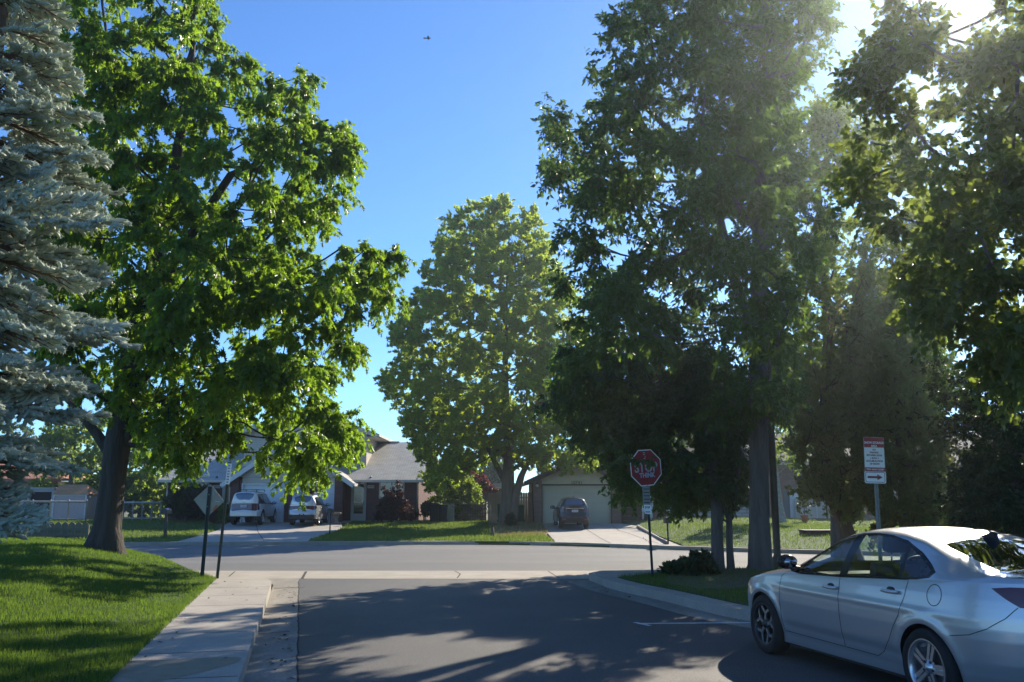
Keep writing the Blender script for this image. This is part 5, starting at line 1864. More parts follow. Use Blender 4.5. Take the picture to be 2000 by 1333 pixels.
def patio():
    Y = 49.8
    X = lambda px, Yy=Y: (px - 1000) * (Yy * PCOS) / FPX
    # white slatted garden bench with a red cushion
    x = X(1289); g = zfar(x, Y)
    root = empty('patio_bench', (x, Y, g), 'white patio bench with dark red cushion beside the dark gate', 'bench')
    f = MB()
    for sx in (-.52, .52):
        f.box(sx - .04, sx + .04, -.3, -.24, 0, .62); f.box(sx - .04, sx + .04, .2, .26, 0, .92); f.box(sx - .04, sx + .04, -.24, .2, .56, .62)
    f.build('frame', M_WHITE, root)
    s = MB(); s.box(-.48, .48, -.26, .2, .36, .42)
    s.build('seat', M_WHITE, root)
    c = MB(); c.box(-.46, .46, -.25, .16, .424, .54)
    c.build('cushion', mat('red_cushion', (0.12, 0.02, 0.018), .9), root, bevel=.03)
    k = MB()
    for i in range(6):
        k.box(-.46, .46, .2, .24, .5 + i * .07, .55 + i * .07)
    k.build('backrest', M_WHITE, root)
    # white tipped chair
    x = X(1262); g = zfar(x, Y)
    root = empty('patio_chair', (x, Y - .1, g), 'white plastic patio chair against the dark gate', 'chair')
    mt = MB()
    for sx in (-.22, .22):
        for sy in (-.2, .2):
            mt2 = MB(); mt2.tube([(sx, sy, 0), (sx * .9, sy * .9, .42)], .025, 6); mt2.build('leg', M_WHITE, root)
    mt.prism([(-.24, .42), (.24, .42), (.24, .46), (-.24, .46)], -.22, .22); mt.build('seat', M_WHITE, root)
    bk = MB(); bk.prism([(-.24, .46), (.24, .46), (.2, .9), (.1, .96), (-.1, .96), (-.2, .9)], .2, .235); bk.build('backrest', M_WHITE, root)
    # low white garden wall with blocks
    Yw = 51.6
    x0, x1 = X(1322, Yw), X(1478, Yw)
    g = zfar((x0 + x1) / 2, Yw)
    root = empty('garden_wall', ((x0 + x1) / 2, Yw, g), 'low whitewashed block wall behind the mounded lawn', 'wall')
    L = (x1 - x0) / 2
    w = MB(); w.box(-L, L, 0, .2, -.4, .72); w.build('wall', brick_mat('white_block', (0.44, 0.44, 0.42), (0.38, 0.38, 0.36), (0.2, 0.2, 0.19), scale=1.6), root)
    w = MB(); w.box(-L - .04, L + .04, -.05, .25, .722, .80); w.build('coping', M_CREAM, root)
    # dark kettle grill
    x = X(1312, 50.2); g = zfar(x, 50.2)
    root = empty('kettle_grill', (x, 50.2, g), 'dark kettle grill on legs left of the whitewashed wall', 'grill')
    b = MB(); b.ball((0, 0, .75), .28, 1, 1, .85, 14, 9); b.build('bowl', M_BLACK, root)
    for a in (0.5, 2.6, 4.7):
        l = MB(); l.tube([(.18 * math.cos(a), .18 * math.sin(a), .6), (.3 * math.cos(a), .3 * math.sin(a), 0)], .018, 6); l.build('leg', M_BLACK, root)
    # red pot with a dark plant
    b = GF(1572, 1022)
    root = empty('potted_plant', b, 'orange-red pot with small dark plant before the brick house', 'potted plant')
    p = MB(); p.lathe([(.001, 0), (.13, 0), (.18, .32), (.20, .34), (.20, .40), (.16, .40), (.15, .3), (.001, .3)], 14); p.build('pot', mat('terracotta_pot', (0.42, 0.10, 0.045), .8), root)
    g2 = np.random.default_rng(9)
    cl = g2.standard_normal((14, 3)) * np.array([.22, .2, .22]) + np.array([0, 0, 1.0])
    pos, ax, nr, sz, ti = foliage(cl, 60, .2, .11, g2, np.array([0, 0, .8]), .2, .2, 6)
    link(bpy.data.objects.new('foliage', leaf_mesh('foliage', pos, ax, nr, sz, 'ovate', ti, ML_DARK)), root)
    st = MB(); st.tube([(0, 0, .3), (.02, 0, .9)], .02, 6); st.build('stem', M_BARKG, root)
    # dark timber planter box by the far kerb, behind the sedan's bonnet
    a = G(1572, 1064, .13); Yp = a.y + .6
    x0, x1 = (1571 - 1000) * Yp * PCOS / FPX, (1668 - 1000) * Yp * PCOS / FPX
    g = zfar(x0, Yp)
    root = empty('timber_planter', ((x0 + x1) / 2, Yp, g), 'dark brown timber box at the far kerb behind the sedan bonnet', 'planter')
    L = (x1 - x0) / 2
    h = P(1000, 1036, Yp).z - g
    b = MB(); b.box(-L, L, 0, .8, -.1, h - .04); b.build('box', wave_mat('timber_brown', (0.06, 0.038, 0.028), (0.02, 0.013, 0.010), 0.15, 'X', .8), root)
    b = MB(); b.box(-L - .04, L + .04, -.04, .84, h - .038, h); b.build('cap', mat('timber_cap', (0.075, 0.05, 0.038), .8), root)
    # pale garden ornament: a stone goose silhouette near the cedars
    b = GF(1640, 1024)
    m = mat('pale_rock', (0.45, 0.40, 0.36), .95, var=.3, vscale=9, bump=.8, bscale=18)
    r = MB(); r.ball((0, 0, .12), .35, 1.3, .8, .55, 10, 7); o = r.build('boulder', m); o.location = b
    tag(o, 'low broad pale boulder at the edge of the mounded lawn by the cedars', 'boulder')
    r = MB(); r.ball((0, 0, .22), .2, .7, .7, 1.4, 10, 7); o = r.build('boulder', m); o.location = b + Vector((.55, .1, 0))
    tag(o, 'small upright pale boulder next to the low broad one by the cedars', 'boulder')
    # white-roofed carport far behind the fence
    Y = 62; zt = P(1000, 944, Y).z
    x0, x1 = X(963, Y), X(1003, Y)
    root = empty('white_carport', ((x0 + x1) / 2, Y, .5), 'white flat-roofed carport beyond the brown fence', 'carport')
    L = (x1 - x0) / 2
    r = MB(); r.box(-L, L, 0, 4, zt - .8, zt - .5); r.build('roof', M_WHITE, root)
    for sx in (-1, 1):
        p = MB(); p.box(sx * L * .9 - .05, sx * L * .9 + .05, .1, .2, -.1, zt - .8); p.build('post', M_WHITE, root)


patio()


# ================================================================== SIGNS AND POSTS
def post_u(mb, h, w=.045, lean=(0, 0), z0=-.3):
    """U-channel sign post"""
    n = 6
    for i in range(n):
        pass
    a = Vector((0, 0, z0)); b = Vector((lean[0], lean[1], h))
    for (xo, ww, yo, th) in ((-w / 2, w * .28, 0.0, .006), (w / 2 - w * .28, w * .28, 0.0, .006), (-w * .25, w * .5, .018, .006)):
        vs = []
        for p in (a, b):
            for (dx, dy) in ((xo, yo), (xo + ww, yo), (xo + ww, yo + th), (xo, yo + th)):
                vs.append(p + Vector((dx, dy, 0)))
        mb.add(vs, [(3, 2, 1, 0), (4, 5, 6, 7), (0, 1, 5, 4), (1, 2, 6, 5), (2, 3, 7, 6), (3, 0, 4, 7)])
    for sx in (-1, 1):
        vs = []
        for p in (a, b):
            for (dx, dy) in ((sx * w * .25 - .003, .004), (sx * w * .25 + .003, .004), (sx * w * .25 + .003, .02), (sx * w * .25 - .003, .02)):
                vs.append(p + Vector((dx, dy, 0)))
        mb.add(vs, [(0, 1, 5, 4), (1, 2, 6, 5), (2, 3, 7, 6), (3, 0, 4, 7)])


M_POSTG = mat('post_green', (0.020, 0.032, 0.024), .55)
M_POSTO = mat('post_olive', (0.075, 0.072, 0.042), .6, var=.25, vscale=20)
M_POSTS = mat('post_steel', (0.24, 0.25, 0.235), .5, metal=.4, var=.2, vscale=20)
M_RED = mat('sign_red', (0.30, 0.012, 0.022), .45)
M_REDP = mat('sign_red_faded', (0.36, 0.05, 0.055), .5)
M_SWHITE = mat('sign_white', (0.86, 0.86, 0.84), .4)
M_SBACK = mat('sign_back', (0.27, 0.25, 0.20), .5, metal=.25, var=.12, vscale=6)


def rrect(w, h, r, n=5):
    out = []
    for cx, cz, a0 in ((w / 2 - r, h / 2 - r, 0), (-w / 2 + r, h / 2 - r, 90), (-w / 2 + r, -h / 2 + r, 180), (w / 2 - r, -h / 2 + r, 270)):
        for k in range(n + 1):
            a = R(a0 + 90 * k / n)
            out.append((cx + r * math.cos(a), cz + r * math.sin(a)))
    return out


def stop_sign():
    b = G(1275, 1128, .165)
    Y = b.y
    sc = FPX / (Y * PCOS + .1)
    root = empty('stop_sign', b, 'red octagonal stop sign with a think sticker on leaning dark post', 'stop sign')
    c = P(1261, 914, Y) - b
    ry = math.atan2(c.x, c.z)
    p = MB(); post_u(p, c.z + .34, .05, (c.x * 1.12, 0), -.05)
    p.build('post', M_POSTG, root)
    rr = .365 / math.cos(R(22.5))
    tilt = R(-4.5)
    def octa(r): return [(r * math.cos(R(22.5 + 45 * k)), r * math.sin(R(22.5 + 45 * k))) for k in range(8)]
    def rot(pts): return [(x * math.cos(-tilt) - z * math.sin(-tilt), x * math.sin(-tilt) + z * math.cos(-tilt)) for x, z in pts]
    hold = bpy.data.objects.new('octagon', None)
    o8 = MB(); o8.prism(octa(rr), -.012, -.009)
    face = o8.build('octagon', M_SWHITE, root); face.location = (c.x, 0, c.z); face.rotation_euler = (0, tilt, R(24))
    o8 = MB(); o8.prism(octa(rr * .945), -.0145, -.0125)
    o8.build('red_face', M_RED, face)
    text('STOP', .265, (0, -.0155, .00), (R(90), 0, 0), mat('sign_letter', (0.42, 0.42, 0.41), .5), face, depth=.001, bold=.008, xs=.86)
    text('THINK', .135, (.01, -.0185, -.155), (R(90), 0, 0), mat('sticker_blue', (0.42, 0.50, 0.62), .5), face, depth=.001, bold=.004, xs=.9)
    g = MB()
    g.box(-.045, .005, -.0165, -.0148, .262, .274); g.box(-.05, .01, -.0165, -.0148, .298, .310)
    g.tube([(-.0, -.0155, .245), (-.0, -.0155, .195), (-.02, -.0155, .178), (-.04, -.0155, .19)], .006, 5)
    g.build('paint_scrawl', mat('scrawl', (0.5, 0.5, 0.5), .6), face)
    # long narrow plate with lines of small print below, and a small plate under that
    pz0, pz1 = P(1262, 990, Y).z - b.z, P(1262, 949, Y).z - b.z
    xm = P(1263, 968, Y).x - b.x
    n = MB(); n.prism([(xm - .075, pz0), (xm + .075, pz0), (xm + .063, pz1), (xm - .087, pz1)], -.012, -.008)
    pl = n.build('narrow_plate', mat('dull_plate', (0.22, 0.22, 0.21), .5), root)
    for i in range(5):
        z = pz1 - .06 - i * (pz1 - pz0 - .08) / 5
        q = MB(); q.box(xm - .062, xm + .055, -.0135, -.0122, z - .016, z)
        q.build('print_line', M_BLACK, pl)
    pz0, pz1 = P(1262, 1004, Y).z - b.z, P(1262, 986, Y).z - b.z
    xm = P(1265, 995, Y).x - b.x
    n = MB(); n.prism([(xm - .065, pz0), (xm + .072, pz0 - .012), (xm + .062, pz1 - .006), (xm - .075, pz1)], -.022, -.018)
    pl = n.build('small_plate', M_SWHITE, root)
    q = MB()
    for i in range(4):
        q.box(xm - .05 + i * .026, xm - .036 + i * .026, -.024, -.0222, pz1 - .08 + .01 * (i % 2), pz1 - .03)
    q.box(xm - .05, xm + .045, -.024, -.0222, pz0 + .03, pz0 + .045)
    q.build('print_marks', M_BLACK, pl)


stop_sign()


def snow_sign():
    Y = 13.6
    b = Vector((P(1714, 1030, Y).x, Y, .16))
    root = empty('snow_storage_sign', b, 'red and white snow storage area sign with arrow plate on steel post', 'sign')
    top = P(1706, 855, Y) - b
    c = P(1707, 888, Y) - b
    c2 = P(1709, 932.5, Y) - b
    p = MB(); post_u(p, top.z - .02, .06, (top.x, 0), -.1)
    p.build('post', M_POSTS, root)
    w, h = .305, .520
    z0 = c.z - h / 2; z1 = c.z + h / 2
    al = math.atan2(c.x - c2.x, c.z - c2.z)
    bd = MB(); bd.prism([(-w / 2, -h / 2), (w / 2, -h / 2), (w / 2, h / 2), (-w / 2, h / 2)], -.012, -.008)
    pl = bd.build('plate', M_SWHITE, root); pl.location = c; pl.rotation_euler = (0, al, 0)
    hd = MB(); hd.prism([(-w / 2 + .003, h / 2 - .155), (w / 2 - .003, h / 2 - .155), (w / 2 - .003, h / 2 - .003), (-w / 2 + .003, h / 2 - .003)], -.0135, -.0122)
    hd.build('red_header', M_REDP, pl)
    ft = MB(); ft.prism([(-w / 2 + .003, -h / 2 + .003), (w / 2 - .003, -h / 2 + .003), (w / 2 - .003, -h / 2 + .062), (-w / 2 + .003, -h / 2 + .062)], -.0135, -.0122)
    ft.build('red_footer', M_REDP, pl)
    mk = mat('sign_maroon', (0.20, 0.03, 0.035), .5)
    y = -.0142
    text('SNOW STORAGE', .047, (0, y, .175), (R(90), 0, 0), M_SWHITE, pl, depth=.0005, bold=.0015, xs=.8)
    text('AREA', .047, (0, y, .125), (R(90), 0, 0), M_SWHITE, pl, depth=.0005, bold=.0015, xs=.8)
    for i, s in enumerate(('NO', 'PARKING', 'BETWEEN SIGNS', '1 INCH +', 'ACCUMULATION', 'OF SNOW')):
        text(s, .037, (0, -.0128, .070 - i * .043), (R(90), 0, 0), mk, pl, depth=.0005, bold=.0012, xs=.85)
    text('TOW AWAY ZONE', .036, (0, y, -.229), (R(90), 0, 0), M_SWHITE, pl, depth=.0005, bold=.001, xs=.82)
    a = MB(); a.prism(rrect(.325, .185, .03), -.012, -.008)
    ap = a.build('arrow_plate', M_SWHITE, root); ap.location = c2; ap.rotation_euler = (0, al, 0)
    bo = MB()
    o = rrect(.295, .155, .022); i_ = rrect(.280, .140, .016)
    n = len(o)
    bo.add([(x, -.0128, z) for x, z in o] + [(x, -.0128, z) for x, z in i_], [(k, (k + 1) % n, n + (k + 1) % n, n + k) for k in range(n)])
    bo.build('border', mk, ap, fixn=False)
    ar = MB(); ar.prism([(-.118, -.016), (.03, -.016), (.03, -.042), (.112, 0), (.03, .042), (.03, .016), (-.118, .016)], -.0142, -.0122)
    ar.build('arrow', mat('arrow_red', (0.25, 0.045, 0.045), .5), ap)


snow_sign()


def diamond_sign():
    Y = 18.4
    b = P(395, 1113, Y)
    root = empty('diamond_sign', b, 'back of a diamond warning sign with orange sticker on green post', 'sign')
    c = P(407, 978, Y) - b
    p = MB(); post_u(p, c.z + .28, .075, (c.x * 1.3, 0), -.25)
    p.build('post', M_POSTG, root)
    s = .335
    d = MB(); d.prism([(0, -s), (s, 0), (0, s), (-s, 0)], .022, .026)
    pl = d.build('plate', M_SBACK, root, bevel=.003); pl.location = c; pl.rotation_euler = (0, R(3), R(-8))
    st = MB(); st.box(.11, .20, .0195, .0215, -.16, -.08)
    m = mat('sticker_orange', (0.42, 0.12, 0.04), .6)
    so_ = MB(); so_.prism([(.09, -.19), (.135, -.205), (.215, -.095), (.165, -.075)], .0195, .0215)
    so_.build('sticker', m, pl)
    l = MB(); l.prism([(.14, -.02), (.24, -.015), (.24, -.005), (.14, -.01)], .0195, .0215)
    l.build('sticker_strip', M_CREAM, pl)
    bl = MB()
    for z in (-.12, .12):
        bl.lathe([(.001, -.012), (.016, -.012), (.016, .0), (.001, .0)], 6, (0, .0, z), 'y')
    bl.build('bolt', M_POSTS, pl)


diamond_sign()


def narrow_sign():
    Y = 18.2
    b = P(424, 1118, Y)
    root = empty('narrow_street_sign', b, 'narrow vertical white sign with dark lettering atop leaning olive post', 'sign')
    t = P(449, 903, Y) - b
    p = MB(); post_u(p, t.z, .06, (t.x, 0), -.25)
    p.build('post', M_POSTO, root)
    c = P(446.5, 926, Y) - b
    h, w = .42, .085
    a = MB(); a.prism([(-w / 2, -h / 2), (w / 2, -h / 2), (w / 2, h / 2), (-w / 2, h / 2)], -.014, -.010)
    pl = a.build('plate', M_SWHITE, root); pl.location = c; pl.rotation_euler = (0, math.atan2(t.x, t.z), 0)
    q = random.Random(12)
    k = MB()
    for i in range(7):                                   # lettering too small to read in the picture: dark strokes
        z = .165 - i * .055
        for x in (-.022, -.006, .010):
            w_ = q.uniform(.008, .013)
            k.box(x, x + w_, -.0158, -.0143, z - q.uniform(.008, .018), z + q.uniform(.008, .018))
    k.build('print_marks', M_BLACK, pl)


narrow_sign()


def lamp_post():
    b = G(1519, 1101, .2)
    root = empty('lamp_post', b, 'tall plain grey street light pole beside the ash trunk', 'street light')
    x = P(1518, 890, b.y).x - b.x
    p = MB(); p.lathe([(.17, -.1), (.17, .02), (.14, .10), (.10, .16), (.085, .2), (.08, 3.0), (.065, 8.0)], 16)
    p.build('pole', mat('pole_metal', (0.13, 0.105, 0.08), .55, metal=.2, var=.2, vscale=8), root)
    a = MB(); a.tube([(0, 0, 7.9), (-.1, 0, 8.3), (-.6, 0, 8.5), (-1.6, 0, 8.55)], .03, 8)
    a.build('arm', M_POSTS, root)
    h = MB(); h.prism([(-2.1, 8.5), (-1.6, 8.47), (-1.55, 8.6), (-2.0, 8.62)], -.12, .12)
    h.build('lamp_head', M_POSTS, root)


lamp_post()


def bird():
    c = P(836, 75, 30)
    root = empty('flying_bird', c, 'tiny dark bird gliding in the open sky', 'bird')
    v = MB(); v.ball((0, 0, 0), .035, 2.4, .9, .8, 8, 6); v.ball((.085, 0, .01), .022, 1, 1, 1, 8, 6)
    v.prism([(-.08, .0), (-.16, -.02), (-.16, .02)], -.03, .03)
    v.build('body', M_BLACK, root)
    for s in (-1, 1):
        w = MB(); w.add([(.03, 0, 0), (.04, s * .08, .03), (.0, s * .17, .015), (-.02, s * .08, .025), (-.03, 0, 0), (0, s * .08, .035)], [(0, 1, 5), (1, 2, 5), (2, 3, 5), (3, 4, 5), (4, 0, 5)])
        w.build('wing', M_BLACK, root)


bird()


# ================================================================== CARS
# body as a table of points S(q, v): q runs from nose to tail, v from sill (0) over the belt line (1) and roof rail (1.5) to the centre line (2)
class Body:
    def __init__(s, d, NQ=220, NV=150):
        s.d = d
        s.UA, s.UB = d['ua'], d['ub']                      # start of the nose rounding, start of the tail rounding
        s.q = np.linspace(0, 1, NQ); s.v = np.linspace(0, 2, NV)
        I = lambda t, u: np.interp(u, [p[0] for p in t], [p[1] for p in t])
        s.I = I
        T = np.zeros((NQ, NV, 3))
        for i, q in enumerate(s.q):
            u0 = s.u_of(q, d['zmid'])
            zs = float(I(d['belt'], u0)); zb = float(I(d['sill'], u0))
            nlow = s.v <= 1
            z = zb + (zs - zb) * s.v[nlow]
            u = np.array([s.u_of(q, zz) for zz in z])
            fac = s.plan(q)
            w = I(d['wide'], z) * d['hw']
            T[i, nlow] = np.column_stack([u, w * fac, z])
            us = u[-1]; ys = (w * fac)[-1]
            zc = max(float(I(d['top'], us)), zs + .004)
            zr = min(max(float(I(d['railz'], us)), zs + .002), zc)
            yr = min(float(I(d['raily'], us)), ys * .94)
            # section from belt over rail to centre
            k = 40
            t = np.linspace(0, 1, k)
            A = np.column_stack([ys + (yr - ys) * t + .022 * np.sin(np.pi * t) * min(1, (zr - zs) / .25), zs + (zr - zs) * t])
            B = np.column_stack([yr * (1 - t), zr + (zc - zr) * (1 - (1 - t) ** 2.2)])
            L = np.vstack([A, B[1:]])
            vv = np.concatenate([1 + .5 * t, 1.5 + .5 * t[1:]])
            Ls = L.copy()
            for _ in range(14):
                Ls[1:-1] = .25 * Ls[:-2] + .5 * Ls[1:-1] + .25 * Ls[2:]
            nup = s.v > 1
            T[i, nup, 0] = us
            T[i, nup, 1] = np.interp(s.v[nup], vv, Ls[:, 0])
            T[i, nup, 2] = np.interp(s.v[nup], vv, Ls[:, 1])
        # soften kinks along the length
        for _ in range(d.get('smooth', 6)):
            T[1:-1] = .25 * T[:-2] + .5 * T[1:-1] + .25 * T[2:]
        j = int(np.argmin(np.abs(s.v - 1)))
        for _ in range(3):
            T[:, j - 4:j + 5] = .25 * T[:, j - 5:j + 4] + .5 * T[:, j - 4:j + 5] + .25 * T[:, j - 3:j + 6]
        # wheel-arch lips
        for uc in (0.0, d['wb']):
            r = np.hypot(T[:, :, 0] - uc, T[:, :, 2] - d['wr'])
            bump = d.get('lip', .014) * np.exp(-((r - d['arch'] - .035) / .045) ** 2)
            m = (s.v <= 1)[None, :] & (T[:, :, 1] > .3)
            T[:, :, 1] += bump * m
        # sculpted crease lines
        for (zc_, amp, sg) in d.get('crease', ()):
            m = (s.v <= 1)[None, :] & (T[:, :, 1] > .4)
            e = np.exp(-((T[:, :, 2] - zc_) / sg) ** 2)
            T[:, :, 1] += amp * e * m * np.clip((T[:, :, 0] - .25) / .3, 0, 1) * np.clip((d['wb'] + .6 - T[:, :, 0]) / .6, 0, 1)
        s.T = T
        dq = np.gradient(T, axis=0); dv = np.gradient(T, axis=1)
        N = np.cross(dq, dv)
        ln = np.linalg.norm(N, axis=2, keepdims=True)
        N = N / (ln + 1e-9)
        N[:, :, :] *= np.where(N[:, :, 1:2] * 1.0 + N[:, :, 2:3] * .5 < 0, -1, 1)
        # fill degenerate places
        bad = (ln[..., 0] < 1e-9)
        N[bad] = (0, 0, 1)
        s.N = N

    def u_of(s, q, z):
        d = s.d
        uf = float(s.I(d['nose'], z)); ur = float(s.I(d['tail'], z))
        if q < .22:
            a = q / .22; t = 1 - (1 - (1 - a)) ** 2.2 if False else 1 - a ** 2.2
            t = 1 - a ** 1.0 * (1) if False else t
            t = (1 - a) if d.get('lin') else t
            return s.UA - t * (s.UA - uf)
        if q < .74:
            return s.UA + (q - .22) / .52 * (s.UB - s.UA)
        a = (q - .74) / .26
        t = 1 - (1 - a) ** 2.2
        return s.UB + t * (ur - s.UB)

    def plan(s, q):
        d = s.d
        if q < .22:
            t = 1 - (q / .22) ** 2.2
            return (1 - min(1, t) ** d['pf'][0]) ** (1 / d['pf'][1])
        if q < .74:
            return 1.0
        t = 1 - (1 - (q - .74) / .26) ** 2.2
        return (1 - min(1, t) ** d['pr'][0]) ** (1 / d['pr'][1])

    def q_of(s, u, z):
        d = s.d
        uf = float(s.I(d['nose'], z)); ur = float(s.I(d['tail'], z))
        if u < s.UA:
            t = min(1, (s.UA - u) / (s.UA - uf)); return .22 * (1 - t) ** (1 / 2.2)
        if u < s.UB:
            return .22 + .52 * (u - s.UA) / (s.UB - s.UA)
        t = min(1, (u - s.UB) / (ur - s.UB)); return .74 + .26 * (1 - (1 - t) ** (1 / 2.2))

    def at(s, Q, V, A=None):
        A = s.T if A is None else A
        Q = np.clip(np.asarray(Q, float), 0, 1) * (len(s.q) - 1); V = np.clip(np.asarray(V, float) / 2, 0, 1) * (len(s.v) - 1)
        i = np.minimum(Q.astype(int), len(s.q) - 2); j = np.minimum(V.astype(int), len(s.v) - 2)
        a = (Q - i)[..., None]; b = (V - j)[..., None]
        return (A[i, j] * (1 - a) + A[i + 1, j] * a) * (1 - b) + (A[i, j + 1] * (1 - a) + A[i + 1, j + 1] * a) * b

    def qv(s, u, z, upto=1.62):
        """side-view point -> (q, v)"""
        q = s.q_of(u, z)
        for _ in range(3):
            col = s.at(np.full(160, q), np.linspace(0, upto, 160))
            zz = np.maximum.accumulate(col[:, 2])
            v = float(np.interp(z, zz, np.linspace(0, upto, 160)))
            uu = float(s.at(np.array([q]), np.array([v]))[0, 0])
            q = min(1, max(0, q + (u - uu) / 4.6 * (1.0 if .22 < q < .74 else .45)))
        return (q, v)

    def poly(s, pts, step=.05, closed=True, upto=1.62):
        return np.array([s.qv(u, z, upto) for u, z in densify(pts, step, closed)])


SC_Q = 5.0


def car_shell(B, regions, nq, nv, holes=()):
    """regions: list of (name, [(q,v) polygon]) -> {name: (V,F,N)}; first match wins; holes are left out"""
    gq, gv = np.meshgrid(np.linspace(0, 1, nq), np.linspace(0, 2, nv), indexing='ij')
    g = np.column_stack([gq.ravel(), gv.ravel()])
    S = np.array([SC_Q, 1.0])
    polys = [np.array(p) for _, p in regions] + [np.array(h) for h in holes]
    keep = np.ones(len(g), bool)
    inner = (g[:, 0] > 0) & (g[:, 0] < 1) & (g[:, 1] > 0) & (g[:, 1] < 2)
    for p in polys:
        keep &= (poly_dist(g * S, p * S) > .012) | ~inner
    g = g[keep]
    pts = [Vector(p * S) for p in g]; ed = []
    for p in polys:
        o = len(pts)
        pts += [Vector(x * S) for x in np.clip(p, [0, 0], [1, 2])]
        ed += [(o + i, o + (i + 1) % len(p)) for i in range(len(p))]
    r = delaunay_2d_cdt(pts, ed, [], 0, 1e-6)
    v2 = np.array([tuple(v) for v in r[0]]) / S
    tr = np.array(r[2]); cen = v2[tr].mean(1)
    a_, b_, c_ = v2[tr[:, 0]], v2[tr[:, 1]], v2[tr[:, 2]]
    cr = (b_[:, 0] - a_[:, 0]) * (c_[:, 1] - a_[:, 1]) - (b_[:, 1] - a_[:, 1]) * (c_[:, 0] - a_[:, 0])
    ok = np.abs(cr) > 1e-9
    tr, cen, cr = tr[ok], cen[ok], cr[ok]
    P3 = B.at(v2[:, 0], v2[:, 1]); N3 = B.at(v2[:, 0], v2[:, 1], B.N)
    lab = np.full(len(tr), len(regions))
    for i in range(len(regions) - 1, -1, -1):
        lab[in_poly(cen, regions[i][1])] = i
    for h in holes:
        lab[in_poly(cen, h)] = -1
    out = {}
    for i in range(len(regions) + 1):
        f = tr[lab == i]
        if not len(f): continue
        use = np.unique(f); mp = np.zeros(len(P3), int); mp[use] = np.arange(len(use))
        V, N, F = P3[use].copy(), N3[use].copy(), mp[f]
        # outward winding
        fn = np.cross(V[F[:, 1]] - V[F[:, 0]], V[F[:, 2]] - V[F[:, 0]])
        fl = (fn * N[F].mean(1)).sum(1) < 0
        F[fl] = F[fl][:, ::-1]
        name = regions[i][0] if i < len(regions) else 'body'
        if name in out:
            v0, f0, n0 = out[name]
            out[name] = (np.vstack([v0, V]), np.vstack([f0, F + len(v0)]), np.vstack([n0, N]))
        else:
            out[name] = (V, F, N)
    return out


def shell_mesh(name, V, F, N, material, parent, mirror=None, thick=0.0):
    """mirror: None = this side, True = both sides in one mesh, -1 = the other side only. Car axes: x rearwards, y to the driver's side, z up"""
    if mirror == -1:
        V = V * np.array([1, -1, 1]); N = N * np.array([1, -1, 1]); F = F[:, ::-1]
    elif mirror:
        V2 = V * np.array([1, -1, 1]); N2 = N * np.array([1, -1, 1])
        F = np.vstack([F, F[:, ::-1] + len(V)]); V = np.vstack([V, V2]); N = np.vstack([N, N2])
        # weld on the centre line
    if thick:
        n0 = len(V)
        V = np.vstack([V, V - N * thick]); N = np.vstack([N, -N]); F = np.vstack([F, F[:, ::-1] + n0])
    me = fast_mesh(name, V, F, 3, smooth=True, material=material)
    me.normals_split_custom_set_from_vertices([tuple(n / (np.linalg.norm(n) + 1e-9)) for n in N])
    o = bpy.data.objects.new(name, me)
    return link(o, parent)


def ribbon(mb, B, line, w, lift, closed=False, side=1):
    """a strip of width w lying on the body along a (q,v) line"""
    line = np.asarray(line)
    Pn = B.at(line[:, 0], line[:, 1]); Nn = B.at(line[:, 0], line[:, 1], B.N)
    n = len(Pn)
    vs = []
    for i in range(n):
        a = Pn[(i - 1) % n] if closed or i else Pn[i]; b = Pn[(i + 1) % n] if closed or i < n - 1 else Pn[i]
        t = (b - a) / (np.linalg.norm(b - a) + 1e-9)
        s = np.cross(Nn[i], t)
        for k in (-1, 1):
            p = Pn[i] + s * k * w / 2 + Nn[i] * lift
            vs.append((p[0], p[1] * side, p[2]))
    fs = [(2 * i, 2 * i + 1, 2 * ((i + 1) % n) + 1, 2 * ((i + 1) % n)) for i in range(n if closed else n - 1)]
    mb.add(vs, fs, True)


M_TYRE = mat('tyre', (0.014, 0.014, 0.015), .85, bump=.3, bscale=90)
M_CHROME = mat('alloy', (0.62, 0.62, 0.63), .25, metal=.9)
M_ALLOYD = mat('alloy_dark', (0.02, 0.02, 0.022), .35)
M_PLASTIC = mat('black_plastic', (0.015, 0.015, 0.016), .55)
M_GLOSSB = mat('gloss_black', (0.008, 0.008, 0.009), .22, spec=.3)
M_SEAM = mat('panel_gap', (0.01, 0.01, 0.011), .8)
M_INT = mat('interior_grey', (0.035, 0.034, 0.034), .8)
M_SEAT = mat('seat_cloth', (0.045, 0.042, 0.042), .9)
M_TAIL = mat('tail_red', (0.085, 0.005, 0.007), .1, coat=1.0)
M_TAILB = mat('tail_bright', (0.55, 0.03, 0.02), .2, coat=1.0)
M_LAMPC = mat('lamp_clear', (0.55, 0.57, 0.60), .08, metal=.3, coat=1.0)
M_CARGLASS = glass_mat('car_glass', (0.88, 0.97, 0.92), .95, .01)
M_CARGLASSD = glass_mat('car_glass_dark', (0.25, 0.28, 0.28), .25, .01, (0.004, 0.005, 0.006), 0.30)
M_PLATE = mat('plate_white', (0.55, 0.56, 0.58), .5)


def paint(name, col, metal=.55):
    return mat(name, col, .34, metal=metal, spec=.5, coat=1.0)


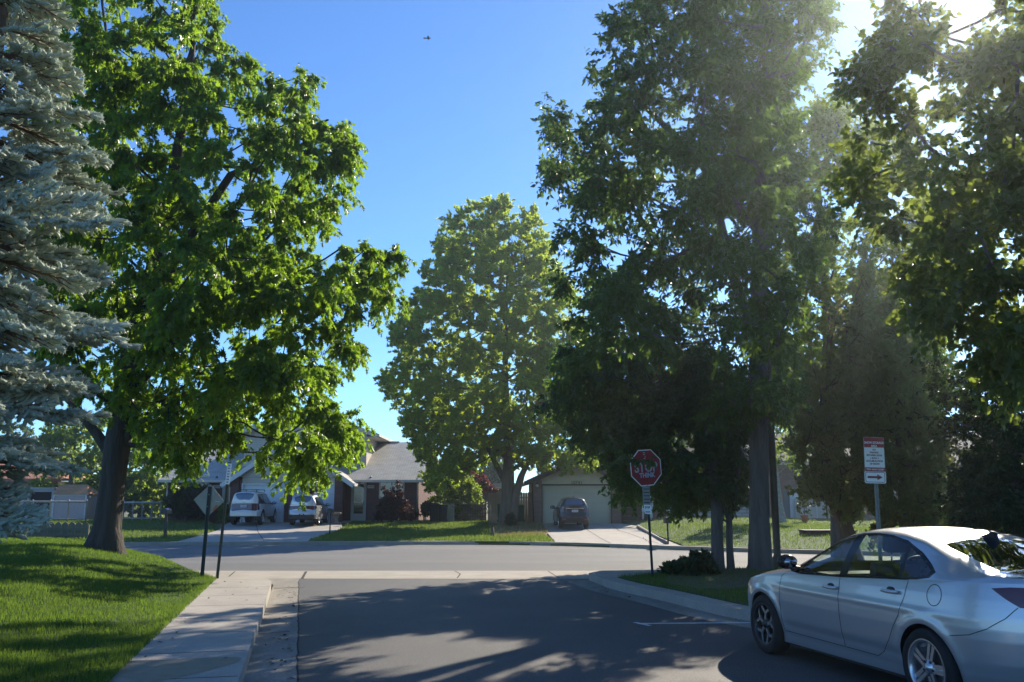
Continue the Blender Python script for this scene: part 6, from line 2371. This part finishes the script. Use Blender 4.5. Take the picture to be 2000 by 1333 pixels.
def wheel(root, u, y, r, style, width=.215, side=1, rim_r=None):
    """side=+1: driver's side (y>0). The rim faces outwards"""
    w = bpy.data.objects.new('wheel', None); w.empty_display_size = .1
    link(w, root); w.location = (u, y * side, r)
    if side < 0: w.rotation_euler = (0, 0, math.pi)
    rr = rim_r or r * .70
    h = width / 2
    t = MB()
    t.lathe([(rr - .01, h * .80), (rr + .006, h * .95), (rr + .03, h * 1.0), (r - .05, h * 1.02), (r - .02, h * .93), (r - .004, h * .72), (r, h * .4), (r, -h * .4), (r - .01, -h * .8), (r - .05, -h), (rr, -h * .95), (rr - .02, -h * .7)], 48, axis='y')
    t.build('tyre', M_TYRE, w, fixn=True)
    b = MB()
    b.lathe([(rr + .004, h * .93), (rr - .012, h * .95), (rr - .022, h * .80), (rr - .03, h * .2), (rr - .05, -h * .7), (.02, -h * .72)], 48, axis='y')
    b.build('barrel', M_ALLOYD if style != 'silver' else M_CHROME, w, fixn=False)
    dk = MB(); dk.lathe([(rr * .62, -h * .1), (rr * .62, -h * .3), (.03, -h * .3)], 32, axis='y'); dk.lathe([(rr * .62, -h * .1), (.03, -h * .1)], 32, axis='y')
    dk.build('brake_disc', mat('brake_disc', (0.10, 0.09, 0.085), .4, metal=.7), w, fixn=False)
    sp = MB(); sd = MB()
    y0, y1 = h * .52, h * .86
    for k in range(5):
        a = 2 * math.pi * k / 5 + math.pi / 2 + (.12 if style == 'dark' else .3)
        ca, sa = math.cos(a), math.sin(a)

        def q(rad, off): return (rad * ca - off * sa, rad * sa + off * ca)
        R1 = rr - .006
        if style == 'dark':
            # Y-shaped spokes: stem then two arms
            for pol in ([(.05, -.016), (.55 * rr, -.016), (.55 * rr, .016), (.05, .016)],
                        [(.50 * rr, -.016), (.60 * rr, -.004), (R1, .105), (R1 - .006, .145), (.50 * rr, .018)],
                        [(.50 * rr, -.018), (R1 - .006, -.145), (R1, -.105), (.60 * rr, .004), (.50 * rr, .016)]):
                p2 = [q(*p) for p in pol]
                sp.prism([(x, z) for x, z in p2], y0 + .018, y1 - .012)
            sd.prism([q(*p) for p in [(.04, -.028), (.55 * rr, -.03), (R1, -.16), (R1, -.10), (.66 * rr, 0), (R1, .10), (R1, .16), (.55 * rr, .03), (.04, .028)]], y0 - .03, y0 + .017)
        else:
            for o in (-1, 1):
                sp.prism([q(*p) for p in [(.05, o * .006), (.05, o * .034), (.5 * rr, o * .038), (R1, o * .042), (R1, o * .012), (.5 * rr, o * .006)]], y0, y1 - .015)
            sd.prism([q(*p) for p in [(.05, -.006), (R1, -.012), (R1, .012), (.05, .006)]], y0 - .02, y1 - .04)
    sp.build('spokes', M_CHROME, w)
    sd.build('spoke_backs', M_ALLOYD if style == 'dark' else M_CHROME, w)
    hb = MB(); hb.lathe([(.075, y0), (.075, y1 - .02), (.034, y1 - .008), (.03, y1), (.001, y1 + .001)], 20, axis='y')
    hb.build('hub_cap', M_ALLOYD if style == 'dark' else M_CHROME, w, fixn=False)
    nt_ = MB()
    for k in range(5):
        a = 2 * math.pi * k / 5 + .9
        nt_.lathe([(.011, y1 - .03), (.011, y1 - .008), (.001, y1 - .006)], 6, (.057 * math.cos(a), 0, .057 * math.sin(a)), 'y')
    nt_.build_each('lug_nut', M_PLASTIC if style == 'dark' else M_ALLOYD, w, fixn=False)
    return w


def circle(u, z, r, n=40, a0=0, a1=360):
    return [(u + r * math.cos(R(a0 + (a1 - a0) * k / n)), z + r * math.sin(R(a0 + (a1 - a0) * k / n))) for k in range(n)]


def build_car(name, label, d, loc, heading, col, group=None):
    B = Body(d, d.get('NQ', 220), d.get('NV', 150))
    fine = d.get('fine', True)
    st = .05 if fine else .12
    root = empty(name, loc, label, 'car', group)
    # car axes: x rearwards; heading is the direction the nose points, degrees anticlockwise from +Y
    th = R(heading)
    root.rotation_euler = (0, 0, math.atan2(-math.cos(th), math.sin(th)))
    wr, wb, ar = d['wr'], d['wb'], d['arch']
    pt = paint('paint_' + name, col, d.get('metal', .55))
    reg = []
    seams = []
    for nm, pts in d['side']:
        p = B.poly(pts, st)
        reg.append((nm, p))
        if nm in ('door', 'rear_door', 'fuel_flap', 'bumper', 'tailgate'):
            seams.append(p)
    for nm, pts in d.get('uv', ()):
        reg.append((nm, densify([(B.q_of(u, d['zmid'] + .25), v) for u, v in pts], .05)))
    for nm, pts in d.get('qv', ()):
        reg.append((nm, densify(pts, .03 if fine else .06)))
    order = {k: i for i, k in enumerate(('glass', 'window_trim', 'tail_light', 'headlight', 'reflector', 'fuel_flap', 'rear_window', 'windscreen', 'glass_surround', 'side_skirt', 'bumper', 'door', 'rear_door'))}
    reg.sort(key=lambda r: order.get(r[0], 50))
    holes = [B.poly([(u, max(z, .06)) for u, z in circle(uc, wr, ar, 56 if fine else 28)], 9) for uc in (0.0, wb)]
    sh = car_shell(B, reg, d.get('nq', 130), d.get('nv', 70), holes)
    mats = {'body': pt, 'door': pt, 'rear_door': pt, 'fuel_flap': pt, 'bumper': d.get('bumper_mat') or pt, 'tailgate': pt, 'window_trim': M_GLOSSB, 'glass': d.get('glass', M_CARGLASS), 'windscreen': d.get('glass', M_CARGLASS),
            'rear_window': d.get('rear_glass', M_CARGLASSD), 'tail_light': M_TAIL, 'headlight': M_LAMPC, 'side_skirt': d.get('skirt_mat', M_PLASTIC), 'glass_surround': M_GLOSSB, 'reflector': M_TAILB}
    both = {'body', 'windscreen', 'rear_window', 'bumper', 'tailgate', 'glass_surround'}
    parts = {}
    for nm, (V, F, N) in sh.items():
        out = {'rear_door': 'door', 'glass': 'side_window'}.get(nm, nm)
        if nm in both:
            parts[nm] = shell_mesh(out, V, F, N, mats[nm], root, True)
        else:
            parts[nm] = shell_mesh(out, V, F, N, mats[nm], root, None)
            parts[nm + '-'] = shell_mesh(out, V, F, N, mats[nm], root, -1)
    # panel gaps
    sm = MB()
    for p in seams:
        for sd in (1, -1):
            ribbon(sm, B, p, d.get('gap', .006), .0015, True, sd)
    for ln in d.get('lines', ()):
        p = B.poly(ln, st, False, 2.0)
        for sd in (1, -1):
            ribbon(sm, B, p, d.get('gap', .006), .0015, False, sd)
    for ln in d.get('qlines', ()):
        p = densify(ln, .02, False)
        for sd in (1, -1):
            ribbon(sm, B, p, d.get('gap', .006), .0015, False, sd)
    sm.build('seam_lines', M_SEAM, root, fixn=False)
    # arch liners and floor
    li = MB()
    for uc in (0.0, wb):
        for sd in (1, -1):
            c = circle(uc, wr, ar + .004, 40, -20, 200)
            vs, fs = [], []
            for (u, z) in c:
                pp = B.at(*[np.array([t]) for t in B.qv(u, max(.06, z))])[0]
                for yy in (pp[1] - .004, .50):
                    vs.append((u, yy * sd, max(z, .10)))
            vs.append((uc, .50 * sd, wr))
            for i in range(len(c) - 1):
                fs += [(2 * i, 2 * i + 1, 2 * i + 3, 2 * i + 2), (2 * i + 1, len(vs) - 1, 2 * i + 3)]
            li.add(vs, fs, False)
    u0, u1 = d['nose'][0][1] + .12, d['tail'][0][1] - .12
    zb = d['sill'][len(d['sill']) // 2][1]
    li.box(ar + .02, wb - ar - .02, -.80 * d['hw'] / .9, .80 * d['hw'] / .9, zb - .03, zb + .05)
    li.box(u0, ar * .98, -.5, .5, zb, zb + .10); li.box(wb - ar, u1, -.5, .5, zb + .02, zb + .12)
    li.build('underbody', M_PLASTIC, root)
    # wheels
    for sd in (1, -1):
        wheel(root, 0, d['track'], wr, d['rims'][0], side=sd, width=d.get('tw', .215), rim_r=d.get('rr'))
        wheel(root, wb, d['track'], wr, d['rims'][1], side=sd, width=d.get('tw', .215), rim_r=d.get('rr'))
    # mirrors
    mu, mz, mo = d['mirror']
    y0 = float(B.at(*[np.array([t]) for t in B.qv(mu, mz - .06)])[0][1])
    for sd in (1, -1):
        mh = MB()
        s = d.get('msize', 1.0)
        mh.ball((mu - .02, sd * (y0 + mo), mz + .02), .10 * s, .75, 1.15, .78, 14, 10)
        o = mh.build('mirror', d.get('mirror_mat', pt), root)
        gl = MB()
        gl.lathe([(.001, 0), (.066 * s, 0), (.066 * s, .006), (.001, .008)], 18)
        g = gl.build('mirror_glass', mat('mirror_glass', (0.30, 0.33, 0.36), .06, metal=1.0), o)
        g.location = (mu + .046 * s, sd * (y0 + mo), mz + .02); g.rotation_euler = (0, R(90), 0); g.scale = (.8, 1.1, 1)
        lg = MB(); lg.tube([(mu + .0, sd * (y0 - .04), mz - .06), (mu - .01, sd * (y0 + mo * .6), mz - .04)], [.035, .03], 8); lg.build('mirror_stalk', M_PLASTIC, o)
    # door handles
    for (hu, hz) in d['handles']:
        for sd in (1, -1):
            pp = B.at(*[np.array([t]) for t in B.qv(hu, hz)])[0]
            h = MB()
            h.tube([(hu - .10, sd * (pp[1] + .004), hz - .002), (hu - .08, sd * (pp[1] + .030), hz), (hu + .02, sd * (pp[1] + .038), hz), (hu + .10, sd * (pp[1] + .030), hz + .002), (hu + .115, sd * (pp[1] + .004), hz + .002)], [.012, .016, .018, .016, .010], 8)
            ho = h.build('door_handle', pt, root)
            rc = MB(); rc.ball((hu - .0, sd * (pp[1] - .006), hz + .012), .05, 1.3, .25, .55, 12, 7)  # dark oval on the unbroken door skin, painted as a recess in shade
            rc.build('handle_shade', M_INT, ho)
    return root, B, pt, parts


def interior(root, d, seats, dash_u, wheel_pos, rear_u):
    b = MB()
    hw = d['hw'] * .80
    zf = .36
    b.box(.55, rear_u + .3, -hw, hw, zf - .08, zf)                        # floor
    b.box(dash_u - .35, dash_u, -hw, hw, .55, d['dashz'])                    # dashboard
    for sd in (1, -1):
        b.box(.6, rear_u + .2, sd * hw - .02 * sd if sd > 0 else -hw, hw if sd > 0 else -hw + .02, zf, d['doorz'])
    b.box(rear_u + .32, rear_u + .75, -hw * .9, hw * .9, .6, d['doorz'] - .02)
    b.build('cabin', M_INT, root)
    for (u, y, w) in seats:
        s = MB()
        s.box(u - .25, u + .22, y - w, y + w, zf + .05, zf + .24)
        m = Matrix.Translation((u + .22, y, zf + .18)) @ Matrix.Rotation(R(14), 4, 'Y')
        s.box(-.06, .06, -w, w, 0, .58, m)
        so_ = s.build('seat', M_SEAT, root, bevel=.035)
        if w < .4:
            h = MB(); m2 = Matrix.Translation((u + .375, y, zf + .83)) @ Matrix.Rotation(R(10), 4, 'Y')
            h.box(-.045, .045, -.13, .13, 0, .19, m2)
            h.build('headrest', M_SEAT, so_, bevel=.03)
            for dy in (-.05, .05):
                k = MB(); k.tube([(u + .36, y + dy, zf + .72), (u + .375, y + dy, zf + .85)], .008, 6); k.build('headrest_post', M_CHROME, so_)
        else:
            for yy in (-.42, .42):
                h = MB(); m2 = Matrix.Translation((u + .36, yy, zf + .76)) @ Matrix.Rotation(R(14), 4, 'Y')
                h.box(-.04, .04, -.12, .12, 0, .15, m2); h.build('headrest', M_SEAT, so_, bevel=.03)
    u, y, z = wheel_pos
    vs, fs = [], []
    Rm, rm = .185, .017
    mt = Matrix.Translation((u, y, z)) @ Matrix.Rotation(R(-65), 4, 'Y')
    for i in range(28):
        a = 2 * math.pi * i / 28
        for k in range(8):
            t = 2 * math.pi * k / 8
            vs.append(mt @ Vector(((Rm + rm * math.cos(t)) * math.cos(a), (Rm + rm * math.cos(t)) * math.sin(a), rm * math.sin(t))))
    for i in range(28):
        for k in range(8):
            fs.append((i * 8 + k, ((i + 1) % 28) * 8 + k, ((i + 1) % 28) * 8 + (k + 1) % 8, i * 8 + (k + 1) % 8))
    s = MB(); s.add(vs, fs, True)
    for a in (R(0), R(180), R(90) if False else R(-90)):
        p = [mt @ Vector((r * math.cos(a + math.pi / 2), r * math.sin(a + math.pi / 2), 0)) for r in (.03, .18)]
        s.tube(p, .016, 6)
    s.ball(tuple(mt @ Vector((0, 0, 0))), .06, 1, 1, 1, 10, 7)
    s.tube([mt @ Vector((0, 0, 0)), mt @ Vector((0, 0, -.35))], .03, 8)
    s.build('steering_wheel', M_PLASTIC, root)


SEDAN = dict(
    hw=.90, wb=2.70, wr=.318, arch=.352, track=.795, zmid=.75, ua=.22, ub=2.72, lin=False, rr=.226,
    pf=(3.2, 2.5), pr=(3.0, 2.4),
    nose=[(.15, -.86), (.25, -.92), (.45, -.945), (.60, -.935), (.72, -.87), (.85, -.70)],
    tail=[(.15, 3.58), (.28, 3.68), (.45, 3.76), (.62, 3.775), (.80, 3.765), (.95, 3.735), (1.1, 3.70)],
    sill=[(-.9, .21), (-.5, .19), (0, .19), (.4, .175), (2.3, .185), (2.7, .22), (3.2, .26), (3.8, .30)],
    wide=[(.15, .90), (.20, .915), (.27, .928), (.34, .955), (.42, .972), (.52, .986), (.62, .998), (.70, 1.0), (.78, .993), (.86, .98), (.92, .968), (1.0, .945), (1.1, .91)],
    belt=[(-.9, .60), (-.78, .68), (-.55, .765), (-.2, .835), (.1, .875), (.4, .905), (.8, .925), (1.5, .95), (2.2, .99), (2.8, 1.03), (3.2, 1.05), (3.55, 1.055), (3.75, 1.045)],
    top=[(-.9, .62), (-.78, .72), (-.55, .82), (-.2, .905), (.1, .955), (.36, 1.0), (.50, 1.035), (.8, 1.195), (1.08, 1.335), (1.25, 1.39), (1.5, 1.425), (1.8, 1.437), (2.1, 1.425), (2.35, 1.39), (2.6, 1.325), (2.85, 1.25), (3.1, 1.18), (3.26, 1.145), (3.4, 1.135), (3.6, 1.13), (3.70, 1.125), (3.78, 1.09)],
    railz=[(-.9, .61), (-.78, .70), (-.55, .80), (-.2, .875), (.1, .92), (.36, .955), (.50, .985), (.8, 1.125), (1.08, 1.255), (1.3, 1.345), (1.55, 1.386), (1.85, 1.397), (2.1, 1.380), (2.35, 1.338), (2.6, 1.262), (2.85, 1.20), (3.1, 1.14), (3.26, 1.11), (3.4, 1.10), (3.6, 1.095), (3.78, 1.06)],
    raily=[(-.9, .5), (-.4, .66), (.1, .72), (.36, .73), (.6, .70), (1.0, .63), (1.4, .575), (1.9, .56), (2.4, .565), (2.8, .60), (3.1, .66), (3.3, .70), (3.6, .70), (3.8, .66)],
    crease=((.765, .008, .035), (.36, -.010, .05)),
    side=[
        ('glass', [(.66, .972), (.76, 1.035), (.92, 1.135), (1.10, 1.238), (1.28, 1.312), (1.43, 1.342), (1.475, .962)]),
        ('glass', [(1.60, .975), (1.575, 1.352), (1.75, 1.357), (1.95, 1.347), (2.14, 1.314), (2.235, 1.288), (2.345, 1.022), (2.2, 1.013)]),
        ('glass', [(2.40, 1.032), (2.30, 1.268), (2.45, 1.210), (2.60, 1.145), (2.70, 1.095), (2.68, 1.06), (2.58, 1.042)]),
        ('window_trim', [(.54, .938), (.70, 1.022), (.90, 1.150), (1.09, 1.256), (1.28, 1.331), (1.50, 1.368), (1.76, 1.376), (1.97, 1.366), (2.20, 1.328), (2.46, 1.236), (2.65, 1.150), (2.765, 1.092), (2.74, 1.045), (2.60, 1.02), (2.2, .995), (1.5, .952), (.8, .928)]),
        ('door', [(.40, .30), (.385, .6), (.42, .87), (.52, .934), (.54, .938), (.8, .928), (1.5, .952), (1.50, .70), (1.485, .30)]),
        ('rear_door', [(1.487, .30), (1.502, .70), (1.502, .952), (2.2, .995), (2.50, 1.01), (2.475, .88), (2.40, .71), (2.31, .60), (2.215, .47), (2.10, .355), (2.0, .30)]),
        ('fuel_flap', circle(2.84, .915, .085, 24)),
        ('tail_light', [(3.35, 1.015), (3.46, 1.03), (3.56, 1.032), (3.68, 1.03), (3.76, 1.02), (3.765, .91), (3.70, .882), (3.60, .88), (3.53, .885), (3.45, .94)]),
        ('headlight', [(-.70, .70), (-.45, .745), (-.36, .745), (-.50, .69), (-.68, .64), (-.82, .62), (-.84, .66)]),
        ('side_skirt', [(.36, .178), (.36, .235), (1.3, .245), (2.30, .262), (2.33, .19), (1.3, .176)]),
    ],
    qv=[
        ('rear_window', [(.697, 1.60), (.715, 1.585), (.80, 1.60), (.843, 1.63), (.855, 1.70), (.857, 2.0), (.690, 2.0)]),
        ('windscreen', [(.292, 1.60), (.300, 1.57), (.36, 1.575), (.402, 1.60), (.418, 1.70), (.42, 2.0), (.270, 2.0), (.275, 1.75)]),
    ],
    lines=[[(3.02, .62), (3.20, .65), (3.34, .71), (3.46, .80), (3.52, .885)], [(.385, .55), (.38, .60)]],
    qlines=[[(.862, 1.52), (.90, 1.50), (.95, 1.52), (.975, 1.6)], [(.27, 1.52), (.2, 1.45), (.1, 1.4), (.04, 1.4)], [(.862, 1.52), (.862, 2.0)]],
    rims=('dark', 'silver'), mirror=(.66, 1.02, .10), handles=[(1.36, .845), (2.28, .895)], mirror_mat=None,
    dashz=.93, doorz=.90, nq=190, nv=110, NQ=260, NV=180,
    skirt_mat=None)


def silver_sedan():
    d = dict(SEDAN)
    d['skirt_mat'] = None
    pt = paint('paint_silver_sedan', (0.55, 0.555, 0.57), .65)
    d['skirt_mat'] = pt
    d['mirror_mat'] = M_GLOSSB
    hub = G(1491, 1219, .318)
    hd = 13.2                                         # nose points left of +Y
    th = R(hd)
    # hub centre of the near front wheel -> axle centre on the car's middle line
    fwd = Vector((-math.sin(th), math.cos(th), 0)); left = Vector((-math.cos(th), -math.sin(th), 0))
    loc = Vector((hub.x, hub.y, 0)) - left * (.795 + .10)
    root, B, pt, parts = build_car('silver_sedan', 'silver four-door sedan parked at the right kerb in the foreground', d, loc, hd, (0.55, 0.555, 0.57))
    # car axes: x rearwards, y to the left side: rotate so that -x = fwd
    root.rotation_euler = (0, 0, math.atan2(-fwd.y, -fwd.x))
    interior(root, d, [(1.32, .36, .25), (1.32, -.36, .25), (2.12, 0, .60)], .95, (.98, .36, .93), 2.2)
    # shark fin, glass frit, rear plate, exhaust, lamp insides
    f = MB(); f.prism([(2.42, 1.365), (2.62, 1.315), (2.60, 1.40), (2.57, 1.415)], -.018, .018); f.build('roof_antenna', M_GLOSSB, root, bevel=.006)
    c = MB()
    for sd in (1, -1):
        q = [B.at(*[np.array([t]) for t in B.qv(u, z)])[0] for u, z in ((3.54, .965), (3.60, .97), (3.68, .965))]
        c.tube([(p[0], (p[1] + .0) * sd, p[2]) for p in q], .008, 6)
        q = [B.at(*[np.array([t]) for t in B.qv(u, z)])[0] for u, z in ((3.60, .915), (3.66, .915), (3.70, .918))]
        c.tube([(p[0], (p[1] + .0) * sd, p[2]) for p in q], .012, 6)
    c.build_each('tail_light_bar', M_TAILB, root)
    v = MB()
    for sd in (1, -1):
        q = [B.at(*[np.array([t]) for t in B.qv(u, z)])[0] for u, z in ((3.69, .37), (3.70, .45), (3.715, .53))]
        v.tube([(p[0] + .002, (p[1] + .0) * sd, p[2]) for p in q], [.02, .035, .015], 8)
    v.build_each('bumper_vent', M_PLASTIC, root)
    p = MB(); p.box(3.775, 3.79, -.16, .16, .66, .80); p.build('number_plate', M_PLATE, root)
    g = MB(); g.box(-.895, -.872, -.45, .45, .44, .56); g.build('grille', M_GLOSSB, root)
    fl = MB(); fl.box(3.45, 3.69, -.70, .70, .25, .31); fl.build('diffuser', M_PLASTIC, root)


silver_sedan()


def suv(H, wb, wr, hw, hood, belt, tail, roof_end, glass_low, slant=.16, sill=.30, front_oh=.84):
    t = wb + tail
    re = wb + roof_end
    hw0 = hw
    hw = hw * .86
    o = dict(
        hw=hw, wb=wb, wr=wr, arch=wr + .055, track=hw - .115, zmid=.85, ua=.15, ub=wb + .25, rr=wr * .66,
        pf=(2.6, 2.4), pr=(4.2, 3.2), fine=False, NQ=130, NV=90, nq=80, nv=56, smooth=3,
        nose=[(.2, -front_oh + .1), (.4, -front_oh), (.7, -front_oh), (.9, -front_oh + .05), (1.05, -front_oh + .22)],
        tail=[(.2, t - .14), (.42, t), (.62, t + .01), (.8, t - .05), (1.0, t - .07), (1.3, t - .10)],
        sill=[(-1, sill + .02), (0, sill), (wb, sill), (wb + 1, sill + .06)],
        wide=[(.2, .93), (.4, .97), (.6, .995), (.75, 1.0), (.9, .99), (1.0, .975), (1.15, .95), (1.3, .92)],
        belt=[(-.9, hood - .32), (-.6, hood - .20), (-.1, hood - .10), (.4, belt - .06), (1.2, belt - .02), (wb, belt), (t, belt + .02)],
        top=[(-.9, hood - .30), (-.7, hood - .14), (-.3, hood - .05), (.3, hood + .02), (.48, hood + .06), (.85, H - .30), (1.15, H - .09), (1.5, H - .01), (2.0, H), (re - .5, H - .02), (re, H - .07), (re + .05, H - .11), (re + slant, glass_low + .02), (re + slant + .03, glass_low - .02), (t, belt + .03)],
        railz=[(-.9, hood - .31), (-.7, hood - .17), (-.3, hood - .09), (.3, hood - .03), (.48, hood), (.85, H - .37), (1.15, H - .17), (1.5, H - .09), (2.0, H - .08), (re - .5, H - .10), (re, H - .15), (re + .05, H - .20), (re + slant, glass_low - .03), (t, belt + .025)],
        raily=[(-.9, .5), (-.4, hw - .2), (.3, hw - .16), (.6, hw - .19), (1.1, hw - .26), (1.6, hw - .28), (re - .3, hw - .27), (re, hw - .26), (re + slant, hw - .16), (t, hw - .14)],
        crease=(),
        side=[
            ('glass', [(.72, belt + .02), (.95, H - .34), (1.20, H - .20), (1.40, H - .19), (1.42, belt + .02)]),
            ('glass', [(1.52, belt + .02), (1.50, H - .19), (2.20, H - .20), (2.38, H - .22), (2.42, belt + .02)]),
            ('glass', [(2.52, belt + .03), (2.48, H - .22), (re - .20, H - .24), (re - .05, belt + .06)]),
            ('window_trim', [(.62, belt - .01), (.92, H - .33), (1.18, H - .17), (1.40, H - .16), (2.30, H - .17), (re - .17, H - .21), (re - .0, belt + .04), (re - .05, belt + .01)]),
            ('door', [(.42, sill + .12), (.40, belt - .12), (.62, belt - .01), (1.47, belt - .005), (1.45, sill + .12)]),
            ('rear_door', [(1.452, sill + .12), (1.475, belt - .005), (2.45, belt + .005), (2.42, .8), (wb - wr - .09, sill + .20), (wb - wr - .14, sill + .12)]),
        ],
        lines=[[(t - .3, .62), (t - .1, .63), (t, .64)]],
        rims=('silver', 'silver'), mirror=(.74, belt + .03, .12), handles=[(1.32, belt - .12), (2.30, belt - .11)], msize=1.25,
        dashz=belt - .02, doorz=belt - .04, glass=glass_mat('car_glass_mid', (0.35, 0.40, 0.40), .55, .01, (0.006, 0.008, 0.010)))
    o['uv'] = [('rear_window', [(re + .045, 1.62), (re + .045, 2.0), (re + slant - .01, 2.0), (re + slant - .01, 1.60), (re + slant - .04, 1.56), (re + .06, 1.58)])]
    return o


def tail_details(root, B, d, lamps, plate, bumper_z, t, bumper_m, badge=True, wiper=True):
    """rear lamps are regions of the shell; here plate, bumper strip, wiper and brake light"""
    p = MB(); (pz0, pz1) = plate
    p.box(t - .005, t + .018, -.16, .16, pz0, pz1)
    pl = p.build('number_plate', M_PLATE, root)
    k = MB()
    for i in range(6):
        k.box(t + .0185, t + .020, -.12 + i * .042, -.095 + i * .042, pz0 + .04, pz1 - .04)
    k.build('plate_marks', mat('plate_blue', (0.03, 0.05, 0.12), .5), pl)
    b = MB()
    hw = d['hw']
    b.prism([(t - .18, -hw * .93), (t - .02, -hw * .86), (t + .045, -hw * .6), (t + .06, 0), (t + .045, hw * .6), (t - .02, hw * .86), (t - .18, hw * .93)], bumper_z[0], bumper_z[1], 'z')
    b.build('rear_bumper', bumper_m, root, bevel=.02)


def far_cars():
    pale = (0.62, 0.63, 0.64)
    # white off-roader
    d = suv(1.80, 2.79, .385, .95, 1.10, 1.10, .92, .68, 1.16, .20, .42)
    d['glass'] = glass_mat('car_glass_mid', (0.35, 0.40, 0.40), .55, .01, (0.006, 0.008, 0.010))
    t = d['wb'] + .92
    d['side'] += [('tail_light', [(t - .30, .82), (t - .28, 1.12), (t - .02, 1.14), (t + .01, .80), (t - .1, .74)])]
    d['metal'] = .15
    b = GF(481, 1029)
    cx = (481 - 1000) * b.y / FPX
    root, B, pt, parts = build_car('white_suv', 'boxy white off-road car with roof rack parked before the left garage door', d, (cx, b.y + t, zfar(cx, b.y + 1.5)), 1.5, (0.66, 0.66, 0.65), 'cars parked on the driveways')
    tail_details(root, B, d, None, (.92, 1.04), (.46, .70), t, pt)
    r = MB()
    for sd in (1, -1):
        r.tube([(1.35, sd * .50, 1.75), (1.45, sd * .50, 1.85), (3.0, sd * .50, 1.85), (3.2, sd * .50, 1.76)], .022, 6)
    for u in (1.7, 2.7):
        r.tube([(u, -.5, 1.85), (u, .5, 1.85)], .018, 6)
    r.build('roof_rack', M_PLASTIC, root)
    # silver wagon
    d = suv(1.66, 2.64, .345, .895, 1.02, 1.02, .98, .72, 1.08, .24, .30)
    t = d['wb'] + .98
    d['side'] += [('tail_light', [(t - .36, .98), (t - .05, 1.03), (t + .01, .98), (t + .01, .88), (t - .15, .80), (t - .30, .86)])]
    b = GF(590, 1030)
    cx = (592 - 1000) * b.y / FPX
    root, B, pt, parts = build_car('silver_wagon', 'silver wagon carrying a dark roof bag, parked before the right white garage door', d, (cx, b.y + t, zfar(cx, b.y + 1.5)), 2.0, (0.52, 0.54, 0.56), 'cars parked on the driveways')
    tail_details(root, B, d, None, (.84, .96), (.34, .56), t, M_PLASTIC)
    r = MB()
    for sd in (1, -1):
        r.tube([(1.3, sd * .48, 1.60), (1.45, sd * .48, 1.70), (2.8, sd * .48, 1.70), (3.0, sd * .48, 1.60)], .02, 6)
    r.build_each('roof_rail', M_PLASTIC, root)
    # the bag on the roof is a thing of its own
    ang = root.rotation_euler.z
    th = R(2.0)
    c = Vector(root.location) + Vector((-math.sin(th), math.cos(th), 0)) * -2.0
    bag = empty('roof_bag', c + Vector((0.05, 0, 1.66)), 'dark rounded luggage bag strapped on the silver wagon roof', 'bag')
    m = MB()
    m.ball((0, 0, .20), .46, 1.0, 1.35, .50, 16, 10); m.build('bag', mat('bag_dark', (0.02, 0.02, 0.024), .7, bump=.5, bscale=12), bag)
    sb = MB(); sb.ball((.36, -.1, .26), .22, .8, 1.2, .8, 12, 8); sb.build('bundle', mat('bag_grey', (0.10, 0.09, 0.085), .8, bump=.5, bscale=12), bag)
    st = MB()
    for yy in (-.3, .25):
        st.tube([(-.5, yy, .02), (-.40, yy, .32), (0, yy, .445), (.40, yy, .32), (.5, yy, .02)], .014, 6)
    st.build('strap', M_BLACK, bag)
    # dark crossover
    d = suv(1.60, 2.61, .335, .885, .98, 1.0, .80, .46, 1.06, .34, .29)
    t = d['wb'] + .80
    d['side'] += [('tail_light', [(t - .42, .98), (t - .10, 1.04), (t + .01, 1.02), (t + .01, .93), (t - .15, .88), (t - .32, .92)])]
    d['bumper_mat'] = None
    d['metal'] = .25
    b = GF(1112, 1036)
    cx = (1114 - 1000) * b.y / FPX
    root, B, pt, parts = build_car('dark_crossover', 'dark slate crossover parked before the wide beige garage door', d, (cx, b.y + t, zfar(cx, b.y + 1.5)), 3.0, (0.020, 0.024, 0.030), 'cars parked on the driveways')
    tail_details(root, B, d, None, (.82, .94), (.33, .55), t, M_PLASTIC)
    c_ = MB(); c_.box(t - .02, t + .012, -.45, .45, .985, 1.015); c_.build('chrome_strip', M_CHROME, root)
    f = MB(); f.prism([(2.55, 1.57), (2.72, 1.54), (2.71, 1.61)], -.015, .015); f.build('roof_antenna', M_GLOSSB, root)
    for sd in (1, -1):
        q = MB(); q.box(t + .04, t + .055, sd * .55 - .09, sd * .55 + .09, .44, .49); q.build('reflector', M_TAILB, root)


far_cars()


# ================================================================== ADDED VEIL
def haze():  # scattering volume added to stand in for lens glare and lift dark tones
    b = MB()
    b.box(-140, 140, -40, 160, -1.5, 24)
    m = bpy.data.materials.new('haze_veil')
    m.use_nodes = True
    n = m.node_tree.nodes
    n.remove(n['Principled BSDF'])
    v = n.new('ShaderNodeVolumePrincipled')
    v.inputs['Color'].default_value = (0.84, 0.93, 1.0, 1)
    v.inputs['Density'].default_value = 0.0009
    v.inputs['Anisotropy'].default_value = 0.80
    m.node_tree.links.new(v.outputs[0], n['Material Output'].inputs['Volume'])
    o = b.build('haze', m)
    tag(o, 'thin haze added over the whole street for a veiling glow towards the sun', 'haze', None, 'stuff')


haze()
